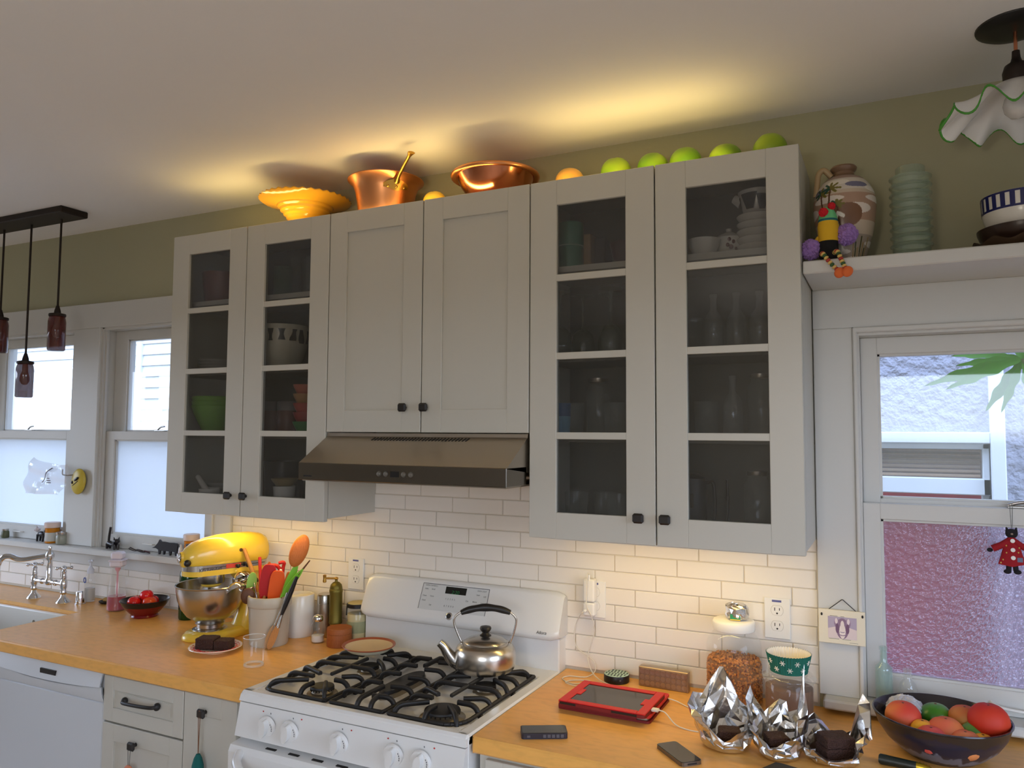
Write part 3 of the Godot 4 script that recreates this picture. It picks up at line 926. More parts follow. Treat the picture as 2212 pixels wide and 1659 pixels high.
func stove() -> void:
	var a: Material = M.appliance_white
	var o := thing("gas_stove", "white five-burner gas stove with oven between the worktops", "stove", Vector3.ZERO)
	part("body", mb().bb(Vector3(0.004, 0.05, 0.06), Vector3(0.764, 0.862, 0.645)), a, o)
	# deck with a sunk well: a rim round it and a floor
	var dk := mb()
	dk.bb(Vector3(0.002, 0.862, 0.058), Vector3(0.766, 0.878, 0.648))
	dk.bb(Vector3(0.002, 0.862, 0.055), Vector3(0.040, 0.891, 0.650), 0.005).bb(Vector3(0.728, 0.862, 0.055), Vector3(0.766, 0.891, 0.650), 0.005)
	dk.bb(Vector3(0.03, 0.862, 0.058), Vector3(0.74, 0.890, 0.140), 0.004).bb(Vector3(0.002, 0.862, 0.624), Vector3(0.766, 0.891, 0.655), 0.006)
	for s in [-1.0, 1.0]:   # rounded front corners of the well
		var cx: float = 0.384 + s * 0.344
		var poly := [Vector2(cx, -0.626)]
		for k in 9:
			var t := PI / 2 * k / 8.0
			poly.append(Vector2(cx - s * 0.05 + s * 0.05 * cos(t), -0.576 - 0.05 * sin(t)))
		dk.at(Vector3(0, 0.862, 0), Basis(Vector3.RIGHT, -PI / 2)).prism(poly, 0.0, 0.028, true)
	dk.at(Vector3.ZERO)
	part("cooktop", dk, a, o)
	# front rim and slanted control panel
	var x90 := Basis(Vector3.UP, -PI / 2)
	part("front_rim", mb().at(Vector3.ZERO, x90).prism(V2([0.64, 0.889, 0.648, 0.887, 0.656, 0.880, 0.662, 0.864, 0.64, 0.862]), -0.764, -0.004, true), a, o)
	part("control_panel", mb().at(Vector3.ZERO, x90).prism(V2([0.62, 0.861, 0.659, 0.860, 0.678, 0.770, 0.62, 0.766]), -0.762, -0.006), a, o)
	var pb := Basis(Vector3.RIGHT, 0.208)
	var mark := mat("mark_grey", rgb(90, 92, 96), 0.6)
	var rd := mat("mark_red", rgb(190, 40, 40), 0.6)
	var kn := mat("knob_white", rgb(232, 232, 230), 0.2)
	for kx in [0.124, 0.207, 0.379, 0.556, 0.640]:
		var at := Vector3(kx, 0.815, 0.6695)
		var km := mb().at(Vector3.ZERO, pb * Basis(Vector3.RIGHT, PI / 2))
		km.lathe(V2([0.0, -0.001, 0.029, 0.0, 0.029, 0.006, 0.0275, 0.010, 0.0, 0.010]), 28)
		km.at(Vector3.ZERO, pb * Basis(Vector3.BACK, -0.35))
		var grip := []
		for k in 24:
			var t := TAU * k / 24
			grip.append(Vector2(0.0105 * sin(t), 0.0285 * cos(t)))
		km.prism(grip, 0.008, 0.027, true)
		var kk := part("knob", km, kn, o, at)
		var dots := mb().at(Vector3.ZERO, pb)
		for d in [[0.3, 1.3], [-0.1, 1.3], [-0.5, 1.3], [-0.9, 1.3]]:
			dots.box(Vector3(sin(d[1] - d[0] * 0.7) * 0.022, cos(d[1] - d[0] * 0.7) * 0.022, 0.0105), Vector3(0.0022, 0.004, 0.0006))
		part("scale", dots, mark, kk)
		part("mark", mb().at(Vector3(kx + 0.004, 0.846, 0.6634), pb).box(Vector3.ZERO, Vector3(0.002, 0.004, 0.001)), mark, o)
		part("mark", mb().at(Vector3(kx + (0.034 if kx > 0.2 and kx != 0.556 else -0.024), 0.848, 0.6631), pb).cyl(Vector3.ZERO, Vector3(0, 0, 0.0008), 0.0022, 10), rd, o)
	# oven door with vents and handle
	var dm := mb()
	dm.at(Vector3.ZERO, x90).prism(V2([0.645, 0.12, 0.70, 0.12, 0.702, 0.735, 0.694, 0.752, 0.645, 0.758]), -0.760, -0.008)
	dm.at(Vector3.ZERO)
	var door := part("oven_door", dm, a, o)
	for k in 7:
		part("vent", mb().at(Vector3(0.145 + k * 0.083, 0.7545, 0.677), Basis(Vector3.RIGHT, 0.12)).box(Vector3.ZERO, Vector3(0.036, 0.003, 0.008)), M.black_plastic, door)
	part("handle", mb().tube(curve([Vector3(0.05, 0.735, 0.70), Vector3(0.075, 0.722, 0.735), Vector3(0.14, 0.706, 0.752), Vector3(0.384, 0.698, 0.757), Vector3(0.628, 0.706, 0.752), Vector3(0.693, 0.722, 0.735), Vector3(0.718, 0.735, 0.70)], 40), 0.013, 12), a, door)
	# backguard with rounded ends
	var prof := V2([0.002, 0.985, 0.002, 1.118, 0.010, 1.129, 0.022, 1.133, 0.033, 1.130, 0.041, 1.122, 0.062, 1.075, 0.088, 1.018, 0.092, 1.004, 0.088, 0.993, 0.078, 0.987, 0.06, 0.984])
	var rings := []
	for k in 17:
		var u := -cos(PI * k / 16.0)
		var x := 0.385 + 0.387 * u
		var e: float = minf(x + 0.002, 0.772 - x)
		var f := 1.0 - 0.16 * pow(clampf(1.0 - e / 0.03, 0, 1), 2.0)
		var ring := []
		for p in prof:
			ring.append(Vector3(x, lerpf(1.055, p.y, f), lerpf(0.03, p.x, f)))
		rings.append(ring)
	var bg := part("backguard", mb().loft(rings), a, o)
	part("splash_back", mb().bb(Vector3(0.003, 0.86, 0.004), Vector3(0.765, 0.99, 0.062), 0.004), a, o)
	# a frame on the sloping face: u to the right, v up the slope
	var fb := Basis(Vector3.RIGHT, -0.428)
	var c := Vector3(0.384, 1.075, 0.0625)
	var pl := func(px: float, py: float, sx: float, sy: float, dz: float, m: Material, nm: String, par: Node3D) -> void:
		part(nm, mb().at(c, fb).box(Vector3(px, py, dz), Vector3(sx, sy, 0.001)), m, par)
	pl.call(-0.012, 0.004, 0.262, 0.088, 0.0003, mat("panel_grey", rgb(205, 207, 206), 0.3), "key_panel", bg)
	pl.call(-0.012, 0.0485, 0.262, 0.002, 0.0006, mark, "edge_line", bg)
	pl.call(-0.143, 0.004, 0.0016, 0.088, 0.0006, mark, "edge_line", bg)
	pl.call(0.119, 0.004, 0.0016, 0.088, 0.0006, mark, "edge_line", bg)
	pl.call(-0.008, 0.032, 0.082, 0.024, 0.0008, mat("clock_black", rgb(14, 16, 16), 0.2), "clock_face", bg)
	var digits := mat("clock_digits", rgb(20, 90, 50), 0.5)
	digits.emission_enabled = true
	digits.emission = rgb(20, 120, 60)
	digits.emission_energy_multiplier = 0.25
	words("clock_digits", "2:20", 0.016, digits, bg, c + fb * Vector3(-0.008, 0.026, 0.0016), fb)
	var ink := mat("ink_grey", rgb(110, 112, 112), 0.7)
	for t in [["OVEN CONTROLS", -0.108, 0.042, 0.006], ["Bake", -0.125, 0.030, 0.006], ["Broil", -0.098, 0.030, 0.006], ["Clean", -0.128, 0.006, 0.006], ["Clock", -0.128, -0.010, 0.006], ["Timer", -0.098, 0.006, 0.006], ["OVEN LIGHT", 0.092, 0.040, 0.006], ["Start", 0.080, 0.026, 0.006], ["Off", 0.106, 0.022, 0.007], ["Warm", 0.072, 0.002, 0.006], ["Delay", 0.103, 0.0, 0.006], ["CLEAR", 0.042, -0.024, 0.006],
			["1  2  3  4  5", -0.024, 0.002, 0.008], ["6  7  8  9  0", -0.024, -0.022, 0.008], ["Set", -0.098, -0.024, 0.007], ["On", 0.042, 0.002, 0.008]]:
		words("key_lettering", t[0], t[3], ink, bg, c + fb * Vector3(t[1], t[2], 0.001), fb)
	part("emblem_ring", mb().at(Vector3(0.371, 1.0255, 0.0855), fb * Basis(Vector3.RIGHT, PI / 2)).lathe(V2([0.013, 0.0, 0.012, 0.003, 0.009, 0.004, 0.0, 0.004]), 24), M.chrome, bg)
	part("emblem_face", mb().at(Vector3(0.371, 1.0255, 0.0855), fb * Basis(Vector3.RIGHT, PI / 2)).lathe(V2([0.0085, 0.0035, 0.0085, 0.0046, 0.0, 0.0048]), 20), mat("emblem_dark", rgb(58, 58, 60), 0.3, 0.6), bg)
	words("emblem_lettering", "GE", 0.009, M.chrome, bg, Vector3(0.371, 1.0235, 0.0905), fb)
	words("script_lettering", "Adora", 0.013, mat("ink_dark", rgb(70, 70, 70), 0.5), bg, Vector3(0.716, 1.0125, 0.0913), fb)
	# burners: a base ring and a black cap
	for b in [[0.205, 0.535, 0.034, "burner"], [0.205, 0.305, 0.030, "burner"], [0.622, 0.540, 0.048, "burner"], [0.63, 0.305, 0.030, "burner"]]:
		var r: float = b[2]
		var bo := part("burner", mb().lathe(V2([r * 1.35, 0, r * 1.3, 0.003, r * 0.95, 0.006, r * 0.85, 0.012, r * 1.02, 0.016, 0, 0.016]), 32), mat("burner_ring", rgb(150, 140, 122), 0.4, 0.8), o, Vector3(b[0], 0.877, b[1]))
		part("cap", mb().lathe(V2([0, 0.015, r * 0.98, 0.015, r * 1.04, 0.018, r * 1.0, 0.023, r * 0.8, 0.025, 0, 0.0255]), 32), M.iron_black, bo)
		var teeth := mb()
		for k in 22:
			var t := TAU * k / 22.0
			teeth.box(Vector3(cos(t) * r * 0.99, 0.0135, sin(t) * r * 0.99), Vector3(0.0025, 0.005, 0.0025))
		part("flame_port_ring", teeth, M.iron_black, bo)
	var oval := []
	for k in 40:
		var t := TAU * k / 40.0
		oval.append(Vector2(0.03 * cos(t), 0.07 * sin(t) + 0.045 * signf(sin(t))))
	var ob := part("burner", mb().at(Vector3.ZERO, Basis(Vector3.RIGHT, -PI / 2)).prism(oval, 0.0, 0.014, true), M.burner_ring if M.has("burner_ring") else M.steel, o, Vector3(0.395, 0.877, 0.395))
	part("cap", mb().at(Vector3.ZERO, Basis(Vector3.RIGHT, -PI / 2)).prism(oval.map(func(p): return p * 0.95), 0.014, 0.024, true), M.iron_black, ob)
	grates()

# glyphs as thin raised lettering
func words(called: String, text: String, size: float, m: Material, par: Node3D, at: Vector3, b := Basis(), depth := 0.0004) -> void:
	var t := TextMesh.new()
	t.text = text
	var f := SystemFont.new()
	f.font_names = PackedStringArray(["Droid Sans"])
	t.font = f
	t.font_size = 64
	t.pixel_size = size / 64.0
	t.depth = depth
	t.curve_step = 2.0
	var o := part(called, t, m, par, at)
	o.basis = b

func grates() -> void:
	var ir: Material = M.iron_black
	var yt := 0.914
	# a finger: flat on top from its tip, bending down to the frame at its root
	var finger := func(tip: Vector2, root: Vector2) -> MB:
		var a := Vector3(tip.x, yt, tip.y)
		var d := Vector3(root.x - tip.x, 0, root.y - tip.y)
		var l := d.length()
		d /= l
		var path := [a, a + d * maxf(l - 0.03, l * 0.3)]
		for k in range(1, 6):
			var t := PI / 2 * k / 5.0
			path.append(a + d * (l - 0.03 + 0.03 * sin(t)) + Vector3.DOWN * (0.026 * (1.0 - cos(t))))
		var m := mb()
		# bar of rectangular section swept along the path
		var side := d.cross(Vector3.UP).normalized() * 0.0058
		var rings := []
		for k in path.size():
			var tg: Vector3 = (path[mini(k + 1, path.size() - 1)] - path[maxi(k - 1, 0)]).normalized()
			var up := side.normalized().cross(tg).normalized()
			if up.y < 0.0 or (absf(up.y) < 0.01 and up.dot(d) < 0.0):
				up = -up
			var c: Vector3 = path[k]
			rings.append([c + side + up * 0.001, c + side * 0.5 + up * 0.0045, c - side * 0.5 + up * 0.0045, c - side + up * 0.001, c - side - up * 0.0075, c + side - up * 0.0075])
		m.loft(rings)
		return m
	var frame := func(x0: float, x1: float, z0: float, z1: float, cl: float, cr: float) -> MB:
		var path := []
		for q in [[x0, z1, cl, PI, PI / 2], [x1, z1, cr, PI / 2, 0.0]]:
			var s := 1.0 if q[0] == x0 else -1.0
			for k in 7:
				var t: float = lerpf(q[3], q[4], k / 6.0)
				path.append(Vector3(q[0] + s * q[2] + q[2] * cos(t), 0.8920, q[1] - q[2] + q[2] * sin(t)))
		path.append(Vector3(x1, 0.8920, z0))
		path.append(Vector3(x0, 0.8920, z0))
		var m := mb()
		for k in path.size():
			var p: Vector3 = path[k]
			var q: Vector3 = path[(k + 1) % path.size()]
			if p.distance_to(q) > 1e-4:
				m.tube([p, q], 0.0056, 6)
		return m
	var spots := [[0.205, 0.535], [0.205, 0.305]]
	for side in 2:
		var o := thing("burner_grate", ["black cast-iron grate over the left pair of burners", "black cast-iron grate over the right pair of burners, under the kettle"][side], "grate", Vector3.ZERO, 0.0, "")
		var x0 := 0.050 if side == 0 else 0.497
		var x1 := 0.283 if side == 0 else 0.718
		var cx := 0.190 if side == 0 else 0.612
		part("frame", frame.call(x0, x1, 0.150, 0.618, 0.04 if side == 0 else 0.006, 0.006 if side == 0 else 0.06), ir, o)
		part("finger", finger.call(Vector2(cx, 0.378), Vector2(x0, 0.378)), ir, o)
		part("finger", finger.call(Vector2(cx, 0.378), Vector2(x1, 0.378)), ir, o)
		for r in 2:
			var cz := 0.508 if r == 0 else 0.262
			var zo := 0.618 if r == 0 else 0.150
			var c := Vector2(cx, cz)
			part("finger", finger.call(c + Vector2(-0.04, 0), Vector2(x0, cz)), ir, o)
			part("finger", finger.call(c + Vector2(0.04, 0), Vector2(x1, cz)), ir, o)
			part("finger", finger.call(c + Vector2(0, 0.05 if r == 0 else -0.045), Vector2(cx, zo)), ir, o)
			part("crossbar", mb().box(Vector3(cx, yt, lerpf(cz + (-0.03 if r == 0 else 0.03), 0.378, 0.5)), Vector3(0.0112, 0.0105, absf(cz + (-0.03 if r == 0 else 0.03) - 0.378)), 0.003), ir, o)
			for s in [-1.0, 1.0]:
				part("finger", finger.call(c + Vector2(s * 0.032, 0.032 if r == 0 else -0.032), Vector2(x0 + 0.012 if s < 0 else x1 - 0.012, zo + (-0.012 if r == 0 else 0.012))), ir, o)
				part("finger", finger.call(c + Vector2(s * 0.04, -0.03 if r == 0 else 0.03), Vector2(x0 if s < 0 else x1, cz + (-0.07 if r == 0 else 0.07))), ir, o)
		for f in [[x0, 0.3], [x1, 0.3], [x0, 0.5], [x1, 0.5]]:
			part("foot", mb().box(Vector3(f[0], 0.8825, f[1]), Vector3(0.012, 0.0088, 0.016), 0.002), ir, o)
	var m := thing("burner_grate", "narrow black cast-iron middle grate over the oval burner", "grate", Vector3.ZERO)
	part("frame", frame.call(0.301, 0.480, 0.150, 0.618, 0.006, 0.006), ir, m)
	for z in [0.558, 0.468, 0.378, 0.288, 0.205]:
		part("finger", finger.call(Vector2(0.372, z + (0.0 if z > 0.4 else -0.006)), Vector2(0.301, z)), ir, m)
		part("finger", finger.call(Vector2(0.412, z + 0.012), Vector2(0.480, z)), ir, m)
	part("finger", finger.call(Vector2(0.392, 0.49), Vector2(0.392, 0.618)), ir, m)
	part("finger", finger.call(Vector2(0.392, 0.27), Vector2(0.392, 0.150)), ir, m)
	part("finger", finger.call(Vector2(0.425, 0.54), Vector2(0.438, 0.618)), ir, m)
	for f in [[0.301, 0.3], [0.480, 0.3], [0.301, 0.5], [0.480, 0.5]]:
		part("foot", mb().box(Vector3(f[0], 0.8825, f[1]), Vector3(0.012, 0.0088, 0.016), 0.002), ir, m)
	# two grid bars turned sideways rest across the middle grate

func cupboards() -> void:
	var w: Material = M.cabinet_white
	var yb := 1.352
	var defs := [
		["wall_cabinet", "white wall cabinet with glass doors left of the range hood", -0.772, 0.0, yb, 1],
		["wall_cabinet", "white wall cabinet with solid panelled doors above the range hood", 0.0, 0.764, 1.656, 0],
		["wall_cabinet", "white wall cabinet with glass doors right of the range hood", 0.764, 1.535, yb, 1]]
	for d in defs:
		var o := thing(d[0], d[1], "cabinet", Vector3(d[2], 0, 0))
		var wd: float = d[3] - d[2]
		var y0: float = d[4]
		var t := 0.018
		var zf := 0.274
		var inside: Material = M.cabinet_inside_shaded
		var hollow: bool = d[5] == 1
		var e := 0.0015
		part("side_panel", mb().bb(Vector3(e, y0, 0.0085), Vector3(t, TOP, zf)), w, o)
		part("side_panel", mb().bb(Vector3(wd - t, y0, 0.0085), Vector3(wd - e, TOP, zf)), w, o)
		part("top_panel", mb().bb(Vector3(t, TOP - t, 0.0085), Vector3(wd - t, TOP, zf)), w, o)
		part("bottom_panel", mb().bb(Vector3(t, y0, 0.0085), Vector3(wd - t, y0 + t, zf)), w, o)
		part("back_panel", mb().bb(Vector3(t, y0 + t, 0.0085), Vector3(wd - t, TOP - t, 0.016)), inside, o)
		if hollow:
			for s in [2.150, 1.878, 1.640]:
				part("shelf", mb().bb(Vector3(t, s - 0.018, 0.017), Vector3(wd - t, s, 0.255), 0.001), w if s > 2.0 else inside, o)  # lower shelves take the darkened tone that stands for shade
		var half := wd / 2.0
		for k in 2:
			var x0 := 0.002 + half * k
			var x1 := half * (k + 1) - 0.002
			var za := 0.276
			var zb := 0.297
			var dy0: float = 1.342 if hollow else 1.648
			if hollow:
				var m := mb()
				m.bb(Vector3(x0, dy0, za), Vector3(x0 + 0.086, 2.404, zb), 0.0015).bb(Vector3(x1 - 0.083, dy0, za), Vector3(x1, 2.404, zb), 0.0015)
				var ps := [[1.418, 1.631], [1.651, 1.865], [1.885, 2.098], [2.118, 2.328]]
				var yy := dy0
				for p in ps:
					m.bb(Vector3(x0 + 0.0855, yy, za + (0.0 if yy == dy0 else 0.003)), Vector3(x1 - 0.0825, p[0], zb - (0.0 if yy == dy0 else 0.0008)), 0.0012)
					yy = p[1]
				m.bb(Vector3(x0 + 0.0855, yy, za), Vector3(x1 - 0.0825, 2.404, zb), 0.0015)
				var dr := part("door", m, w, o)
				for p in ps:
					part("pane", mb().bb(Vector3(x0 + 0.086, p[0], 0.284), Vector3(x1 - 0.083, p[1], 0.287)), M.pane_shade_tint, dr)
				part("knob", knob_shape(), M.knob_black, dr, Vector3(x1 - 0.044 if k == 0 else x0 + 0.026, 1.416, zb))
			else:
				var dr := part("door", recessed_front(Vector3(x0, dy0, za), Vector3(x1, 2.404, zb), 0.073, 0.008), w, o)
				part("knob", knob_shape(), M.knob_black, dr, Vector3(0.322 if k == 0 else 0.402, 1.728, zb))

func hood() -> void:
	var o := thing("range_hood", "stainless steel range hood under the panelled cabinet", "hood", Vector3.ZERO)
	var s: Material = M.steel_brushed
	var x90 := Basis(Vector3.UP, -PI / 2)
	part("canopy", mb().at(Vector3.ZERO, x90).prism(V2([0.01, 1.645, 0.29, 1.645, 0.292, 1.634, 0.431, 1.548, 0.431, 1.546, 0.01, 1.5]), -0.758, -0.003), s, o)
	part("front_band", mb().bb(Vector3(0.003, 1.494, 0.3), Vector3(0.758, 1.549, 0.433), 0.0015), mat("steel_dark", rgb(120, 114, 106), 0.2, 1.0), o)
	part("underside", mb().bb(Vector3(0.01, 1.490, 0.02), Vector3(0.751, 1.4945, 0.42)), M.steel_brushed, o)
	# slots along the top of the slope
	for k in 30:
		part("slot", mb().at(Vector3(0.206 + k * 0.0122, 1.6262, 0.3062), Basis(Vector3.RIGHT, 0.554) * Basis(Vector3.UP, -0.35)).box(Vector3.ZERO, Vector3(0.0045, 0.0016, 0.018)), M.black_plastic, o)
	var bt := mat("button_grey", rgb(110, 106, 98), 0.4, 0.4)
	for x in [0.322, 0.347, 0.412, 0.438]:
		part("button", mb().at(Vector3(x, 1.521, 0.433), Basis(Vector3.RIGHT, PI / 2)).lathe(V2([0.0085, 0.0, 0.0075, 0.003, 0.006, 0.002, 0.004, 0.0035, 0.0, 0.0035]), 18), bt, o)
	part("display", mb().bb(Vector3(0.364, 1.512, 0.432), Vector3(0.395, 1.53, 0.434)), M.black_plastic, o)
	part("maker_mark", mb().bb(Vector3(0.026, 1.504, 0.4325), Vector3(0.058, 1.509, 0.4336)), M.black_plastic, o)

func fittings() -> void:
	# three-jar pendant at the left
	var bz: Material = M.bronze_dark
	var o := thing("pendant_lamp", "dark bronze ceiling bar with three hanging amber jar shades", "lamp", Vector3(-1.73, CH, 0.285))
	part("canopy", mb().bb(Vector3(-0.33, -0.028, -0.063), Vector3(0.33, 0.0, 0.063), 0.004), bz, o)
	var jar := glass("amber_glass", rgb(84, 22, 18), 0.82)
	jar.roughness = 0.05
	for p in [[0.212, 2.148], [0.002, 1.948], [-0.2, 2.157]]:
		var y: float = p[1] - CH
		var x: float = p[0]
		part("cord", mb().tube([Vector3(x, -0.02, -0.02), Vector3(x, y + 0.03, -0.02)], 0.0045, 8), bz, o)
		part("socket", mb().at(Vector3(x, y, -0.02)).lathe(V2([0.033, -0.006, 0.0345, 0.0, 0.033, 0.006, 0.014, 0.010, 0.012, 0.022, 0.006, 0.042, 0.0, 0.043]), 24).box(Vector3(-0.03, 0.002, 0.0), Vector3(0.022, 0.004, 0.012), 0.001), bz, o)
		part("jar_shade", mb().at(Vector3(x, y, -0.02)).lathe(V2([0.031, -0.155, 0.035, -0.150, 0.0355, -0.03, 0.033, -0.015, 0.029, -0.005, 0.029, 0.0]), 28), jar, o)
		part("bulb", mb().at(Vector3(x, y, -0.02)).lathe(V2([0.0, -0.1, 0.012, -0.096, 0.02, -0.08, 0.02, -0.065, 0.012, -0.04, 0.011, -0.006]), 16), M.white_china, o)
	# ruffled glass shade at the right
	var c := thing("ceiling_lamp", "black ceiling lamp with a ruffled white glass shade edged in green", "lamp", Vector3(2.012, CH, 0.315))
	part("canopy", mb().lathe(V2([0, -0.016, 0.045, -0.015, 0.07, -0.010, 0.08, -0.004, 0.081, 0.0]), 36), M.black_plastic, c)
	part("rod", mb().cyl(Vector3(0, -0.014, 0), Vector3(0, -0.075, 0), 0.004, 8), M.copper_dark, c)
	part("socket", mb().lathe(V2([0.024, -0.142, 0.028, -0.128, 0.029, -0.112, 0.024, -0.096, 0.012, -0.088, 0.009, -0.078, 0.008, -0.062, 0.0, -0.060]), 24), M.bronze_dark, c)
	var rough := func(p: Vector3, a: float, r: float) -> Vector3:
		var k := clampf((r - 0.06) / 0.09, 0.0, 1.0)
		return Vector3(p.x * (1.0 + 0.06 * k * sin(a * 13.0 + 0.6)), p.y + 0.021 * k * k * sin(a * 10.0), p.z * (1.0 + 0.06 * k * sin(a * 13.0 + 0.6)))
	var pr := V2([0.03, -0.138, 0.05, -0.145, 0.075, -0.160, 0.1, -0.178, 0.125, -0.195, 0.145, -0.206, 0.153, -0.21])
	var ws := mat("milk_glass", rgb(240, 240, 238), 0.15)
	ws.backlight_enabled = true
	ws.backlight = Color(0.35, 0.35, 0.35)
	var shade := func(prof: Array, dy: float) -> MB:
		return mb().sheet(func(u: float, v: float) -> Vector3:
			var a := TAU * u
			var t := v * (prof.size() - 1)
			var i := mini(int(t), prof.size() - 2)
			var q: Vector2 = prof[i].lerp(prof[i + 1], t - i)
			return rough.call(Vector3(cos(a) * q.x, q.y + dy, sin(a) * q.x), a, q.x), 120, 14, false, 0.003)
	var sh := part("shade", shade.call(pr, 0.0), ws, c)
	part("green_edge", mb().sheet(func(u: float, v: float) -> Vector3:
		var a := TAU * u
		var w := TAU * v
		return rough.call(Vector3(cos(a) * (0.153 + 0.003 * cos(w)), -0.21 + 0.003 * sin(w), sin(a) * (0.153 + 0.003 * cos(w))), a, 0.153), 160, 8), mat("edge_green", rgb(70, 150, 50), 0.15), sh)
	part("bulb", mb().lathe(V2([0.0, -0.222, 0.016, -0.218, 0.027, -0.205, 0.030, -0.190, 0.026, -0.173, 0.016, -0.158, 0.012, -0.14]), 24), mat("bulb_white", rgb(214, 214, 212), 0.08), c)
	# wall sockets
	outlet("white wall socket left of the stove back", Vector3(-0.079, 1.119, 0.0085))
	outlet("white wall socket right of the granola jar", Vector3(1.425, 1.119, 0.0085))
	outlet("white wall socket filled by the plugged-in chargers", Vector3(0.868, 1.119, 0.0085))
	charger()
	picture()

func outlet(label: String, at: Vector3) -> void:
	var o := thing("wall_socket", label, "socket", at)
	part("plate", mb().box(Vector3(0, 0, 0.003), Vector3(0.072, 0.116, 0.006), 0.002), M.white_plastic, o)
	var pale := mat("socket_line", rgb(178, 172, 160), 0.6)
	for s in [-0.021, 0.0225]:
		var oval := []
		for k in 28:
			var t := TAU * k / 28.0
			oval.append(Vector2(0.0165 * cos(t), clampf(0.0168 * sin(t), -0.0135, 0.0135)))
		var sk := part("socket", mb().at(Vector3(0, s, 0)).prism(oval, 0.006, 0.0072), M.white_plastic, o)
		part("outline", mb().at(Vector3(0, s, 0)).prism(oval.map(func(p): return p * 1.05), 0.006, 0.0064), pale, sk)
		part("slot", mb().bb(Vector3(-0.0075, s - 0.001, 0.007), Vector3(-0.0055, s + 0.008, 0.0076)), M.black_plastic, sk)
		part("slot", mb().bb(Vector3(0.0055, s + 0.0005, 0.007), Vector3(0.0075, s + 0.0075, 0.0076)), M.black_plastic, sk)
		part("slot", mb().at(Vector3(0, s - 0.008, 0.007)).cyl(Vector3.ZERO, Vector3(0, 0, 0.0006), 0.0026, 10), M.black_plastic, sk)
	part("blue_label", mb().bb(Vector3(-0.014, 0.046, 0.0058), Vector3(0.012, 0.052, 0.0063)), mat("label_blue", rgb(92, 96, 150), 0.6), o)

func charger() -> void:
	var wp: Material = M.white_plastic
	for k in 2:
		var y: float = 1.150 if k == 0 else 1.092
		var o := thing("charger", ["white cube charger in the upper half of the crowded wall socket", "white cube charger in the lower half of the crowded wall socket"][k], "charger", Vector3(0.8585, y, 0.0165))
		part("body", mb().bb(Vector3(-0.019, -0.036 if k == 0 else -0.022, 0), Vector3(0.019, 0.036 if k == 0 else 0.020, 0.032), 0.005), wp, o)
		part("plug_end", mb().cyl(Vector3(0.0 if k == 0 else -0.008, 0.034 if k == 0 else -0.004, 0.026 if k == 0 else 0.032), Vector3(0.0 if k == 0 else -0.012, 0.05 if k == 0 else -0.006, 0.026 if k == 0 else 0.042), 0.0045, 10), wp, o)
	var cw := mat("cable_white", rgb(226, 220, 206), 0.5)
	# cable of the upper charger: over the front, down the wall to the tablet on top
	solo("charging_cable", mb().tube(curve([Vector3(0.858, 1.198, 0.0435), Vector3(0.858, 1.205, 0.054), Vector3(0.857, 1.17, 0.056), Vector3(0.856, 1.11, 0.058), Vector3(0.868, 1.07, 0.045), Vector3(0.869, 1.02, 0.02), Vector3(0.855, 0.975, 0.02), Vector3(0.85, 0.935, 0.03), Vector3(0.875, 0.905, 0.06), Vector3(0.915, 0.896, 0.10), Vector3(0.96, 0.900, 0.14), Vector3(0.995, 0.905, 0.17)], 70), 0.0017, 6), cw, "white charging cable from the upper charger down to the tablets", "cable")
	solo("charging_cable", mb().tube(curve([Vector3(0.8465, 1.086, 0.0585), Vector3(0.838, 1.078, 0.058), Vector3(0.815, 1.05, 0.03), Vector3(0.80, 1.01, 0.02), Vector3(0.805, 0.965, 0.018), Vector3(0.83, 0.945, 0.016), Vector3(0.865, 0.925, 0.018), Vector3(0.875, 0.90, 0.03), Vector3(0.86, 0.8892, 0.07), Vector3(0.81, 0.8892, 0.085), Vector3(0.80, 0.8892, 0.12), Vector3(0.845, 0.8892, 0.15), Vector3(0.885, 0.8892, 0.12), Vector3(0.88, 0.8892, 0.10), Vector3(0.835, 0.8895, 0.12), Vector3(0.825, 0.8925, 0.155), Vector3(0.845, 0.8925, 0.17), Vector3(0.868, 0.8895, 0.165)], 110), 0.0017, 6), cw, "white charging cable looping from the lower charger onto the worktop", "cable")

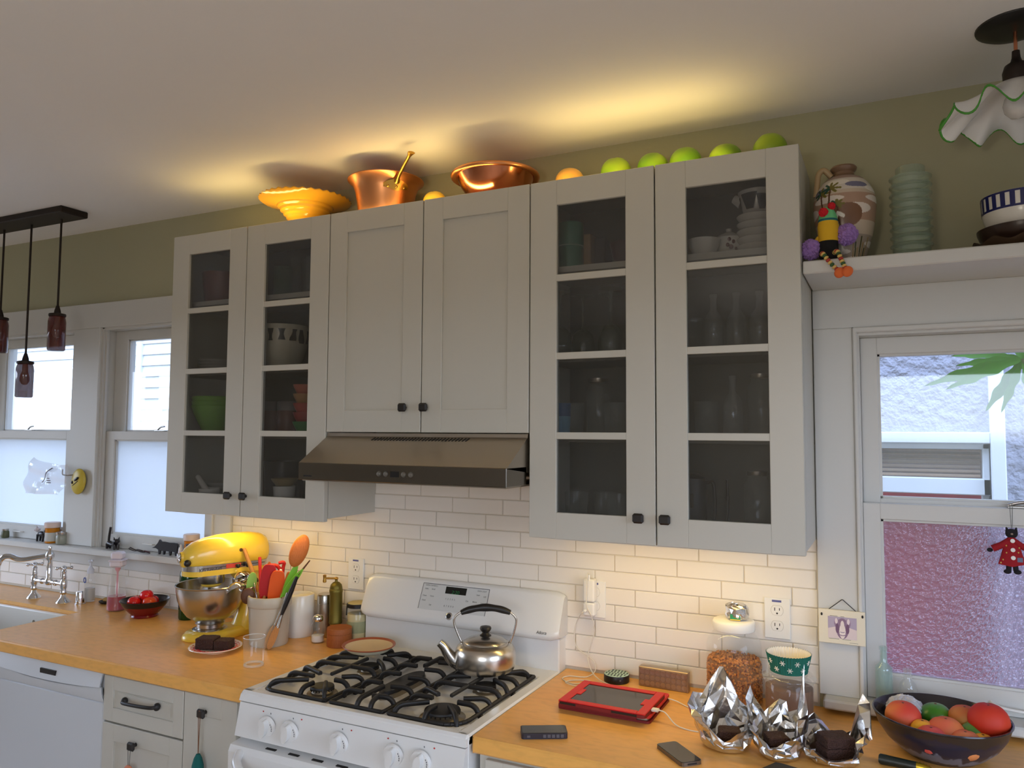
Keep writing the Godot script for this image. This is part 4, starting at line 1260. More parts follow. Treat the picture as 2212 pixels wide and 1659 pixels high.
func picture() -> void:
	var o := thing("picture_tile", "cream tile with a purple goat portrait hung on a black wire", "picture", Vector3(1.5975, 1.118, 0.0295))
	part("tile", mb().bb(Vector3(-0.060, -0.046, 0), Vector3(0.060, 0.046, 0.007), 0.0015), mat("cream_tile", rgb(232, 222, 198), 0.45), o)
	part("hanger_wire", mb().tube([Vector3(-0.034, 0.044, -0.001), Vector3(0.0005, 0.073, -0.003), Vector3(0.002, 0.0735, -0.003), Vector3(0.004, 0.073, -0.003), Vector3(0.04, 0.042, -0.001)], 0.0012, 6), M.black_plastic, o)
	for s in [-1.0, 1.0]:
		part("wire_knot", mb().ell(Vector3(s * 0.052 + 0.001, 0.033 + s * 0.001, 0.008), Vector3(0.0028, 0.0042, 0.0025), 10, 6), M.black_plastic, o)
	# the portrait as a painted print
	var im := Image.create(128, 104, false, Image.FORMAT_RGB8)
	for y in 104:
		for x in 128:
			var p := Vector2((x - 64) / 64.0, (y - 52) / 52.0)
			var c := Color8(226, 208, 206)
			if p.y < -0.25 + absf(p.x) * 0.35:
				c = Color8(178, 164, 184)
			var blob := func(cx: float, cy: float, rx: float, ry: float) -> bool:
				return pow((p.x - cx) / rx, 2.0) + pow((p.y - cy) / ry, 2.0) < 1.0
			if blob.call(0.0, 0.05, 0.44, 0.95):
				c = Color8(140, 112, 136)
			for s in [-1.0, 1.0]:
				if blob.call(s * 0.40, -0.45, 0.17, 0.42):
					c = Color8(150, 124, 150)
				if blob.call(s * 0.42, -0.62, 0.10, 0.26):
					c = Color8(228, 212, 214)
				if blob.call(s * 0.36, 0.05, 0.12, 0.45):
					c = Color8(116, 84, 112)
			if blob.call(0.0, 0.3, 0.22, 0.68):
				c = Color8(236, 222, 216)
			if blob.call(0.0, -0.28, 0.13, 0.4):
				c = Color8(232, 218, 212)
			if blob.call(0.0, 0.36, 0.15, 0.08) and not blob.call(0.0, 0.31, 0.13, 0.07):
				c = Color8(138, 120, 150)
			if blob.call(0.0, 0.60, 0.2, 0.13) and not blob.call(0.0, 0.54, 0.2, 0.12):
				c = Color8(128, 100, 130)
			im.set_pixel(x, y, c)
	var pm := mat("goat_print", Color.WHITE, 0.6)
	pm.albedo_texture = ImageTexture.create_from_image(im)
	var q := mb()
	q.face([Vector3(-0.035, -0.031, 0.0075), Vector3(0.038, -0.031, 0.0075), Vector3(0.038, 0.028, 0.0075), Vector3(-0.035, 0.028, 0.0075)], Vector3.BACK, [Vector2(0, 1), Vector2(1, 1), Vector2(1, 0), Vector2(0, 0)])
	part("portrait", q, pm, o)
	var ln := mb()
	for l in [[-0.020, 0.0295, 0.020, 0.0008], [0.002, 0.029, 0.01, 0.0008], [-0.02, -0.0325, 0.026, 0.0008], [0.012, -0.0325, 0.022, 0.0007], [0.030, -0.040, 0.022, 0.0006]]:
		ln.box(Vector3(l[0], l[1], 0.0072), Vector3(l[2], l[3], 0.0004))
	part("ink_lines", ln, M.black_plastic, o)

func sink_area() -> void:
	# deep white sink seen over the worktop edge
	var o := thing("apron_sink", "white apron-front sink below the left windows", "sink", Vector3(-1.70, 0.86, 0.44))
	var x0 := -0.355
	var x1 := 0.352
	var z0 := -0.207
	var z1 := 0.225
	var d := -0.22
	part("basin", mb().bb(Vector3(x0, d, z0), Vector3(x1, d + 0.02, z1)).bb(Vector3(x0, d, z0), Vector3(x0 + 0.022, 0.012, z1), 0.004).bb(Vector3(x1 - 0.022, d, z0), Vector3(x1, 0.012, z1), 0.004).bb(Vector3(x0, d, z0), Vector3(x1, 0.012, z0 + 0.022), 0.004).bb(Vector3(x0, d, z1 - 0.022), Vector3(x1, 0.012, z1), 0.006), M.white_china, o)
	part("overflow", mb().at(Vector3(0.10, -0.035, z0 + 0.0225)).cyl(Vector3.ZERO, Vector3(0, 0, 0.002), 0.008, 14), M.steel, o)
	part("drain", mb().at(Vector3(0, d + 0.02, 0)).lathe(V2([0.045, 0, 0.04, 0.003, 0.0, 0.001]), 24), M.steel, o)
	var sc := thing("sink_cabinet", "white base cabinet carrying the sink beside the dishwasher", "cabinet", Vector3(-1.70, 0, 0))
	part("body", mb().bb(Vector3(-0.44, 0.1, 0.02), Vector3(0.44, 0.638, 0.6)), M.base_white, sc)
	part("side_panel", mb().bb(Vector3(0.42, 0.638, 0.02), Vector3(0.44, 0.842, 0.6)), M.base_white, sc)
	# bridge tap
	var ch: Material = M.chrome
	var t := thing("bridge_tap", "chrome bridge tap with cross handles behind the sink", "tap", Vector3(-1.69, CT, 0.138))
	for s in [-1.0, 1.0]:
		var x: float = s * 0.104
		part("pillar", mb().at(Vector3(x, 0, 0)).lathe(V2([0.03, 0, 0.029, 0.004, 0.02, 0.014, 0.012, 0.024, 0.0095, 0.034, 0.0135, 0.04, 0.0135, 0.046, 0.0105, 0.055, 0.0145, 0.066, 0.0145, 0.092, 0.010, 0.1, 0.013, 0.108, 0.009, 0.12, 0.011, 0.135, 0.006, 0.142, 0, 0.143]), 20), ch, t)
		var hd := mb()
		hd.ell(Vector3(x, 0.150, 0), Vector3(0.012, 0.010, 0.012), 14, 8)
		for k in 4:
			var a := TAU * (k + 0.35) / 4.0
			var e := Vector3(cos(a), 0, sin(a))
			hd.tube([Vector3(x, 0.150, 0), Vector3(x, 0.150, 0) + e * 0.024], [0.0055, 0.0042], 8).ell(Vector3(x, 0.150, 0) + e * 0.028, Vector3.ONE * 0.0075, 10, 6)
		part("cross_handle", hd, ch, t)
		part("bridge_arm", mb().tube([Vector3(x, 0.079, 0), Vector3(0, 0.081, 0)], 0.0085, 12).ell(Vector3(x * 0.45, 0.08, 0), Vector3(0.006, 0.0135, 0.0135), 12, 8), ch, t)
	part("column", mb().lathe(V2([0, 0.066, 0.012, 0.067, 0.017, 0.076, 0.017, 0.09, 0.012, 0.098, 0.0125, 0.150, 0.0105, 0.175, 0.014, 0.182, 0.0185, 0.19, 0.0185, 0.204, 0.013, 0.215, 0.006, 0.222, 0.0075, 0.231, 0.005, 0.24, 0, 0.242]), 20), ch, t)
	part("spout", mb().tube(curve([Vector3(0, 0.198, 0), Vector3(-0.05, 0.190, 0.018), Vector3(-0.11, 0.178, 0.04), Vector3(-0.15, 0.178, 0.052), Vector3(-0.185, 0.190, 0.066), Vector3(-0.215, 0.182, 0.080), Vector3(-0.232, 0.150, 0.088), Vector3(-0.236, 0.115, 0.09)], 40), [0.011, 0.011, 0.0105, 0.0105, 0.0105, 0.0105, 0.0105, 0.0105, 0.0105, 0.0105, 0.0105, 0.0105, 0.0105, 0.0108, 0.011, 0.0115, 0.012, 0.0122, 0.0124, 0.0125, 0.0125, 0.0124, 0.0123, 0.0122, 0.0121, 0.012, 0.012, 0.012, 0.012, 0.012, 0.012, 0.012, 0.012, 0.012, 0.012, 0.012, 0.0122, 0.0124, 0.0126, 0.0128, 0.013], 12), ch, t)
	var ag := thing("air_gap", "short chrome cap standing right of the tap", "air gap", Vector3(-1.488, CT, 0.125))
	part("cap", mb().lathe(V2([0.0225, 0, 0.0225, 0.003, 0.0185, 0.004, 0.0185, 0.05, 0.017, 0.054, 0.0, 0.055]), 24), ch, ag)
	part("outlet", mb().bb(Vector3(0.004, 0.018, 0.012), Vector3(0.014, 0.045, 0.0195), 0.002), M.steel, ag)
	part("lever", mb().tube([Vector3(0.008, 0.054, 0.004), Vector3(0.022, 0.056, 0.008)], 0.003, 8), ch, ag)
	# pump bottle, tall pink bottle, sponge disc
	var sb := thing("soap_bottle", "clear pump bottle with white pump behind the chrome cap", "bottle", Vector3(-1.500, CT, 0.072))
	part("bottle", mb().lathe(V2([0, 0.0, 0.021, 0.001, 0.0225, 0.006, 0.0225, 0.095, 0.02, 0.11, 0.012, 0.123, 0.011, 0.130]), 24), glass("bottle_clear", rgb(206, 212, 214), 0.12), sb)
	part("liquid", mb().lathe(V2([0, 0.004, 0.0195, 0.004, 0.0205, 0.008, 0.0205, 0.06, 0, 0.06]), 20), mat("soap_liquid", rgb(196, 194, 188), 0.2), sb)
	part("pump", mb().lathe(V2([0.0135, 0.124, 0.0145, 0.128, 0.0145, 0.14, 0.008, 0.15, 0.0045, 0.158, 0.0045, 0.172, 0.011, 0.176, 0.011, 0.182, 0, 0.185]), 18).tube([Vector3(0, 0.180, 0), Vector3(0.02, 0.182, 0.008), Vector3(0.026, 0.178, 0.01)], 0.0035, 8), mat("pump_white", rgb(220, 222, 230), 0.35), sb)
	part("blue_ring", mb().at(Vector3(-0.006, 0.096, 0.0215), Basis(Vector3.RIGHT, PI / 2) * Basis(Vector3.BACK, 0.2)).lathe(V2([0.008, 0, 0.0125, 0.0, 0.0125, 0.0015, 0.008, 0.0015]), 18), mat("ring_blue", rgb(46, 74, 160), 0.5), sb)
	var pb := thing("pink_bottle", "tall clear conical bottle with pink liquid and a white two-step cap", "bottle", Vector3(-1.244, CT, 0.130), 0.5)
	part("bottle", mb().lathe(V2([0, 0, 0.036, 0.001, 0.040, 0.006, 0.037, 0.06, 0.031, 0.11, 0.026, 0.185, 0.026, 0.19]), 28), M.bottle_clear, pb)
	part("liquid", mb().lathe(V2([0, 0.003, 0.034, 0.003, 0.038, 0.008, 0.0352, 0.06, 0, 0.06]), 28), mat("pink_liquid", rgb(168, 22, 56), 0.15), pb)
	part("tube", mb().cyl(Vector3(0, 0.058, 0), Vector3(0, 0.165, 0), 0.004, 8).lathe(V2([0.004, 0.16, 0.011, 0.172, 0.011, 0.18, 0, 0.18]), 12), mat("tube_pink", rgb(226, 150, 160), 0.3), pb)
	part("cap", mb().bb(Vector3(-0.027, 0.182, -0.027), Vector3(0.027, 0.21, 0.027), 0.007).bb(Vector3(-0.03, 0.206, -0.03), Vector3(0.03, 0.213, 0.03), 0.005).bb(Vector3(-0.024, 0.213, -0.024), Vector3(0.024, 0.246, 0.024), 0.008), mat("cap_white", rgb(226, 218, 228), 0.35), pb)
	var sp := thing("sponge_dish", "dark round dish holding a tan sponge behind the pink bottle", "dish", Vector3(-1.395, CT, 0.055))
	part("dish", mb().lathe(V2([0, 0, 0.03, 0.0, 0.038, 0.006, 0.040, 0.011, 0.037, 0.011, 0.03, 0.006, 0, 0.005]), 24), M.iron_black, sp)
	solo("sponge", mb().box(Vector3(0, 0.0, 0), Vector3(0.046, 0.016, 0.03), 0.005), mat("sponge_tan", rgb(190, 156, 96), 0.95), "tan sponge lying in the dark round dish", "sponge", Vector3(-1.395, CT + 0.0145, 0.055), 0.2)

func sill_things() -> void:
	var Y := 1.115
	var bk := mat("figure_black", rgb(26, 22, 26), 0.3)
	# from left to right along the stool
	var j0 := thing("jar", "dark green little jar at the far left end of the stool", "jar", Vector3(-2.225, Y, 0.02))
	part("body", mb().lathe(V2([0, 0, 0.016, 0.001, 0.018, 0.006, 0.017, 0.03, 0.013, 0.036, 0, 0.037]), 18), mat("jar_green", rgb(86, 88, 60), 0.4), j0)
	part("lid", mb().lathe(V2([0.014, 0.036, 0.0145, 0.044, 0, 0.045]), 18), M.steel, j0)
	var dg := thing("dog_figure", "small black dog figure with a red and white head on the stool", "figurine", Vector3(-1.955, Y, 0.012))
	dg.scale = Vector3.ONE * 1.25
	part("body", mb().ell(Vector3(0.005, 0.028, 0), Vector3(0.024, 0.011, 0.010), 14, 10).ell(Vector3(0.024, 0.033, 0), Vector3(0.006, 0.012, 0.006), 10, 8), bk, dg)
	for l in [[-0.012, 0.006], [-0.012, -0.006], [0.022, 0.006], [0.022, -0.006]]:
		part("leg", mb().tube([Vector3(l[0], 0.026, l[1]), Vector3(l[0] - 0.003, 0.0, l[1])], [0.005, 0.0035], 8), bk, dg)
	part("head", mb().ell(Vector3(-0.024, 0.044, 0), Vector3(0.011, 0.010, 0.009), 12, 8).tube([Vector3(-0.02, 0.05, 0.005), Vector3(-0.017, 0.06, 0.008)], [0.004, 0.001], 6), mat("head_white", rgb(206, 196, 196), 0.4), dg)
	part("muzzle", mb().ell(Vector3(-0.034, 0.041, 0), Vector3(0.006, 0.005, 0.005), 10, 6), mat("muzzle_red", rgb(150, 40, 40), 0.5), dg)
	pill_bottle("white-capped orange pill bottle half labelled at the left window", Vector3(-1.862, Y, 0.018), 0.031, 0.097, true)
	var gj := thing("jar", "small grey glass jar with lid beside the white-labelled pill bottle", "jar", Vector3(-1.778, Y, 0.026))
	gj.scale = Vector3.ONE * 1.3
	part("body", mb().lathe(V2([0, 0, 0.018, 0.001, 0.02, 0.005, 0.02, 0.03, 0.017, 0.036, 0, 0.036]), 20), mat("jar_grey", rgb(150, 152, 138), 0.25), gj)
	part("lid", mb().lathe(V2([0.0195, 0.034, 0.021, 0.037, 0.021, 0.044, 0, 0.046]), 20), M.steel, gj)
	var cat := thing("cat_figure", "black cat figure with upright tail in the stool corner", "figurine", Vector3(-1.435, Y, 0.018), -0.2)
	cat.scale = Vector3(1.5, 1.05, 1.3)
	part("body", mb().tube(curve([Vector3(-0.022, 0.026, 0), Vector3(-0.008, 0.022, 0), Vector3(0.01, 0.021, 0), Vector3(0.022, 0.028, 0)], 10), [0.008, 0.010, 0.0105, 0.010, 0.0098, 0.0098, 0.0098, 0.0098, 0.010, 0.010, 0.008], 12), bk, cat)
	part("tail", mb().tube(curve([Vector3(-0.024, 0.024, 0), Vector3(-0.022, 0.05, 0), Vector3(-0.018, 0.072, 0), Vector3(-0.014, 0.092, 0)], 12), 0.0042, 8), bk, cat)
	for l in [[-0.022, 0.005], [-0.022, -0.005], [0.02, 0.005], [0.024, -0.005]]:
		part("leg", mb().tube([Vector3(l[0], 0.022, l[1]), Vector3(l[0] * 1.1, 0.0, l[1])], [0.006, 0.004], 8), bk, cat)
	part("head", mb().ell(Vector3(0.027, 0.037, 0), Vector3(0.010, 0.010, 0.010), 12, 8).tube([Vector3(0.024, 0.042, 0.006), Vector3(0.023, 0.055, 0.008)], [0.004, 0.0008], 6).tube([Vector3(0.03, 0.042, -0.004), Vector3(0.031, 0.055, -0.006)], [0.004, 0.0008], 6), bk, cat)
	var dk := mat("twig_dark", rgb(52, 40, 40), 0.6)
	var gl := thing("spectacles", "folded dark spectacles lying on the stool", "spectacles", Vector3(-1.235, Y, 0.028))
	gl.scale = Vector3(1.25, 1.0, 1.0)
	part("frame", mb().tube(arc(Vector3(-0.03, 0.012, 0.01), Vector3.RIGHT, Vector3(0, 0.5, 0.85), 0.016, 0, TAU, 16), 0.0016, 6).tube(arc(Vector3(0.012, 0.010, 0.012), Vector3.RIGHT, Vector3(0, 0.5, 0.85), 0.016, 0, TAU, 16), 0.0016, 6), dk, gl)
	part("temple", mb().tube(curve([Vector3(-0.05, 0.02, 0.006), Vector3(-0.02, 0.006, -0.004), Vector3(0.03, 0.005, 0.002), Vector3(0.062, 0.004, 0.016)], 12), 0.0022, 6), dk, gl)
	part("temple", mb().tube(curve([Vector3(0.03, 0.012, 0.012), Vector3(0.045, 0.006, 0.0), Vector3(0.0, 0.004, -0.014), Vector3(-0.03, 0.003, -0.016)], 12), 0.0022, 6), mat("temple_red", rgb(84, 34, 40), 0.5), gl)
	var pg := thing("pig_figure", "flat black sheet-metal pig standing on the stool", "figurine", Vector3(-1.078, Y, 0.024), 0.1)
	pg.scale = Vector3(1.28, 0.98, 1.0)
	var pig := V2([-0.062, 0.028, -0.05, 0.034, -0.042, 0.044, -0.036, 0.052, -0.03, 0.066, -0.022, 0.058, -0.01, 0.058, 0.01, 0.055, 0.03, 0.056, 0.044, 0.054, 0.048, 0.044, 0.046, 0.03, 0.046, 0.012, 0.043, 0.0, 0.039, 0.0, 0.037, 0.016, 0.022, 0.019, 0.018, 0.0, 0.014, 0.0, 0.012, 0.018, -0.006, 0.018, -0.008, 0.002, -0.012, 0.002, -0.014, 0.018, -0.024, 0.02, -0.028, 0.002, -0.032, 0.002, -0.034, 0.022, -0.044, 0.028])
	part("body", mb().prism(pig, -0.004, 0.004), mat("sheet_black", rgb(30, 27, 32), 0.55), pg)
	part("tail", mb().tube(curve([Vector3(0.046, 0.048, 0), Vector3(0.054, 0.05, 0.003), Vector3(0.052, 0.044, 0.004), Vector3(0.058, 0.042, 0)], 8), 0.0018, 6), M.sheet_black, pg)
	var wb := thing("dropper_bottle", "tiny white dropper bottle right of the black pig", "bottle", Vector3(-0.986, Y, 0.030))
	part("body", mb().lathe(V2([0, 0, 0.0105, 0.001, 0.011, 0.004, 0.011, 0.022, 0.008, 0.027, 0, 0.027]), 16), mat("bottle_white", rgb(224, 214, 220), 0.4), wb)
	part("cap", mb().lathe(V2([0.0085, 0.026, 0.009, 0.034, 0.0045, 0.042, 0.003, 0.052, 0, 0.053]), 16), M.white_plastic, wb)
	pill_bottle("orange pill bottle with white cap at the right end of the stool", Vector3(-0.928, Y, 0.026), 0.029, 0.1, false)
	# dark green wine bottle on the worktop behind the mixer
	var gb := thing("wine_bottle", "dark green wine bottle standing behind the yellow mixer", "bottle", Vector3(-0.852, CT, 0.10))
	var gg := mat("bottle_green", rgb(10, 58, 22), 0.06)
	part("bottle", mb().lathe(V2([0, 0, 0.034, 0.001, 0.037, 0.008, 0.037, 0.165, 0.034, 0.19, 0.020, 0.222, 0.0145, 0.238, 0.0138, 0.285, 0.0155, 0.287, 0.0155, 0.296, 0.012, 0.298, 0, 0.298]), 32), gg, gb)
	part("label", mb().lathe(V2([0.0374, 0.05, 0.0374, 0.146]), 32), mat("label_dark", rgb(34, 18, 18), 0.6), gb)
	part("neck_band", mb().lathe(V2([0.0148, 0.27, 0.0148, 0.287, 0.0165, 0.288, 0.0165, 0.3, 0, 0.301]), 24), M.black_plastic, gb)
	# yellow wall pocket with a drying bag clipped to it
	var yo := thing("wall_hook", "yellow gourd-shaped wall hook with a dark bird on the window casing", "hook", Vector3(-1.658, 1.412, 0.0215))
	part("body", mb().ell(Vector3(0, 0, 0.017), Vector3(0.048, 0.060, 0.017), 22, 14, Basis(Vector3.BACK, -0.18)), mat("hook_yellow", rgb(206, 182, 66), 0.35), yo)
	part("bird", mb().ell(Vector3(0.008, 0.012, 0.034), Vector3(0.018, 0.007, 0.005), 14, 8, Basis(Vector3.BACK, 0.5)).ell(Vector3(-0.022, -0.004, 0.032), Vector3(0.007, 0.008, 0.005), 12, 8), M.figure_black, yo)
	part("stroke", mb().tube(curve([Vector3(-0.032, -0.022, 0.026), Vector3(-0.01, -0.014, 0.0345), Vector3(0.018, 0.004, 0.0345)], 10), 0.0016, 6), M.figure_black, yo)
	part("hook_arm", mb().tube(curve([Vector3(-0.025, 0.03, 0.025), Vector3(-0.05, 0.028, 0.04), Vector3(-0.075, 0.032, 0.045), Vector3(-0.080, 0.055, 0.042)], 12), 0.003, 8), M.steel, yo)
	var bag := thing("plastic_bag", "clear zip bag with grey print hung to dry from the yellow hook", "bag", Vector3(-1.745, 1.535, 0.060))
	var bm := glass("bag_film", rgb(226, 230, 236), 0.16)
	bm.roughness = 0.15
	var bf := func(u: float, v: float) -> Vector3:
		var x := lerpf(-0.2 - 0.08 * v, 0.055 - 0.05 * v, u)
		var top := lerpf(-0.015, -0.045, u) - 0.015 * sin(u * PI)
		var bot := lerpf(-0.19, -0.184, u)
		return Vector3(x, lerpf(top, bot, v) , 0.012 * sin(u * 9.0 + v * 4.0) + 0.008 * sin(v * 11.0 - u * 3.0) + 0.010)
	part("film", mb().sheet(bf, 22, 16, true, 0.002), bm, bag)
	var pr := mat("print_grey", rgb(120, 110, 112), 0.7)
	part("print_band", mb().sheet(func(u: float, v: float) -> Vector3: return bf.call(0.42 + 0.055 * u + 0.11 * (1.0 - v) * (1.0 - v), 0.12 + 0.5 * v) + Vector3(0, 0, 0.006), 3, 10, false, 0.0006), pr, bag)
	for k in 3:
		part("print_line", mb().sheet(func(u: float, v: float) -> Vector3: return bf.call(0.60 + 0.1 * u, 0.44 + 0.075 * k + 0.03 * v) + Vector3(0, 0, 0.006), 4, 1, false, 0.0006), pr, bag)

func pill_bottle(label: String, at: Vector3, r: float, h: float, labelled: bool) -> void:
	var o := thing("pill_bottle", label, "bottle", at)
	var am: Material = M["amber_plastic"] if M.has("amber_plastic") else mat("amber_plastic", rgb(206, 128, 22), 0.15)
	part("bottle", mb().lathe(V2([0, 0, r * 0.94, 0.001, r, 0.004, r, h * 0.72, r * 0.9, h * 0.75, 0, h * 0.75]), 24), am, o)
	part("cap", mb().lathe(V2([r * 1.0, h * 0.74, r * 1.14, h * 0.75, r * 1.14, h * 0.97, r * 1.05, h, 0, h]), 24), mat("cap_pale", rgb(226, 202, 190), 0.4), o)
	if labelled:
		part("label", mb().lathe(V2([r * 1.02, h * 0.10, r * 1.02, h * 0.52]), 24), mat("label_pale", rgb(200, 198, 190), 0.6), o)

func fruit(called: String, label: String, at: Vector3, r: Vector3, c: Color, blush: Color, category: String, group := "", turn := 0.0, dimple := 0.12, rough := 0.45) -> Node3D:
	var o := thing(called, label, category, at, turn, group)
	var m := mb()
	var seg := 26
	var rings := 16
	var f0 := m.V.size()
	for i in rings + 1:
		var t := PI * i / rings
		for s in seg + 1:
			var a := TAU * s / seg
			var q := Vector3(sin(t) * cos(a), -cos(t), sin(t) * sin(a))
			var k := 1.0 - dimple * exp(-pow(sin(t) / 0.28, 2.0)) * (1.0 if t > PI / 2 else 0.5)
			k *= 1.0 - 0.04 * exp(-pow((a - PI / 2) / 0.22, 2.0)) * (1.0 if dimple > 0.08 else 0.0)
			var w := clampf(0.5 + 0.75 * (q.x * 0.6 + q.y * 0.35 + q.z * 0.3) + 0.15 * sin(a * 3.0 + t * 4.0), 0, 1)
			m.col = c.lerp(blush, w).srgb_to_linear()
			m.vert(q * k * r, (q / r).normalized(), Vector2(float(s) / seg, float(i) / rings))
	for i in rings:
		for s in seg:
			var n := f0 + i * (seg + 1) + s
			m.tri(n, n + 1, n + seg + 1)
			m.tri(n + 1, n + seg + 2, n + seg + 1)
	var sk: StandardMaterial3D = M.get("fruit_skin_%d" % int(rough * 100), null)
	if sk == null:
		sk = mat("fruit_skin_%d" % int(rough * 100), Color.WHITE, rough)
		sk.vertex_color_use_as_albedo = true
	part("flesh", m, sk, o)
	part("stem_end", mb().ell(Vector3(0, r.y * (1.0 - dimple) * 0.985, 0), Vector3(0.0035, 0.0022, 0.0035), 8, 5), M.wood_dark, o)
	return o

func mixer() -> void:
	var ye: Material = M.yellow_enamel
	var o := thing("stand_mixer", "yellow enamel stand mixer with a steel bowl beside the crock", "mixer", Vector3(-0.552, CT, 0.262), -0.379)
	# foot
	var rings := []
	for lv in [[0.0, 0.95], [0.004, 1.0], [0.016, 0.985], [0.026, 0.92], [0.032, 0.8], [0.034, 0.62]]:
		var ring := []
		for k in 40:
			var a := TAU * k / 40.0
			var hw := lerpf(0.062, 0.092, smoothstep(-0.5, 0.6, cos(a)))
			ring.append(Vector3(sin(a) * hw * lv[1], lv[0], -0.05 + 0.150 * cos(a) * lv[1]))
		rings.append(ring)
	var foot := part("foot", mb().loft(rings), ye, o)
	# column
	rings = []
	for lv in [[0.02, -0.130, 0.060, 0.060], [0.04, -0.138, 0.050, 0.050], [0.08, -0.145, 0.043, 0.042], [0.14, -0.148, 0.040, 0.039], [0.19, -0.143, 0.040, 0.043], [0.225, -0.128, 0.044, 0.058], [0.245, -0.115, 0.050, 0.075], [0.258, -0.11, 0.052, 0.085]]:
		var ring := []
		for k in 32:
			var a := TAU * k / 32.0
			ring.append(Vector3(sin(a) * lv[2], lv[0], lv[1] + cos(a) * lv[3]))
		rings.append(ring)
	part("column", mb().loft(rings), ye, o)
	# head
	rings = []
	for st in [[-0.214, 0.30, 0.010, 0.012, 0.010], [-0.211, 0.30, 0.028, 0.038, 0.024], [-0.200, 0.30, 0.043, 0.058, 0.038], [-0.178, 0.30, 0.053, 0.070, 0.044], [-0.14, 0.30, 0.0575, 0.076, 0.046], [-0.08, 0.30, 0.059, 0.077, 0.046], [-0.02, 0.30, 0.0585, 0.074, 0.046], [0.03, 0.299, 0.056, 0.067, 0.045], [0.07, 0.297, 0.050, 0.056, 0.043], [0.095, 0.294, 0.040, 0.041, 0.036], [0.110, 0.292, 0.025, 0.025, 0.024], [0.115, 0.291, 0.008, 0.008, 0.008]]:
		var ring := []
		for k in 36:
			var a := TAU * k / 36.0
			var sx := signf(sin(a)) * pow(absf(sin(a)), 0.75)
			var cy := signf(cos(a)) * pow(absf(cos(a)), 0.85)
			ring.append(Vector3(sx * st[2], st[1] + cy * (st[3] if cy > 0 else st[4]), st[0]))
		rings.append(ring)
	var hd := part("head", mb().loft(rings), ye, o)
	# silver band and the lip below it
	var stad := func(w: float, z0: float, z1: float) -> Array:
		var a := []
		for k in 25:
			var t := PI * k / 24.0
			a.append(Vector2(w * cos(t), -(z1 - w * 0.9) - w * 0.9 * sin(t)))
		for k in 25:
			var t := PI + PI * k / 24.0
			a.append(Vector2(w * cos(t), -(z0 + w * 0.7) - w * 0.7 * sin(t)))
		return a
	var flat := Basis(Vector3.RIGHT, -PI / 2)
	part("band", mb().at(Vector3.ZERO, flat).prism((stad as Callable).call(0.0598, -0.206, 0.108), 0.253, 0.273, true), M.steel, hd)
	part("lip", mb().at(Vector3.ZERO, flat).prism((stad as Callable).call(0.0605, -0.198, 0.106), 0.2345, 0.2535, true), ye, hd)
	words("maker_lettering", "KitchenAid", 0.017, M.black_plastic, hd, Vector3(0.0602, 0.2575, 0.028), Basis(Vector3.UP, PI / 2))
	part("band_stripe", mb().bb(Vector3(0.0595, 0.2555, -0.085), Vector3(0.0603, 0.2705, -0.03)), mat("stripe_red", rgb(206, 66, 50), 0.4), hd)
	part("band_line", mb().bb(Vector3(0.0595, 0.2625, -0.18), Vector3(0.0602, 0.2645, 0.06)), M.black_plastic, hd)
	part("lever_knob", mb().cyl(Vector3(0.058, 0.263, -0.068), Vector3(0.074, 0.263, -0.068), 0.004, 8).ell(Vector3(0.077, 0.263, -0.068), Vector3.ONE * 0.0085, 14, 10), M.black_plastic, hd)
	part("lever_knob", mb().cyl(Vector3(0.058, 0.262, -0.106), Vector3(0.072, 0.262, -0.106), 0.004, 8).ell(Vector3(0.075, 0.262, -0.106), Vector3.ONE * 0.0085, 14, 10), M.black_plastic, hd)
	part("hinge_pin", mb().at(Vector3(0.0575, 0.318, -0.085), Basis(Vector3.BACK, -PI / 2)).lathe(V2([0.0065, 0, 0.0065, 0.002, 0, 0.0025]), 14), mat("pin_brown", rgb(80, 60, 20), 0.4), hd)
	part("hub", mb().at(Vector3(0, 0.302, 0.098), Basis(Vector3.RIGHT, PI / 2)).lathe(V2([0.021, 0, 0.021, 0.016, 0.019, 0.020, 0.0, 0.021]), 24), ye, hd)
	part("hub_cap", mb().at(Vector3(0, 0.302, 0.119), Basis(Vector3.RIGHT, PI / 2)).lathe(V2([0.0185, 0, 0.0185, 0.004, 0.0, 0.006]), 24), M.chrome, hd)
	part("hub_knob", mb().cyl(Vector3(0.022, 0.290, 0.100), Vector3(0.038, 0.287, 0.104), 0.005, 8).ell(Vector3(0.043, 0.286, 0.105), Vector3(0.011, 0.0125, 0.0125), 16, 10), M.black_plastic, hd)
	part("collar", mb().lathe(V2([0.030, 0.198, 0.0455, 0.2, 0.047, 0.205, 0.047, 0.236]), 32), M.steel, hd)
	part("planetary", mb().lathe(V2([0.0, 0.186, 0.03, 0.187, 0.036, 0.192, 0.036, 0.2]), 28), ye, hd)
	part("beater_shaft", mb().cyl(Vector3(0.015, 0.10, 0.01), Vector3(0.015, 0.188, 0.01), 0.007, 12).bb(Vector3(-0.02, 0.085, 0.006), Vector3(0.05, 0.12, 0.012), 0.002), M.steel, hd)
	# bowl
	var bo := part("bowl", mb().lathe(V2([0.052, 0.033, 0.053, 0.037, 0.047, 0.041, 0.047, 0.052, 0.052, 0.055, 0.046, 0.058, 0.058, 0.066, 0.083, 0.083, 0.103, 0.110, 0.116, 0.142, 0.1215, 0.175, 0.1225, 0.191, 0.1255, 0.193, 0.1265, 0.1955, 0.1245, 0.198, 0.120, 0.196, 0.1190, 0.175, 0.113, 0.142, 0.1, 0.112, 0.08, 0.086, 0.05, 0.069, 0.0, 0.066]), 64), M.steel, o)
	part("seat", mb().lathe(V2([0.062, 0.028, 0.062, 0.034, 0.054, 0.036]), 32), M.steel, foot)

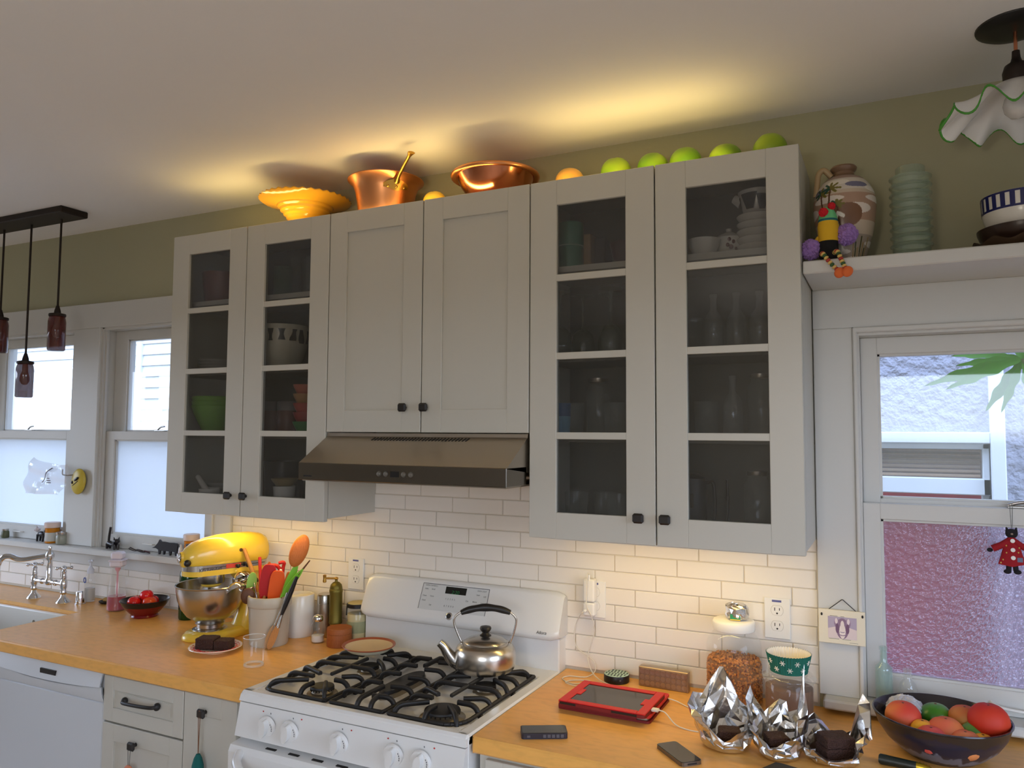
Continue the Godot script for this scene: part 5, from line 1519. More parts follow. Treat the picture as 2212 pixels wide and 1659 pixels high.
func rod(a: Vector3, b: Vector3, r0: float, r1: float) -> MB:
	return mb().tube([a, a.lerp(b, 0.3), a.lerp(b, 0.7), b - (b - a).normalized() * 0.004, b], [r0, lerpf(r0, r1, 0.3), lerpf(r0, r1, 0.7), r1, r1 * 0.7], 10)

# flat paddle: centre, direction of its length, half length, half width, thickness, which way it faces
func paddle(c: Vector3, d: Vector3, hl: float, hw: float, th: float, face: Vector3, p := 2.0) -> MB:
	d = d.normalized()
	var s := d.cross(face).normalized()
	var poly := []
	for k in 28:
		var t := TAU * k / 28.0
		poly.append(Vector2(hw * signf(cos(t)) * pow(absf(cos(t)), 2.0 / p), hl * signf(sin(t)) * pow(absf(sin(t)), 2.0 / p)))
	return mb().at(c, Basis(s, d, s.cross(d))).prism(poly, -th / 2, th / 2, true)

func crock() -> void:
	var c := Vector3(-0.297, CT, 0.227)
	var o := thing("utensil_crock", "cream stoneware crock full of utensils beside the mixer", "crock", c)
	part("body", mb().lathe(V2([0, 0, 0.064, 0.0, 0.067, 0.004, 0.072, 0.115, 0.0725, 0.135, 0.0765, 0.138, 0.0775, 0.142, 0.0775, 0.168, 0.075, 0.173, 0.069, 0.173, 0.067, 0.168, 0.064, 0.05, 0.06, 0.012, 0, 0.012]), 48), M.stoneware, o)
	var b := c + Vector3(0, 0.02, 0)
	var g := "utensils standing in the crock"
	var face := Vector3(0.68, 0.0, 0.73).normalized()
	var add := func(called: String, label: String, cat: String) -> Node3D: return thing(called, label, cat, b, 0.0, g)
	var w: Material = M.wood_light
	var t: Node3D = add.call("wooden_spoon", "largest orange-brown wooden spoon standing highest in the crock", "spoon")
	var d := Vector3(0.047, 0.14, 0.0).normalized()
	part("handle", rod(Vector3(0.0, 0.01, 0.0), Vector3(0.072, 0.235, -0.02), 0.0075, 0.010), M.wood_warm, t)
	part("blade", mb().ell(Vector3(0.104, 0.313, -0.03), Vector3(0.031, 0.060, 0.011), 22, 14, Basis(Vector3.UP.cross(face), Vector3.UP, face) * Basis(Vector3.BACK, -0.35)), M.wood_warm, t)
	t = add.call("wooden_stirrer", "pale wooden-handled stirrer leaning out to the left of the crock", "utensil")
	part("handle", rod(Vector3(0.01, 0.0, 0.01), Vector3(-0.098, 0.196, -0.026), 0.0068, 0.0078), w, t)
	part("end", rod(Vector3(-0.098, 0.196, -0.026), Vector3(-0.161, 0.303, -0.028), 0.0085, 0.0068), w, t)
	part("ferrule", mb().ell(Vector3(-0.094, 0.190, -0.025), Vector3(0.010, 0.013, 0.010)), M.wood_dark, t)
	t = add.call("red_stick", "thin bright red plastic stick standing in the crock", "utensil")
	part("stick", rod(Vector3(-0.03, 0.0, 0.0), Vector3(-0.083, 0.277, -0.03), 0.0055, 0.0062), M.red_plastic, t)
	t = add.call("vegetable_peeler", "short orange-handled peeler with a hole between the sticks in the crock", "utensil")
	part("handle", paddle(Vector3(-0.042, 0.2, -0.035), Vector3(0.03, 1, 0), 0.062, 0.0095, 0.006, face, 3.0), M.wood_warm, t)
	part("stem", rod(Vector3(-0.02, 0.0, -0.01), Vector3(-0.042, 0.16, -0.034), 0.003, 0.003), M.steel, t)
	t = add.call("palette_knife", "narrow dark steel palette knife standing in the crock", "utensil")
	part("blade", paddle(Vector3(-0.025, 0.18, -0.01), Vector3(0.12, 1, 0), 0.078, 0.0055, 0.002, face, 2.4), mat("steel_smoked", rgb(96, 84, 72), 0.3, 1.0), t)
	part("stem", rod(Vector3(-0.03, 0.0, 0.0), Vector3(-0.034, 0.12, -0.008), 0.003, 0.003), M.steel, t)
	t = add.call("garlic_press", "bright red hinged tool at the back of the crock", "utensil")
	part("handle", mb().tube(curve([Vector3(0.0, 0.0, -0.03), Vector3(0.01, 0.2, -0.04), Vector3(0.0, 0.245, -0.04), Vector3(-0.035, 0.250, -0.035)], 14), 0.007, 10).tube(curve([Vector3(0.02, 0.0, -0.03), Vector3(0.02, 0.22, -0.04), Vector3(0.026, 0.262, -0.04), Vector3(0.01, 0.262, -0.03)], 14), 0.0065, 10), M.red_plastic, t)
	part("rivet", mb().ell(Vector3(0.022, 0.236, -0.028), Vector3(0.006, 0.006, 0.005), 12, 8), M.white_plastic, t)
	t = add.call("spatula", "dark red silicone spatula standing at the front of the crock", "spatula")
	part("blade", paddle(Vector3(-0.004, 0.205, 0.01), Vector3(0.16, 1, 0), 0.058, 0.026, 0.010, face, 3.6), M.red_silicone, t)
	part("handle", rod(Vector3(-0.03, 0.0, 0.025), Vector3(-0.014, 0.152, 0.012), 0.0075, 0.0065), w, t)
	t = add.call("spatula", "orange silicone spatula behind the dark red one in the crock", "spatula")
	part("blade", paddle(Vector3(0.028, 0.180, 0.0), Vector3(0.16, 1, 0), 0.062, 0.026, 0.009, face, 3.6), M.orange_silicone, t)
	part("handle", rod(Vector3(0.0, 0.0, 0.0), Vector3(0.018, 0.122, 0.0), 0.006, 0.006), M.orange_silicone, t)
	for k in 2:
		t = add.call("green_tongs", ["bright green leaf-shaped salad server at the right of the crock", "bright green server with a long thin tip at the far right of the crock"][k], "utensil")
		var tip := Vector3(0.098, 0.268, -0.03) if k == 0 else Vector3(0.150, 0.278, -0.03)
		var root := Vector3(0.06, 0.15, 0.0) if k == 0 else Vector3(0.072, 0.158, 0.02)
		var dd := tip - root
		part("blade", paddle(root + dd * (0.5 if k == 0 else 0.38), dd, dd.length() * (0.52 if k == 0 else 0.42), 0.014 if k == 0 else 0.010, 0.007, face, 1.7), M.green_plastic, t)
		part("stem", rod(Vector3(0.02, 0.0, 0.01), root, 0.004, 0.004), M.steel, t)
		if k == 1:
			part("tip", rod(root + dd * 0.62, tip + dd * 0.04, 0.004, 0.0025), M.wood_dark, t)
	t = add.call("spatula", "pale green spatula at the left of the crock", "spatula")
	part("blade", paddle(Vector3(-0.08, 0.188, 0.01), Vector3(0.16, 1, 0), 0.040, 0.0175, 0.007, face, 2.2), mat("green_pale", rgb(158, 206, 96), 0.4), t)
	part("handle", rod(Vector3(-0.02, 0.0, 0.02), Vector3(-0.083, 0.155, 0.012), 0.005, 0.005), M.green_plastic, t)
	t = add.call("wooden_spoon", "small dark wooden spoon facing the room at the front of the crock", "spoon")
	part("bowl", mb().ell(Vector3(-0.062, 0.150, 0.045), Vector3(0.0245, 0.029, 0.008), 22, 12, Basis(Vector3.UP.cross(face), Vector3.UP, face)), M.wood_dark, t)
	part("handle", rod(Vector3(-0.03, 0.0, 0.04), Vector3(-0.058, 0.128, 0.043), 0.005, 0.006), M.wood_dark, t)
	for k in 2:
		t = add.call("ladle", ["upper steel ladle hanging out over the mixer bowl", "lower steel ladle hanging out in front of the mixer column"][k], "ladle")
		var cc := Vector3(-0.150, 0.194, -0.01) if k == 0 else Vector3(-0.128, 0.162, 0.035)
		var r := 0.034 if k == 0 else 0.0385
		var tilt := Basis(Vector3.UP.cross(face), -0.5) * Basis(face, 0.38)
		part("bowl", mb().ell(cc, Vector3(r, r * 0.78, r), 28, 10, tilt, PI * 0.47, PI).ell(cc, Vector3(r * 0.95, r * 0.72, r * 0.95), 28, 10, tilt, PI * 0.47, PI), M.chrome, t)
		part("handle", mb().tube(curve([cc + Vector3(r * 0.8, 0.0, 0.0), cc + Vector3(r * 1.6, 0.012, 0.0), Vector3(-0.055, 0.16, 0.015), Vector3(-0.03, 0.01, 0.0)], 20), 0.003, 8), M.steel, t)
	# tongs leaning outside the crock
	var tg := thing("tongs", "black-handled tongs leaning on the outside of the crock", "tongs", Vector3(-0.247, CT, 0.285))
	var e := Vector3(0.085, 0.250, -0.045)
	var fb := Basis(Vector3(0.95, -0.31, 0), Vector3(0.31, 0.95, 0), Vector3.BACK)
	part("handle", mb().tube([e * 0.47, e * 0.6, e * 0.8, e], [0.006, 0.0085, 0.009, 0.006], 10), M.black_plastic, tg)
	part("arm", mb().tube([e * 0.26 + Vector3(-0.006, 0.0, 0.004), e * 0.5 + Vector3(-0.006, 0, 0.004), e * 0.78 + Vector3(-0.012, 0, 0.004)], [0.006, 0.0045, 0.003], 8), M.steel, tg)
	part("arm", mb().tube([e * 0.3 + Vector3(0.008, 0.0, 0.002), e * 0.5], [0.007, 0.005], 8), M.steel, tg)
	part("head", paddle(e * 0.16 + Vector3(-0.007, 0.004, 0.006), e, 0.043, 0.011, 0.007, face, 2.4), M.steel, tg)
	part("scoop", paddle(e * 0.15 + Vector3(0.008, 0.004, 0.004), e, 0.042, 0.012, 0.008, face, 2.4), M.wood_light, tg)

func left_counter() -> void:
	mixer()
	crock()
	# bowl of tomatoes
	var bo := thing("fruit_bowl", "small red bowl with a black rim holding tomatoes", "bowl", Vector3(-1.045, CT, 0.150))
	var rb := mat("bowl_red", rgb(120, 16, 22), 0.2)
	part("body", mb().lathe(V2([0, 0, 0.050, 0.0, 0.053, 0.004, 0.050, 0.010, 0.066, 0.026, 0.083, 0.046]), 40), rb, bo)
	part("rim", mb().lathe(V2([0.083, 0.046, 0.092, 0.060, 0.096, 0.068, 0.094, 0.070, 0.090, 0.068, 0.078, 0.05, 0.058, 0.028, 0.03, 0.016, 0, 0.014]), 40), mat("bowl_black", rgb(26, 22, 26), 0.2), bo)
	var red := rgb(212, 26, 24)
	var org := rgb(226, 78, 30)
	var tom := [[Vector3(0.022, 0.088, 0.010), 0.026, red, rgb(226, 30, 34), "glossy red tomato on top of the small red bowl"], [Vector3(-0.012, 0.062, 0.04), 0.028, org, red, "orange-red tomato at the front of the small red bowl"], [Vector3(0.044, 0.062, 0.014), 0.029, red, org, "red tomato at the right side of the small red bowl"], [Vector3(-0.046, 0.060, 0.0), 0.024, rgb(176, 92, 44), org, "brownish tomato at the left side of the small red bowl"], [Vector3(0.0, 0.055, -0.036), 0.026, red, red, "red tomato at the back of the small red bowl"]]
	for f in tom:
		fruit("tomato", f[4], Vector3(-1.045, CT, 0.150) + f[0], Vector3(f[1], f[1] * 0.88, f[1]), f[2], f[3], "tomato", "tomatoes in the small red bowl", 0.0, 0.14, 0.2)
	# plate with cake
	var pl := thing("plate", "small pink patterned plate in front of the mixer", "plate", Vector3(-0.392, CT, 0.384))
	part("body", mb().lathe(V2([0, 0, 0.045, 0.0, 0.048, 0.004, 0.078, 0.011, 0.089, 0.0165, 0.088, 0.019, 0.076, 0.0145, 0.05, 0.0085, 0, 0.008]), 48), mat("plate_cream", rgb(236, 214, 196), 0.2), pl)
	var pk := mat("plate_pink", rgb(214, 78, 84), 0.25)
	var band := mb()
	for k in 26:
		var a := TAU * k / 26.0
		var q := Vector3(cos(a), 0, sin(a))
		var ps := Vector3(-sin(a), 0, cos(a))
		for e in [[0.058, 0.0116, 0.0055], [0.070, 0.0140, 0.0045], [0.079, 0.0165, 0.003]]:
			band.ell(q * e[0] + Vector3(0, e[1], 0) + ps * (0.005 if e[0] > 0.06 else 0.0), Vector3(e[2], 0.0009, e[2] * 1.3), 8, 4)
	band.lathe(V2([0.05, 0.0088, 0.056, 0.0102, 0.056, 0.0104, 0.05, 0.009]), 40)
	part("pattern", band, pk, pl)
	var ck := thing("cake_slice", "dark brown cake slice broken in two on the pink plate", "cake", Vector3(-0.392, CT + 0.0095, 0.384), 0.36)
	part("half", cake(0.066, 0.038, 0.058, 5), M.brownie, ck, Vector3(-0.028, 0.019, 0.0))
	part("half", cake(0.054, 0.033, 0.05, 9), M.brownie, ck, Vector3(0.034, 0.0165, 0.004))
	# tumbler
	var gl := thing("tumbler", "empty clear glass tumbler in front of the crock", "glass", Vector3(-0.149, CT, 0.450))
	part("glass", mb().lathe(V2([0, 0, 0.030, 0.0, 0.0325, 0.003, 0.0355, 0.092, 0.0348, 0.093, 0.0338, 0.092, 0.0308, 0.012, 0.028, 0.009, 0, 0.008]).slice(1, 4), 40), M.glass_thin, gl)
	part("base", mb().lathe(V2([0.029, 0.0008, 0.0318, 0.0015, 0.0325, 0.006, 0.030, 0.0085, 0.024, 0.007]), 40), M.glass_edge, gl)
	part("rim", mb().lathe(V2([0.0356, 0.091, 0.0362, 0.0925, 0.0356, 0.094, 0.0348, 0.0925, 0.0356, 0.091]), 40), M.glass_edge, gl)
	# canister, shaker, mill, salt, cellar, jar
	var cn := thing("canister", "plain white canister behind the crock", "canister", Vector3(-0.285, CT, 0.085))
	part("body", mb().lathe(V2([0, 0, 0.052, 0.0, 0.055, 0.004, 0.056, 0.148, 0.054, 0.152, 0.05, 0.152, 0.05, 0.14, 0, 0.14]), 40), M.white_china, cn)
	var sh := thing("steel_shaker", "tall stainless steel shaker left of the brass mill", "shaker", Vector3(-0.185, CT, 0.055))
	part("body", mb().lathe(V2([0, 0, 0.028, 0.0, 0.0295, 0.003, 0.0295, 0.122]), 36), M.steel_brushed, sh)
	part("lid", mb().lathe(V2([0.0305, 0.122, 0.0305, 0.150, 0.028, 0.156, 0, 0.157]), 36), M.steel, sh)
	var ml := thing("pepper_mill", "old brass pepper mill with a crank handle", "pepper mill", Vector3(-0.118, CT, 0.078), 0.68)
	part("foot", mb().lathe(V2([0, 0, 0.021, 0.0, 0.0215, 0.004, 0.020, 0.062]), 32), M.brass, ml)
	part("body", mb().lathe(V2([0.0235, 0.06, 0.0245, 0.064, 0.0235, 0.070, 0.0235, 0.170, 0.0245, 0.174, 0.0245, 0.182, 0.0225, 0.185]), 32), M.brass_old, ml)
	part("cap", mb().lathe(V2([0.0225, 0.184, 0.0225, 0.19, 0.020, 0.2, 0.012, 0.208, 0.005, 0.211, 0.005, 0.222, 0, 0.223]), 28), M.brass_old, ml)
	part("crank", mb().tube([Vector3(0.004, 0.222, 0), Vector3(-0.042, 0.224, 0)], 0.0038, 8).ell(Vector3(0, 0.222, 0), Vector3(0.008, 0.006, 0.008), 12, 8), M.brass, ml)
	part("crank_knob", mb().at(Vector3(-0.042, 0.0, 0)).lathe(V2([0, 0.208, 0.006, 0.209, 0.007, 0.214, 0.005, 0.222, 0.006, 0.230, 0.0065, 0.236, 0, 0.238]), 16), M.brass, ml)
	var sl := thing("salt_shaker", "small glass salt shaker with a chrome cap", "salt shaker", Vector3(-0.153, CT, 0.133))
	part("glass", mb().lathe(V2([0, 0, 0.024, 0.0, 0.026, 0.003, 0.0265, 0.052, 0.023, 0.064, 0.0165, 0.072, 0.016, 0.080]), 10), M.glass_thin, sl)
	part("salt", mb().lathe(V2([0, 0.004, 0.021, 0.004, 0.0225, 0.008, 0.0225, 0.026, 0, 0.029]), 20), M.white_china, sl)
	part("cap", mb().lathe(V2([0.0175, 0.076, 0.0185, 0.079, 0.0185, 0.089, 0.015, 0.095, 0.008, 0.098, 0, 0.099]), 24), M.chrome, sl)
	var ce := thing("salt_cellar", "round wooden salt cellar beside the stove", "salt cellar", Vector3(-0.057, CT, 0.131))
	part("box", mb().lathe(V2([0, 0, 0.0425, 0.0, 0.044, 0.0015, 0.044, 0.044]), 44), M.wood_mid, ce)
	part("lid", mb().lathe(V2([0.044, 0.0446, 0.044, 0.063, 0.0425, 0.0645, 0, 0.065]), 44), M.wood_mid, ce)
	var jb := thing("storage_jar", "glass jar of pale grains with a black clamp lid next to the stove", "jar", Vector3(-0.038, CT, 0.052))
	part("glass", mb().lathe(V2([0, 0, 0.036, 0.0, 0.038, 0.004, 0.038, 0.115, 0.034, 0.122]), 32), M.glass_thin, jb)
	part("grains", mb().lathe(V2([0, 0.003, 0.034, 0.003, 0.036, 0.006, 0.036, 0.1, 0, 0.1]), 28), mat("grain_pale", rgb(206, 190, 140), 0.8), jb)
	part("label", mb().lathe(V2([0.0384, 0.035, 0.0384, 0.075]), 32), mat("label_sage", rgb(150, 150, 112), 0.7), jb)
	part("lid", mb().lathe(V2([0.037, 0.122, 0.040, 0.124, 0.040, 0.135, 0.036, 0.137]), 32), M.black_plastic, jb)
	part("lid_top", mb().lathe(V2([0.036, 0.1365, 0.034, 0.1385, 0, 0.139]), 32), mat("lid_straw", rgb(206, 186, 120), 0.5), jb)
	part("clamp", mb().tube([Vector3(-0.0405, 0.13, 0.01), Vector3(-0.041, 0.09, 0.012)], 0.0025, 6), M.black_plastic, jb)
	stove_things()

# a crumbly block
func cake(x: float, y: float, z: float, sd: int) -> MB:
	var n := FastNoiseLite.new()
	n.seed = sd
	n.frequency = 60.0
	var m := mb()
	var f := func(p: Vector3) -> Vector3:
		var q := p.normalized()
		return p + q * n.get_noise_3dv(p) * 0.0022
	var h := Vector3(x, y, z) / 2
	for k in 3:
		for sg in [-1.0, 1.0]:
			m.sheet(func(u: float, v: float) -> Vector3:
				var c := [u * 2.0 - 1.0, v * 2.0 - 1.0, sg]
				var p := Vector3.ZERO
				p[k] = c[2]
				p[(k + 1) % 3] = c[0]
				p[(k + 2) % 3] = c[1]
				# rounded corners
				var q := p * h
				var lim := h - Vector3.ONE * 0.004
				var cl := q.clamp(-lim, lim)
				var d := q - cl
				q = cl + (d.normalized() * 0.004 if d.length() > 1e-6 else Vector3.ZERO)
				return (f as Callable).call(q), 14, 14)
	return m

func stove_things() -> void:
	var gy := 0.9185
	var ds := thing("spoon_rest", "cream enamel dish with a rust-red rim on the back left burner", "dish", Vector3(0.150, gy, 0.235))
	part("dish", mb().lathe(V2([0, 0, 0.055, 0.0, 0.066, 0.004, 0.080, 0.014, 0.086, 0.019]), 48), mat("enamel_cream", rgb(222, 212, 180), 0.3), ds)
	part("rim", mb().lathe(V2([0.085, 0.018, 0.089, 0.0215, 0.088, 0.0235, 0.084, 0.022, 0.079, 0.0185]), 48), mat("enamel_rust", rgb(160, 76, 38), 0.35), ds)
	part("inside", mb().lathe(V2([0.0795, 0.0185, 0.066, 0.009, 0.05, 0.0035, 0, 0.003]), 48), mat("enamel_tan", rgb(214, 184, 136), 0.35), ds)
	var o := thing("kettle", "stainless steel kettle with a black bow handle on the stove", "kettle", Vector3(0.591, gy, 0.236), 0.488)
	part("body", mb().lathe(V2([0, 0, 0.078, 0.0, 0.086, 0.004, 0.092, 0.012, 0.094, 0.022, 0.0945, 0.050, 0.0925, 0.063, 0.087, 0.073, 0.078, 0.081, 0.067, 0.0845]), 56), mat("steel_kettle", rgb(206, 200, 190), 0.26, 1.0), o)
	part("lid", mb().lathe(V2([0.0655, 0.0825, 0.067, 0.085, 0.066, 0.0875, 0.055, 0.095, 0.036, 0.101, 0.018, 0.104, 0.0, 0.105]), 48), M.steel, o)
	part("lid_knob", mb().lathe(V2([0.017, 0.103, 0.018, 0.105, 0.012, 0.110, 0.010, 0.114, 0.016, 0.120, 0.0185, 0.126, 0.016, 0.131, 0.009, 0.133, 0, 0.1335]), 28), M.black_plastic, o)
	part("spout", mb().tube(curve([Vector3(-0.080, 0.022, 0), Vector3(-0.098, 0.030, 0), Vector3(-0.115, 0.050, 0), Vector3(-0.128, 0.070, 0), Vector3(-0.142, 0.083, 0)], 20), [0.024, 0.024, 0.023, 0.0225, 0.022, 0.021, 0.020, 0.0195, 0.019, 0.018, 0.017, 0.0165, 0.016, 0.0155, 0.015, 0.0145, 0.014, 0.0135, 0.013, 0.0125, 0.0125], 18), M.steel, o)
	part("wire", mb().tube(curve([Vector3(-0.071, 0.079, 0), Vector3(-0.084, 0.105, 0), Vector3(-0.097, 0.140, 0), Vector3(-0.095, 0.160, 0), Vector3(-0.078, 0.174, 0), Vector3(-0.06, 0.181, 0)], 24), 0.0033, 8), M.steel, o)
	part("wire", mb().tube(curve([Vector3(0.074, 0.079, 0), Vector3(0.085, 0.105, 0), Vector3(0.093, 0.135, 0), Vector3(0.094, 0.155, 0), Vector3(0.080, 0.171, 0), Vector3(0.06, 0.180, 0)], 24), 0.0033, 8), M.steel, o)
	part("ear", mb().bb(Vector3(-0.078, 0.072, -0.008), Vector3(-0.068, 0.086, 0.008), 0.003), M.steel, o)
	part("ear", mb().bb(Vector3(0.069, 0.072, -0.008), Vector3(0.079, 0.086, 0.008), 0.003), M.steel, o)
	var rings := []
	for k in 25:
		var u := lerpf(-1.0, 1.0, k / 24.0)
		var c := Vector3(u * 0.076, 0.189 - 0.0155 * u * u, 0)
		var h := 0.0085 + 0.003 * (1.0 - u * u) + 0.0008 * cos(u * 9.0)
		var tn := Vector3(1, -0.4 * u, 0).normalized()
		var up := Vector3(-tn.y, tn.x, 0)
		var ring := []
		for j in 16:
			var a := TAU * j / 16.0
			ring.append(c + up * cos(a) * h + Vector3.BACK * sin(a) * 0.0115)
		rings.append(ring)
	part("grip", mb().loft(rings), M.black_plastic, o)

# a crumpled open foil wrapper: a faceted skin round a block, its edge pulled up into flaps
func foil_wrap(sd: int, rx: float, rz: float, base_h: float, flaps: Array) -> MB:
	var n := FastNoiseLite.new()
	n.seed = sd
	n.frequency = 26.0
	n.fractal_octaves = 3
	var rg := RandomNumberGenerator.new()
	rg.seed = sd
	var top := func(a: float) -> Vector2:
		var h := base_h
		var out := 0.012
		for f in flaps:
			var d := absf(wrapf(a - f[0], -PI, PI))
			var k := exp(-pow(d / f[2], 2.0))
			h += f[1] * k
			out += f[3] * k
		return Vector2(h, out)
	var nu := 26
	var nv := 10
	var jit := []
	for i in (nu + 1) * (nv + 1):
		jit.append(Vector3(rg.randf() - 0.5, rg.randf() - 0.5, rg.randf() - 0.5))
	var f := func(u: float, v: float) -> Vector3:
		var a := TAU * u
		var i := roundi(u * nu) % nu
		var j := roundi(v * nv)
		var t: Vector2 = (top as Callable).call(a)
		var e := Vector3(cos(a), 0, sin(a))
		var p: Vector3
		if v < 0.25:
			p = Vector3(e.x * rx, 0, e.z * rz) * (v / 0.25) * 0.92 + Vector3.UP * 0.0016
		else:
			var w := (v - 0.25) / 0.75
			var r := lerpf(0.96, 1.12, sin(minf(w * 2.2, 1.0) * PI / 2))
			p = Vector3(e.x * rx, 0, e.z * rz) * r + e * t.y * w * w + Vector3.UP * (0.0016 + t.x * pow(w, 1.15))
			var am := 0.012 * minf(w * 2.5, 1.0)
			p += Vector3(n.get_noise_3dv(p), 0.5 * n.get_noise_3dv(p + Vector3.ONE), n.get_noise_3dv(p + Vector3.ONE * 3.0)) * am * 1.6
			p += jit[j * (nu + 1) + i] * am * 0.55
			p.y = maxf(p.y, 0.0016)
		return p
	return mb().sheet(f, nu, nv, true, 0.0008)

func right_counter() -> void:
	# two tablets in red cases, one on the other
	var red := mat("case_red", rgb(204, 34, 36), 0.55)
	var dred := mat("case_dark_red", rgb(120, 14, 18), 0.6)
	var t1 := thing("tablet", "lower tablet in a dark red folding case under the other tablet", "tablet", Vector3(1.016, CT, 0.258), 0.0)
	var slab := func(w: float, d: float, r: float, y0: float, y1: float) -> MB: return mb().at(Vector3.ZERO, Basis(Vector3.RIGHT, -PI / 2)).prism(round_rect(w, d, r), y0, y1, true)
	part("back_cover", slab.call(0.262, 0.205, 0.010, 0.0005, 0.0065), dred, t1)
	part("tablet_body", slab.call(0.250, 0.194, 0.009, 0.0066, 0.0134), M.steel_brushed, t1)
	part("front_cover", slab.call(0.262, 0.205, 0.010, 0.0135, 0.0195), red, t1)
	part("flap", mb().bb(Vector3(-0.128, 0.005, 0.1015), Vector3(0.095, 0.015, 0.1035), 0.001), dred, t1)
	var t2 := thing("tablet", "upper tablet lying face up in a bright red frame case", "tablet", Vector3(1.020, CT + 0.0198, 0.287), -0.015)
	part("back", slab.call(0.246, 0.192, 0.011, 0.0, 0.0085), dred, t2)
	part("screen", slab.call(0.216, 0.163, 0.003, 0.0086, 0.0096), mat("screen_off", rgb(40, 38, 36), 0.12), t2)
	var fr := mb()
	fr.bb(Vector3(-0.123, 0.0086, -0.096), Vector3(-0.098, 0.0122, 0.096), 0.0015).bb(Vector3(0.098, 0.0086, -0.096), Vector3(0.123, 0.0122, 0.096), 0.0015)
	fr.bb(Vector3(-0.098, 0.0086, -0.096), Vector3(0.098, 0.0121, -0.074), 0.0015).bb(Vector3(-0.098, 0.0086, 0.074), Vector3(0.098, 0.0121, 0.096), 0.0015)
	for s in [-1.0, 1.0]:
		fr.bb(Vector3(s * 0.098 - 0.012, 0.0086, -0.022), Vector3(s * 0.098 + 0.012, 0.0119, 0.022), 0.0015)
	part("frame", fr, red, t2)
	for x in [[-0.118, -0.072], [0.03, 0.10]]:
		part("port_gap", mb().bb(Vector3(x[0], 0.002, 0.0955), Vector3(x[1], 0.0075, 0.0967)), M.black_plastic, t2)
	var wp: Material = M.white_plastic
	var pg := thing("cable_plug", "white charging plug pushed into the right end of the upper tablet", "plug", Vector3(1.146, CT + 0.024, 0.325))
	part("body", mb().bb(Vector3(-0.004, 0.0, -0.009), Vector3(0.016, 0.007, 0.009), 0.002), wp, pg)
	part("cable", mb().tube(curve([Vector3(0.016, 0.004, 0.0), Vector3(0.035, 0.002, 0.006), Vector3(0.065, -0.018, 0.02), Vector3(0.10, -0.0225, 0.03), Vector3(0.14, -0.0225, 0.03)], 24), 0.0016, 6), wp, pg)
	solo("charging_cable", mb().tube(curve([Vector3(1.146, CT + 0.010, 0.17), Vector3(1.17, CT + 0.006, 0.17), Vector3(1.20, CT + 0.002, 0.185), Vector3(1.24, CT + 0.0018, 0.215), Vector3(1.30, CT + 0.0018, 0.25)], 24), 0.0016, 6), M.cable_white, "white cable running from the lower tablet towards the foil wrappers", "cable")
	# two phones
	var p1 := thing("phone", "dark phone with square side keys near the stove", "phone", Vector3(0.927, CT, 0.550), 0.50)
	part("body", slab.call(0.116, 0.056, 0.007, 0.0, 0.0135), mat("phone_navy", rgb(38, 36, 48), 0.4), p1)
	part("screen", slab.call(0.110, 0.050, 0.005, 0.0136, 0.0142), M.screen_off, p1)
	for k in 5:
		part("side_key", mb().bb(Vector3(-0.004 + k * 0.011, 0.003, 0.0275), Vector3(0.004 + k * 0.011, 0.011, 0.0288), 0.0006), mat("key_grey", rgb(88, 86, 92), 0.5) if k == 0 else M.key_grey, p1)
	part("side_mark", mb().bb(Vector3(-0.044, 0.004, 0.0278), Vector3(-0.036, 0.009, 0.0284)), M.key_grey, p1)
	var p2 := thing("phone", "thin dark phone with a steel edge in front of the foil wrappers", "phone", Vector3(1.263, CT, 0.520), -0.785)
	part("body", slab.call(0.119, 0.056, 0.009, 0.0, 0.0085), mat("phone_edge", rgb(120, 112, 102), 0.3, 0.9), p2)
	part("back_plate", slab.call(0.116, 0.053, 0.008, 0.0, 0.0015), M.black_plastic, p2)
	part("screen", slab.call(0.116, 0.053, 0.008, 0.0086, 0.0094), M.screen_off, p2)
	part("port", mb().bb(Vector3(0.0585, 0.0025, -0.012), Vector3(0.0603, 0.006, 0.012)), M.black_plastic, p2)
	# round tin and flat loudspeaker
	var tn := thing("round_tin", "round black tin with a mint dashed top by the tiles", "tin", Vector3(0.955, CT, 0.058))
	part("body", mb().lathe(V2([0, 0, 0.037, 0.0, 0.039, 0.002, 0.039, 0.020, 0.0375, 0.023]), 44), M.black_plastic, tn)
	part("top", mb().lathe(V2([0.0378, 0.0228, 0.036, 0.0240, 0, 0.0241]), 44), mat("mint", rgb(176, 206, 190), 0.4), tn)
	var ds := mb()
	for i in 4:
		for j in 7:
			var x := (j - 3) * 0.0098 + (0.002 if i % 2 else 0.0)
			var z := (i - 1.5) * 0.0165
			if x * x + z * z < 0.0011:
				ds.box(Vector3(x, 0.0243, z), Vector3(0.004, 0.0006, 0.0115))
	part("dashes", ds, mat("dash_dark", rgb(20, 46, 50), 0.5), tn)
	part("catch", mb().box(Vector3(0.022, 0.012, 0.0325), Vector3(0.006, 0.005, 0.003), 0.001), M.key_grey, tn)
	var sp := thing("speaker", "flat silver loudspeaker with a circle-patterned grille on edge", "speaker", Vector3(1.104, CT, 0.058), -0.03)
	part("case", mb().bb(Vector3(-0.076, 0.0, -0.011), Vector3(0.076, 0.058, 0.011), 0.002), mat("speaker_silver", rgb(170, 152, 132), 0.35, 0.7), sp)
	part("grille", mb().bb(Vector3(-0.072, 0.004, 0.0105), Vector3(0.072, 0.054, 0.0118), 0.0005), mat("grille_tan", rgb(148, 126, 108), 0.4, 0.6), sp)
	var disc := mb()
	for i in 3:
		for j in 9:
			disc.at(Vector3(-0.064 + j * 0.016, 0.0125 + i * 0.0165, 0.0118), Basis(Vector3.RIGHT, PI / 2)).lathe(V2([0.0078, 0.0, 0.0074, 0.0009, 0.0, 0.0003]), 18)
	part("disc_pattern", disc, mat("disc_tan", rgb(168, 148, 130), 0.3, 0.7), sp)
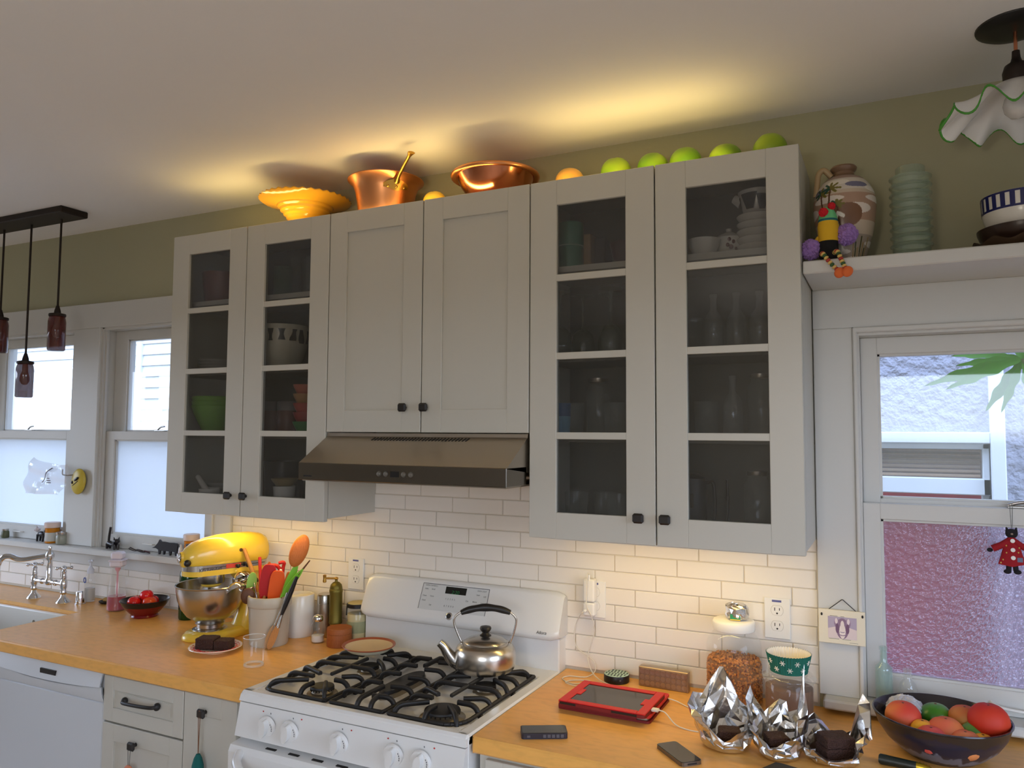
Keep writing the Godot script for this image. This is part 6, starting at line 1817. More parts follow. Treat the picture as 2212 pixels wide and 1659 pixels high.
	# granola jar with a wrapped morsel on its lid
	var J := Vector3(1.3155, CT, 0.088)
	var jr := thing("granola_jar", "big glass jar half full of golden granola with white lid", "jar", J)
	part("glass", mb().lathe(V2([0, 0, 0.068, 0.0, 0.075, 0.006, 0.0765, 0.02, 0.0765, 0.155, 0.072, 0.178, 0.060, 0.196, 0.053, 0.203, 0.0525, 0.216]), 56), M.glass_thin, jr)
	part("lid", mb().lathe(V2([0.054, 0.204, 0.058, 0.206, 0.059, 0.21, 0.059, 0.226, 0.056, 0.232, 0.05, 0.2345, 0, 0.235]), 48), M.white_plastic, jr)
	var gr := mat("granola", rgb(190, 132, 60), 0.8)
	gr.vertex_color_use_as_albedo = true
	var mass := part("granola_mass", mb().lathe(V2([0, 0.004, 0.066, 0.004, 0.072, 0.01, 0.072, 0.108, 0.068, 0.120, 0.045, 0.128, 0, 0.125]), 40), mat("granola_core", rgb(150, 96, 42), 0.9), jr)
	var mm := MultiMesh.new()
	mm.transform_format = MultiMesh.TRANSFORM_3D
	mm.use_colors = true
	mm.mesh = mb().ell(Vector3.ZERO, Vector3(0.0032, 0.0019, 0.0025), 7, 5).mesh()
	var rg := RandomNumberGenerator.new()
	rg.seed = 5
	mm.instance_count = 2300
	for k in 2300:
		var a := rg.randf() * TAU
		var on_top := k > 1850
		var r := 0.0735 if not on_top else sqrt(rg.randf()) * 0.069
		var y := rg.randf_range(0.006, 0.122 + 0.006 * sin(a * 2.0)) if not on_top else 0.124 + 0.006 * (1.0 - r / 0.07) + rg.randf() * 0.003
		if not on_top and y > 0.105:
			r -= (y - 0.105) * 0.18
		mm.set_instance_transform(k, Transform3D(Basis.from_euler(Vector3(rg.randf() * 6, rg.randf() * 6, rg.randf() * 6)) * rg.randf_range(0.8, 1.5), Vector3(cos(a) * r, y, sin(a) * r)))
		mm.set_instance_color(k, Color(0.85, 0.6, 0.32).lerp(Color(1.25, 1.1, 0.9), rg.randf()) if rg.randf() > 0.12 else Color(0.4, 0.2, 0.1))
	var mi := MultiMeshInstance3D.new()
	mi.multimesh = mm
	mi.material_override = gr
	mi.name = "granola_flakes"
	mi.set_meta("kind", "stuff")
	jr.add_child(mi)
	var fo := thing("wrapped_morsel", "small foil-wrapped morsel with green and yellow label on the jar lid", "morsel", J + Vector3(0.010, 0.2352, 0.0), 0.3)
	var mrg := RandomNumberGenerator.new()
	mrg.seed = 12
	var mj := []
	for k in 400:
		mj.append(Vector3(mrg.randf() - 0.5, mrg.randf() - 0.5, mrg.randf() - 0.5) * 0.006)
	part("foil", mb().sheet(func(u: float, v: float) -> Vector3:
		var a := TAU * u
		var t := PI * v
		var r := 0.033 * pow(sin(t), 0.35)
		var q := Vector3(cos(a) * r, 0.021 - 0.0205 * signf(cos(t)) * pow(absf(cos(t)), 0.5), sin(a) * r)
		q += mj[(roundi(u * 18) % 18) * 11 + roundi(v * 10)] * (1.0 if v > 0.15 else 0.0)
		q.y = maxf(q.y, 0.0006)
		return q, 18, 10, true, 0.0004), M.foil, fo)
	part("label", mb().at(Vector3(-0.009, 0.010, 0.029), Basis(Vector3.UP, -0.2)).bb(Vector3(-0.014, -0.005, 0), Vector3(0.014, 0.008, 0.002)), mat("label_green", rgb(40, 140, 90), 0.5), fo)
	part("label_edge", mb().at(Vector3(-0.009, 0.010, 0.0292), Basis(Vector3.UP, -0.2)).bb(Vector3(-0.014, -0.008, 0), Vector3(0.014, -0.005, 0.0021)), mat("label_yellow", rgb(226, 190, 60), 0.5), fo)
	# glass jar carrying the baking cups
	var C2 := Vector3(1.470, CT, 0.145)
	var bj := thing("lidded_jar", "low glass jar of brown contents under the green baking cup", "jar", C2)
	part("glass", mb().lathe(V2([0, 0, 0.058, 0.0, 0.062, 0.004, 0.064, 0.09, 0.058, 0.102]), 48), M.glass_thin, bj)
	part("contents", mb().lathe(V2([0, 0.003, 0.056, 0.003, 0.060, 0.006, 0.061, 0.085, 0, 0.086]), 40), mat("contents_brown", rgb(120, 84, 58), 0.7), bj)
	part("lid", mb().lathe(V2([0.062, 0.102, 0.068, 0.104, 0.070, 0.108, 0.069, 0.112, 0.064, 0.114, 0.060, 0.121, 0.045, 0.124, 0, 0.1245]), 48), M.glass_clear, bj)
	var cup := thing("baking_cup", "dark green paper baking cup with white snowflakes on a jar", "baking cup", C2 + Vector3(0, 0.1248, 0))
	var cg := mat("paper_green", rgb(20, 104, 88), 0.8)
	var wall := func(r0: float, r1: float) -> Callable: return func(u: float, v: float) -> Vector3:
		var a := TAU * u
		var r := lerpf(r0, r1, v) + 0.0012 * sin(a * 48.0) * (0.3 + v)
		return Vector3(cos(a) * r, v * (0.049 + 0.0012 * sin(a * 48.0)), sin(a) * r)
	part("paper", mb().sheet((wall as Callable).call(0.0475, 0.0575), 240, 4, false, 0.0006), cg, cup)
	part("lining", mb().sheet((wall as Callable).call(0.0465, 0.0568), 240, 4, false, 0.0004), mat("paper_white", rgb(236, 230, 216), 0.8), cup)
	part("bottom", mb().lathe(V2([0.0475, 0.0, 0, 0.0]), 40).lathe(V2([0.0468, 0.001, 0, 0.0012]), 40), M.paper_white, cup)
	var sf := mb()
	for row in 2:
		for k in 9:
			var a := TAU * (k + 0.5 * row) / 9.0
			var y := 0.014 + row * 0.018
			var r := lerpf(0.0478, 0.0578, y / 0.049) + 0.0006
			var e := Vector3(cos(a), -0.2, sin(a)).normalized()
			var sd := Vector3(-sin(a), 0, cos(a))
			var up := e.cross(sd).normalized()
			var q := Vector3(cos(a) * r, y, sin(a) * r)
			for j in 3:
				var t := PI * j / 3.0
				var d := sd * cos(t) + up * sin(t)
				sf.tube([q - d * 0.0072, q + d * 0.0072], 0.0011, 5)
	part("snowflakes", sf, M.paper_white, cup)
	# three foil parcels of brownie
	var defs := [
		["foil_parcel", "leftmost open foil parcel with one tall folded flap", Vector3(1.352, CT, 0.415), 11, 0.054, 0.047, 0.058, [[PI * 1.08, 0.050, 0.55, 0.014], [PI * 1.42, 0.115, 0.50, 0.012], [PI * 1.8, 0.05, 0.4, -0.006], [0.3, 0.03, 0.4, 0.0], [PI * 0.75, 0.030, 0.6, 0.012], [PI * 0.45, -0.030, 0.35, 0.0]], Vector3(0.010, 0.026, 0.004)],
		["foil_parcel", "middle open foil parcel with ragged flaps before the lidded jar", Vector3(1.476, CT, 0.405), 23, 0.047, 0.049, 0.055, [[PI * 1.15, 0.085, 0.35, 0.020], [PI * 1.5, 0.060, 0.4, 0.0], [PI * 1.78, 0.150, 0.22, 0.018], [PI * 0.9, 0.035, 0.4, 0.01], [0.25, 0.055, 0.35, 0.0], [PI * 0.55, -0.022, 0.4, 0.01]], Vector3(-0.006, 0.024, 0.006)],
		["foil_parcel", "rightmost open foil parcel showing a big brownie block", Vector3(1.592, CT, 0.375), 37, 0.056, 0.050, 0.036, [[PI * 1.05, 0.055, 0.4, 0.008], [PI * 1.30, 0.050, 0.3, 0.008], [PI * 1.80, 0.125, 0.24, 0.022], [0.15, 0.05, 0.35, 0.006], [PI * 0.5, -0.014, 0.6, 0.010]], Vector3(0.006, 0.036, 0.0)]]
	for d in defs:
		var o := thing(d[0], d[1], "parcel", d[2], 0.0)
		part("foil", foil_wrap(d[3], d[4], d[5], d[6], d[7]), M.foil, o)
		var k: int = [11, 23, 37].find(d[3])
		var sz: Vector3 = [Vector3(0.052, 0.040, 0.048), Vector3(0.05, 0.042, 0.050), Vector3(0.070, 0.052, 0.058)][k]
		var b := thing("brownie", ["small dark brownie block in the leftmost foil parcel", "dark brownie block deep in the middle foil parcel", "big layered brownie block in the rightmost foil parcel"][k], "brownie", d[2] + Vector3(d[8].x, 0.0055, d[8].z), [0.3, 0.5, 0.55][k])
		part("lower_layer", cake(sz.x, sz.y * 0.55, sz.z, d[3]), M.brownie, b, Vector3(0, sz.y * 0.275, 0))
		part("upper_layer", cake(sz.x * 0.98, sz.y * 0.47, sz.z * 0.97, d[3] + 1), M.brownie, b, Vector3(0.001, sz.y * 0.55 + sz.y * 0.225, 0))

func fruit_corner() -> void:
	var B := Vector3(1.824, CT, 0.222)
	var o := thing("fruit_bowl", "large dark glazed pottery bowl of peaches and limes", "bowl", B)
	var im := Image.create(256, 64, false, Image.FORMAT_RGB8)
	var n := FastNoiseLite.new()
	n.seed = 4
	n.frequency = 0.03
	for y in 64:
		for x in 256:
			# drips of pale blue glaze near the foot, seamless round the bowl
			var a := TAU * x / 256.0
			var k := n.get_noise_3d(cos(a) * 60, sin(a) * 60, 0.0) * 0.22 + n.get_noise_3d(cos(a) * 130, sin(a) * 130, y * 0.8) * 0.14
			var v := y / 64.0
			var c := Color8(52, 44, 40)
			if v > 0.32 + k * 0.5:
				c = Color8(44, 42, 58)
			if v > 0.60 + k:
				c = Color8(112, 114, 128)
			if v > 0.80 + k * 0.8:
				c = Color8(54, 50, 62)
			im.set_pixel(x, y, c)
	var gz := mat("glaze_dark", Color.WHITE, 0.3)
	gz.albedo_texture = ImageTexture.create_from_image(im)
	var prof := V2([0.150, 0.092, 0.147, 0.088, 0.138, 0.062, 0.120, 0.035, 0.095, 0.012, 0.078, 0.0])
	part("outside", mb().sheet(func(u: float, v: float) -> Vector3:
		var t := v * (prof.size() - 1)
		var i := mini(int(t), prof.size() - 2)
		var q: Vector2 = prof[i].lerp(prof[i + 1], t - i)
		return Vector3(cos(TAU * u) * q.x, q.y, sin(TAU * u) * q.x), 72, 20, false), gz, o)
	part("inside", mb().lathe(V2([0.150, 0.092, 0.149, 0.0945, 0.146, 0.0945, 0.143, 0.090, 0.134, 0.066, 0.117, 0.040, 0.09, 0.018, 0.05, 0.010, 0, 0.009]), 72), mat("glaze_inside", rgb(42, 36, 40), 0.16), o)
	part("foot", mb().lathe(V2([0, 0.0, 0.078, 0.0, 0.078, 0.003, 0, 0.003]), 40), M.glaze_inside, o)
	var pe := rgb(216, 130, 62)
	var pr := rgb(206, 62, 44)
	var g := "fruit in the dark pottery bowl"
	var fs := [
		["peach", "orange peach with a stem dimple at the left of the pottery bowl", Vector3(1.743, 0.082, 0.248), 0.0405, pe, pr],
		["lime", "bigger green lime at the back of the pottery bowl", Vector3(1.815, 0.074, 0.182), 0.036, rgb(40, 104, 26), rgb(88, 140, 40)],
		["peach", "green-flushed peach behind the small lime in the pottery bowl", Vector3(1.876, 0.080, 0.196), 0.037, rgb(186, 132, 62), rgb(204, 92, 60)],
		["peach", "deep red-orange peach at the right edge of the pottery bowl", Vector3(1.922, 0.098, 0.236), 0.044, rgb(206, 58, 24), rgb(190, 40, 30)],
		["apricot", "yellow apricot wedged beside the dimpled peach", Vector3(1.783, 0.068, 0.282), 0.027, rgb(230, 176, 40), rgb(230, 150, 50)],
		["peach", "orange-pink peach in the middle front of the pottery bowl", Vector3(1.832, 0.067, 0.275), 0.041, pe, rgb(214, 100, 70)],
		["peach", "pink peach lowest at the front of the pottery bowl", Vector3(1.800, 0.058, 0.313), 0.036, rgb(222, 112, 84), rgb(214, 80, 76)],
		["peach", "pale orange peach at the front right of the pottery bowl", Vector3(1.869, 0.058, 0.306), 0.036, rgb(220, 140, 84), rgb(214, 110, 80)],
		["lime", "small green lime against the red-orange peach", Vector3(1.890, 0.068, 0.246), 0.028, rgb(66, 124, 50), rgb(110, 150, 60)],
		["apricot", "yellow apricot at the right front of the pottery bowl", Vector3(1.905, 0.060, 0.288), 0.025, rgb(232, 182, 40), rgb(236, 170, 60)]]
	for f in fs:
		var lime: bool = f[0] == "lime"
		fruit(f[0], f[1], Vector3(f[2].x, CT + f[2].y, f[2].z), Vector3(f[3] * (1.08 if lime else 1.0), f[3] * (0.92 if not lime else 0.86), f[3]), f[4], f[5], f[0], g, [0.3, 0.9, 2.0, 3.2, 1.0, 4.0, 5.0, 2.6, 1.4, 0.5][fs.find(f)], 0.06 if lime else 0.14, 0.3 if lime else 0.62)
	var wrap := glass("film_wrap", rgb(236, 236, 240), 0.35)
	wrap.roughness = 0.12
	var pw := thing("wrapped_fruit", "half fruit twisted in clear plastic film at the back left of the bowl", "wrapped fruit", Vector3(1.748, CT + 0.076, 0.176))
	part("film", mb().sheet(func(u: float, v: float) -> Vector3:
		var a := TAU * u
		var t := PI * v
		var r := 0.043 * (1.0 + 0.06 * sin(a * 9.0 + v * 14.0) + 0.05 * sin(v * 31.0 + a * 3.0))
		return Vector3(sin(t) * cos(a) * r, -cos(t) * r * 0.8, sin(t) * sin(a) * r), 28, 14, true, 0.0008), wrap, pw)
	part("fruit", mb().ell(Vector3(0, -0.003, 0), Vector3(0.036, 0.026, 0.036)), mat("pale_fruit", rgb(190, 176, 160), 0.5), pw)
	# knife handle lying before the bowl
	var kn := thing("knife", "dark green knife handle with a gold end before the pottery bowl", "knife", Vector3(1.690, CT, 0.352), -0.12)
	part("handle", mb().tube(curve([Vector3(0, 0.0115, 0), Vector3(0.02, 0.0115, 0), Vector3(0.06, 0.0115, 0.0), Vector3(0.078, 0.0115, 0)], 12), [0.009, 0.0115, 0.0115, 0.0115, 0.0112, 0.0108, 0.0106, 0.0104, 0.0102, 0.01, 0.01, 0.01, 0.01], 16), mat("handle_green", rgb(24, 34, 30), 0.35), kn)
	part("ferrule", mb().tube(curve([Vector3(0.077, 0.0115, 0), Vector3(0.088, 0.0115, 0), Vector3(0.1, 0.010, 0), Vector3(0.108, 0.009, 0)], 12), [0.0095, 0.011, 0.009, 0.0112, 0.009, 0.011, 0.009, 0.0108, 0.0085, 0.01, 0.008, 0.007, 0.005], 12), mat("gold_old", rgb(196, 168, 50), 0.3, 0.9), kn)
	part("blade", mb().at(Vector3(0.105, 0.0, 0)).bb(Vector3(0, 0.004, -0.012), Vector3(0.12, 0.006, 0.010), 0.0008), M.steel, kn)
	# dark leather corner at the bottom of the picture
	solo("leather_pouch", mb().at(Vector3.ZERO, Basis(Vector3.RIGHT, -PI / 2)).prism(V2([0.0, 0.0, 0.014, 0.0, 0.09, -0.022, 0.13, -0.06, 0.12, -0.11, 0.0, -0.13, -0.05, -0.12, -0.035, -0.07]), 0.0, 0.012, false), mat("leather_dark", rgb(40, 36, 32), 0.7), "dark leather pouch lying before the foil parcels at the worktop edge", "pouch", Vector3(1.478, CT, 0.446 + 0.038))
	# two small bottles on the window stool
	var b1 := thing("glass_bottle", "tall pale aqua medicine bottle on the window stool", "bottle", Vector3(1.700, 0.926, 0.030), 0.3)
	part("glass", mb().lathe(V2([0, 0, 0.020, 0.0, 0.0225, 0.003, 0.0225, 0.092, 0.0215, 0.099, 0.011, 0.109, 0.0095, 0.114, 0.009, 0.142, 0.0115, 0.144, 0.0115, 0.151, 0.009, 0.152, 0.0072, 0.150, 0.007, 0.114, 0.009, 0.108, 0.019, 0.097, 0.020, 0.091, 0.020, 0.006, 0, 0.005]), 12), M.glass_aqua, b1)
	var b2 := thing("glass_bottle", "short clear glass bottle beside the aqua bottle", "bottle", Vector3(1.757, 0.926, 0.028))
	part("glass", mb().lathe(V2([0, 0, 0.020, 0.0, 0.0225, 0.003, 0.0225, 0.050, 0.019, 0.062, 0.011, 0.073, 0.010, 0.080, 0.0125, 0.083, 0.0125, 0.088, 0.0105, 0.09, 0.0105, 0.1, 0.0085, 0.1, 0.0082, 0.08, 0.009, 0.072, 0.0165, 0.06, 0.020, 0.049, 0.020, 0.006, 0, 0.005]), 32), M.glass_clear, b2)
	# cat doll hung from the sash
	var dl := thing("cat_doll", "black felt cat doll in a dotted red coat hanging on the window", "doll", Vector3(2.004, 1.30, 0.0125))
	var blk := mat("felt_black", rgb(30, 26, 30), 0.95)
	var coat := mat("coat_red", rgb(150, 16, 28), 0.9)
	part("cord", mb().tube([Vector3(0.0, 0.171, -0.022), Vector3(0.0, 0.165, -0.008), Vector3(0.001, 0.11, 0.0)], 0.0007, 5).tube([Vector3(0.006, 0.171, -0.022), Vector3(0.006, 0.165, -0.008), Vector3(0.003, 0.11, 0.0)], 0.0007, 5), M.string_grey, dl)
	part("coat", mb().at(Vector3.ZERO).loft([
		[Vector3(-0.030, 0.018, -0.006), Vector3(0, 0.013, -0.008), Vector3(0.030, 0.020, -0.006), Vector3(0.031, 0.021, 0.006), Vector3(0, 0.013, 0.010), Vector3(-0.031, 0.018, 0.006)],
		[Vector3(-0.022, 0.045, -0.005), Vector3(0, 0.045, -0.007), Vector3(0.023, 0.045, -0.005), Vector3(0.023, 0.045, 0.005), Vector3(0, 0.045, 0.009), Vector3(-0.022, 0.045, 0.005)],
		[Vector3(-0.017, 0.068, -0.004), Vector3(0, 0.070, -0.006), Vector3(0.017, 0.068, -0.004), Vector3(0.017, 0.068, 0.004), Vector3(0, 0.070, 0.007), Vector3(-0.017, 0.068, 0.004)],
		[Vector3(-0.009, 0.086, -0.003), Vector3(0, 0.088, -0.004), Vector3(0.009, 0.086, -0.003), Vector3(0.009, 0.086, 0.003), Vector3(0, 0.088, 0.005), Vector3(-0.009, 0.086, 0.003)]]), coat, dl)
	for s in [-1.0, 1.0]:
		part("sleeve", mb().tube([Vector3(s * 0.006, 0.078, 0), Vector3(s * 0.022, 0.066, 0), Vector3(s * 0.042, 0.056, 0)], [0.008, 0.0085, 0.009], 10), coat, dl)
		part("paw", mb().ell(Vector3(s * 0.048, 0.052, 0), Vector3(0.007, 0.0055, 0.005), 10, 7), blk, dl)
		part("leg", mb().tube([Vector3(s * 0.007, 0.02, 0), Vector3(s * 0.008, 0.002, 0)], 0.0062, 10).ell(Vector3(s * 0.011, 0.0, 0.004), Vector3(0.009, 0.006, 0.007), 10, 7), blk, dl)
	var hd := part("head", mb().ell(Vector3(0.001, 0.097, 0), Vector3(0.014, 0.0125, 0.008), 18, 12), blk, dl)
	for s in [-1.0, 1.0]:
		part("ear", mb().tube([Vector3(s * 0.009 + 0.001, 0.102, 0), Vector3(s * 0.011 + 0.001, 0.113, 0)], [0.005, 0.0012], 8), blk, hd)
	part("nose", mb().ell(Vector3(0.001, 0.0965, 0.0078), Vector3(0.003, 0.0022, 0.0012), 8, 5), mat("nose_tan", rgb(160, 140, 120), 0.8), hd)
	for y in [0.079, 0.056, 0.036]:
		part("button", mb().at(Vector3(0.002, y, 0.0065 + (0.079 - y) * 0.06), Basis(Vector3.RIGHT, PI / 2)).lathe(V2([0.0052, 0, 0.0052, 0.0016, 0.004, 0.002, 0, 0.0018]), 16), M.white_plastic, dl)
	part("pocket", mb().bb(Vector3(0.011, 0.026, 0.0062), Vector3(0.023, 0.037, 0.0082)), mat("patch_grey", rgb(110, 116, 140), 0.9), dl)
	var dots := mb()
	for q in [[-0.02, 0.03], [-0.012, 0.048], [0.014, 0.05], [-0.025, 0.022], [0.016, 0.062], [-0.012, 0.066]]:
		dots.ell(Vector3(q[0], q[1], 0.0066), Vector3(0.0018, 0.0022, 0.0012), 8, 4)
	part("dots", dots, mat("dot_gold", rgb(206, 176, 90), 0.8), dl)

func top_things() -> void:
	# yellow wide-rimmed bowl
	var o := thing("footed_bowl", "yellow ceramic bowl with a wide scalloped rim on the left cabinet", "bowl", Vector3(-0.243, TOP, 0.150))
	var yl := mat("glaze_yellow", rgb(226, 168, 52), 0.14)
	part("body", mb().lathe(V2([0, 0, 0.050, 0.0, 0.054, 0.004, 0.054, 0.03, 0.058, 0.042, 0.068, 0.05, 0.071, 0.058, 0.079, 0.064, 0.082, 0.073, 0.091, 0.079, 0.094, 0.088, 0.102, 0.094, 0.105, 0.100]), 64, null, 0.93), yl, o)
	part("rim", mb().lathe(V2([0.104, 0.0995, 0.13, 0.107, 0.160, 0.115, 0.170, 0.121, 0.169, 0.1245, 0.158, 0.120, 0.128, 0.112, 0.1, 0.103]), 144, func(p: Vector3, a: float) -> Vector3:
		var r := Vector2(p.x, p.z).length()
		var k := smoothstep(0.14, 0.17, r)
		return Vector3(p.x * (1.0 + 0.012 * k * sin(a * 36.0)), p.y + 0.0018 * k * sin(a * 36.0), p.z * (1.0 + 0.012 * k * sin(a * 36.0)))), yl, o)
	part("inside", mb().lathe(V2([0.101, 0.103, 0.085, 0.075, 0.06, 0.05, 0.0, 0.042]), 48), yl, o)
	# copper pan with a brass handle
	var pn := thing("copper_pan", "flared copper pan with a long brass handle on the middle cabinet", "pan", Vector3(0.128, TOP, 0.152))
	part("body", mb().lathe(V2([0, 0, 0.088, 0.0, 0.092, 0.003, 0.096, 0.03, 0.101, 0.065, 0.107, 0.1, 0.116, 0.125, 0.129, 0.138, 0.135, 0.142, 0.1355, 0.1445, 0.132, 0.144, 0.126, 0.139, 0.112, 0.124, 0.103, 0.1, 0.096, 0.06, 0.09, 0.008, 0, 0.006]), 64), M.copper, pn)
	var hv := Basis(Vector3.UP, 0.94)
	var hp := curve([Vector3(0, 0.112, 0.112), Vector3(0, 0.122, 0.126), Vector3(0, 0.134, 0.155), Vector3(0, 0.150, 0.195), Vector3(0, 0.163, 0.235), Vector3(0, 0.168, 0.26)], 26)
	var rings := []
	for k in hp.size():
		var u := float(k) / (hp.size() - 1)
		var w := lerpf(0.013, 0.0062, smoothstep(0.0, 0.3, u)) + 0.006 * smoothstep(0.8, 0.97, u)
		var h := lerpf(0.010, 0.005, smoothstep(0.0, 0.4, u))
		var tn: Vector3 = (hp[mini(k + 1, hp.size() - 1)] - hp[maxi(k - 1, 0)]).normalized()
		var up := Vector3.RIGHT.cross(tn) * -1.0
		var ring := []
		for j in 16:
			var a := TAU * j / 16.0
			ring.append(hv * (hp[k] + Vector3.RIGHT * cos(a) * w + up * sin(a) * h))
		rings.append(ring)
	var hd := part("handle", mb().loft(rings), M.brass, pn)
	var plate := mb()
	plate.sheet(func(u: float, v: float) -> Vector3:
		var a := lerpf(-0.40, 0.40, u)
		var y := lerpf(0.082, 0.120, v) - 0.012 * absf(u * 2.0 - 1.0) * (1.0 - v) * -1.0
		var r := lerpf(0.103, 0.1155, clampf((y - 0.08) / 0.045, 0, 1)) + 0.005 - 0.003 * pow(absf(u * 2.0 - 1.0), 3.0)
		return hv * Vector3(sin(a) * r, lerpf(y, 0.094, pow(absf(u * 2.0 - 1.0), 2.0) * 0.6), cos(a) * r), 18, 8, false, 0.004)
	part("handle_plate", plate, M.brass, hd)
	for a in [-0.26, 0.0, 0.26]:
		part("rivet", mb().ell(hv * Vector3(sin(a) * 0.1125, 0.096, cos(a) * 0.1125), Vector3.ONE * 0.005, 10, 7), M.brass, hd)
	# copper bowl
	var cb := thing("copper_bowl", "polished copper mixing bowl with a rolled rim on the middle cabinet", "bowl", Vector3(0.568, TOP, 0.150))
	part("body", mb().lathe(V2([0, 0, 0.035, 0.002, 0.065, 0.014, 0.092, 0.036, 0.112, 0.062, 0.124, 0.085, 0.130, 0.096]), 64), M.copper_dark, cb)
	part("rim", mb().lathe(V2([0.130, 0.095, 0.140, 0.092, 0.147, 0.094, 0.149, 0.100, 0.145, 0.106, 0.136, 0.107, 0.129, 0.100]), 64, null, 0.3), M.copper, cb)
	part("inside", mb().lathe(V2([0.129, 0.1, 0.110, 0.062, 0.090, 0.039, 0.06, 0.018, 0, 0.008]), 64), M.copper_dark, cb)
	# fruit along the top
	var gl := rgb(150, 178, 38)
	var gd := rgb(96, 140, 24)
	fruit("lemon", "small yellow lemon between the copper pan and copper bowl", Vector3(0.345, TOP + 0.038, 0.17), Vector3(0.041, 0.038, 0.038), rgb(226, 190, 60), rgb(236, 200, 70), "lemon", "fruit along the cabinet tops")
	fruit("peach", "pale yellow peach with a brown spot right of the copper bowl", Vector3(0.842, TOP + 0.0415, 0.168), Vector3(0.0455, 0.0415, 0.0455), rgb(226, 160, 70), rgb(232, 196, 110), "peach", "fruit along the cabinet tops", 2.2)
	var gs := [[0.994, 0.0468], [1.110, 0.045], [1.208, 0.0456], [1.323, 0.041], [1.445, 0.0465]]
	var lb := ["leftmost green apple next to the pale peach on the cabinet top", "second green apple from the pale peach on the cabinet top", "middle one of the five green apples on the cabinet top", "fourth green apple, the lowest of the row on the cabinet top", "rightmost green apple near the cabinet's end over the vase"]
	for k in 5:
		fruit("green_apple", lb[k], Vector3(gs[k][0], TOP + gs[k][1] * 0.995, 0.168), Vector3(0.047, gs[k][1], 0.047), gd, gl, "apple", "fruit along the cabinet tops", k * 1.3, 0.16, 0.35)

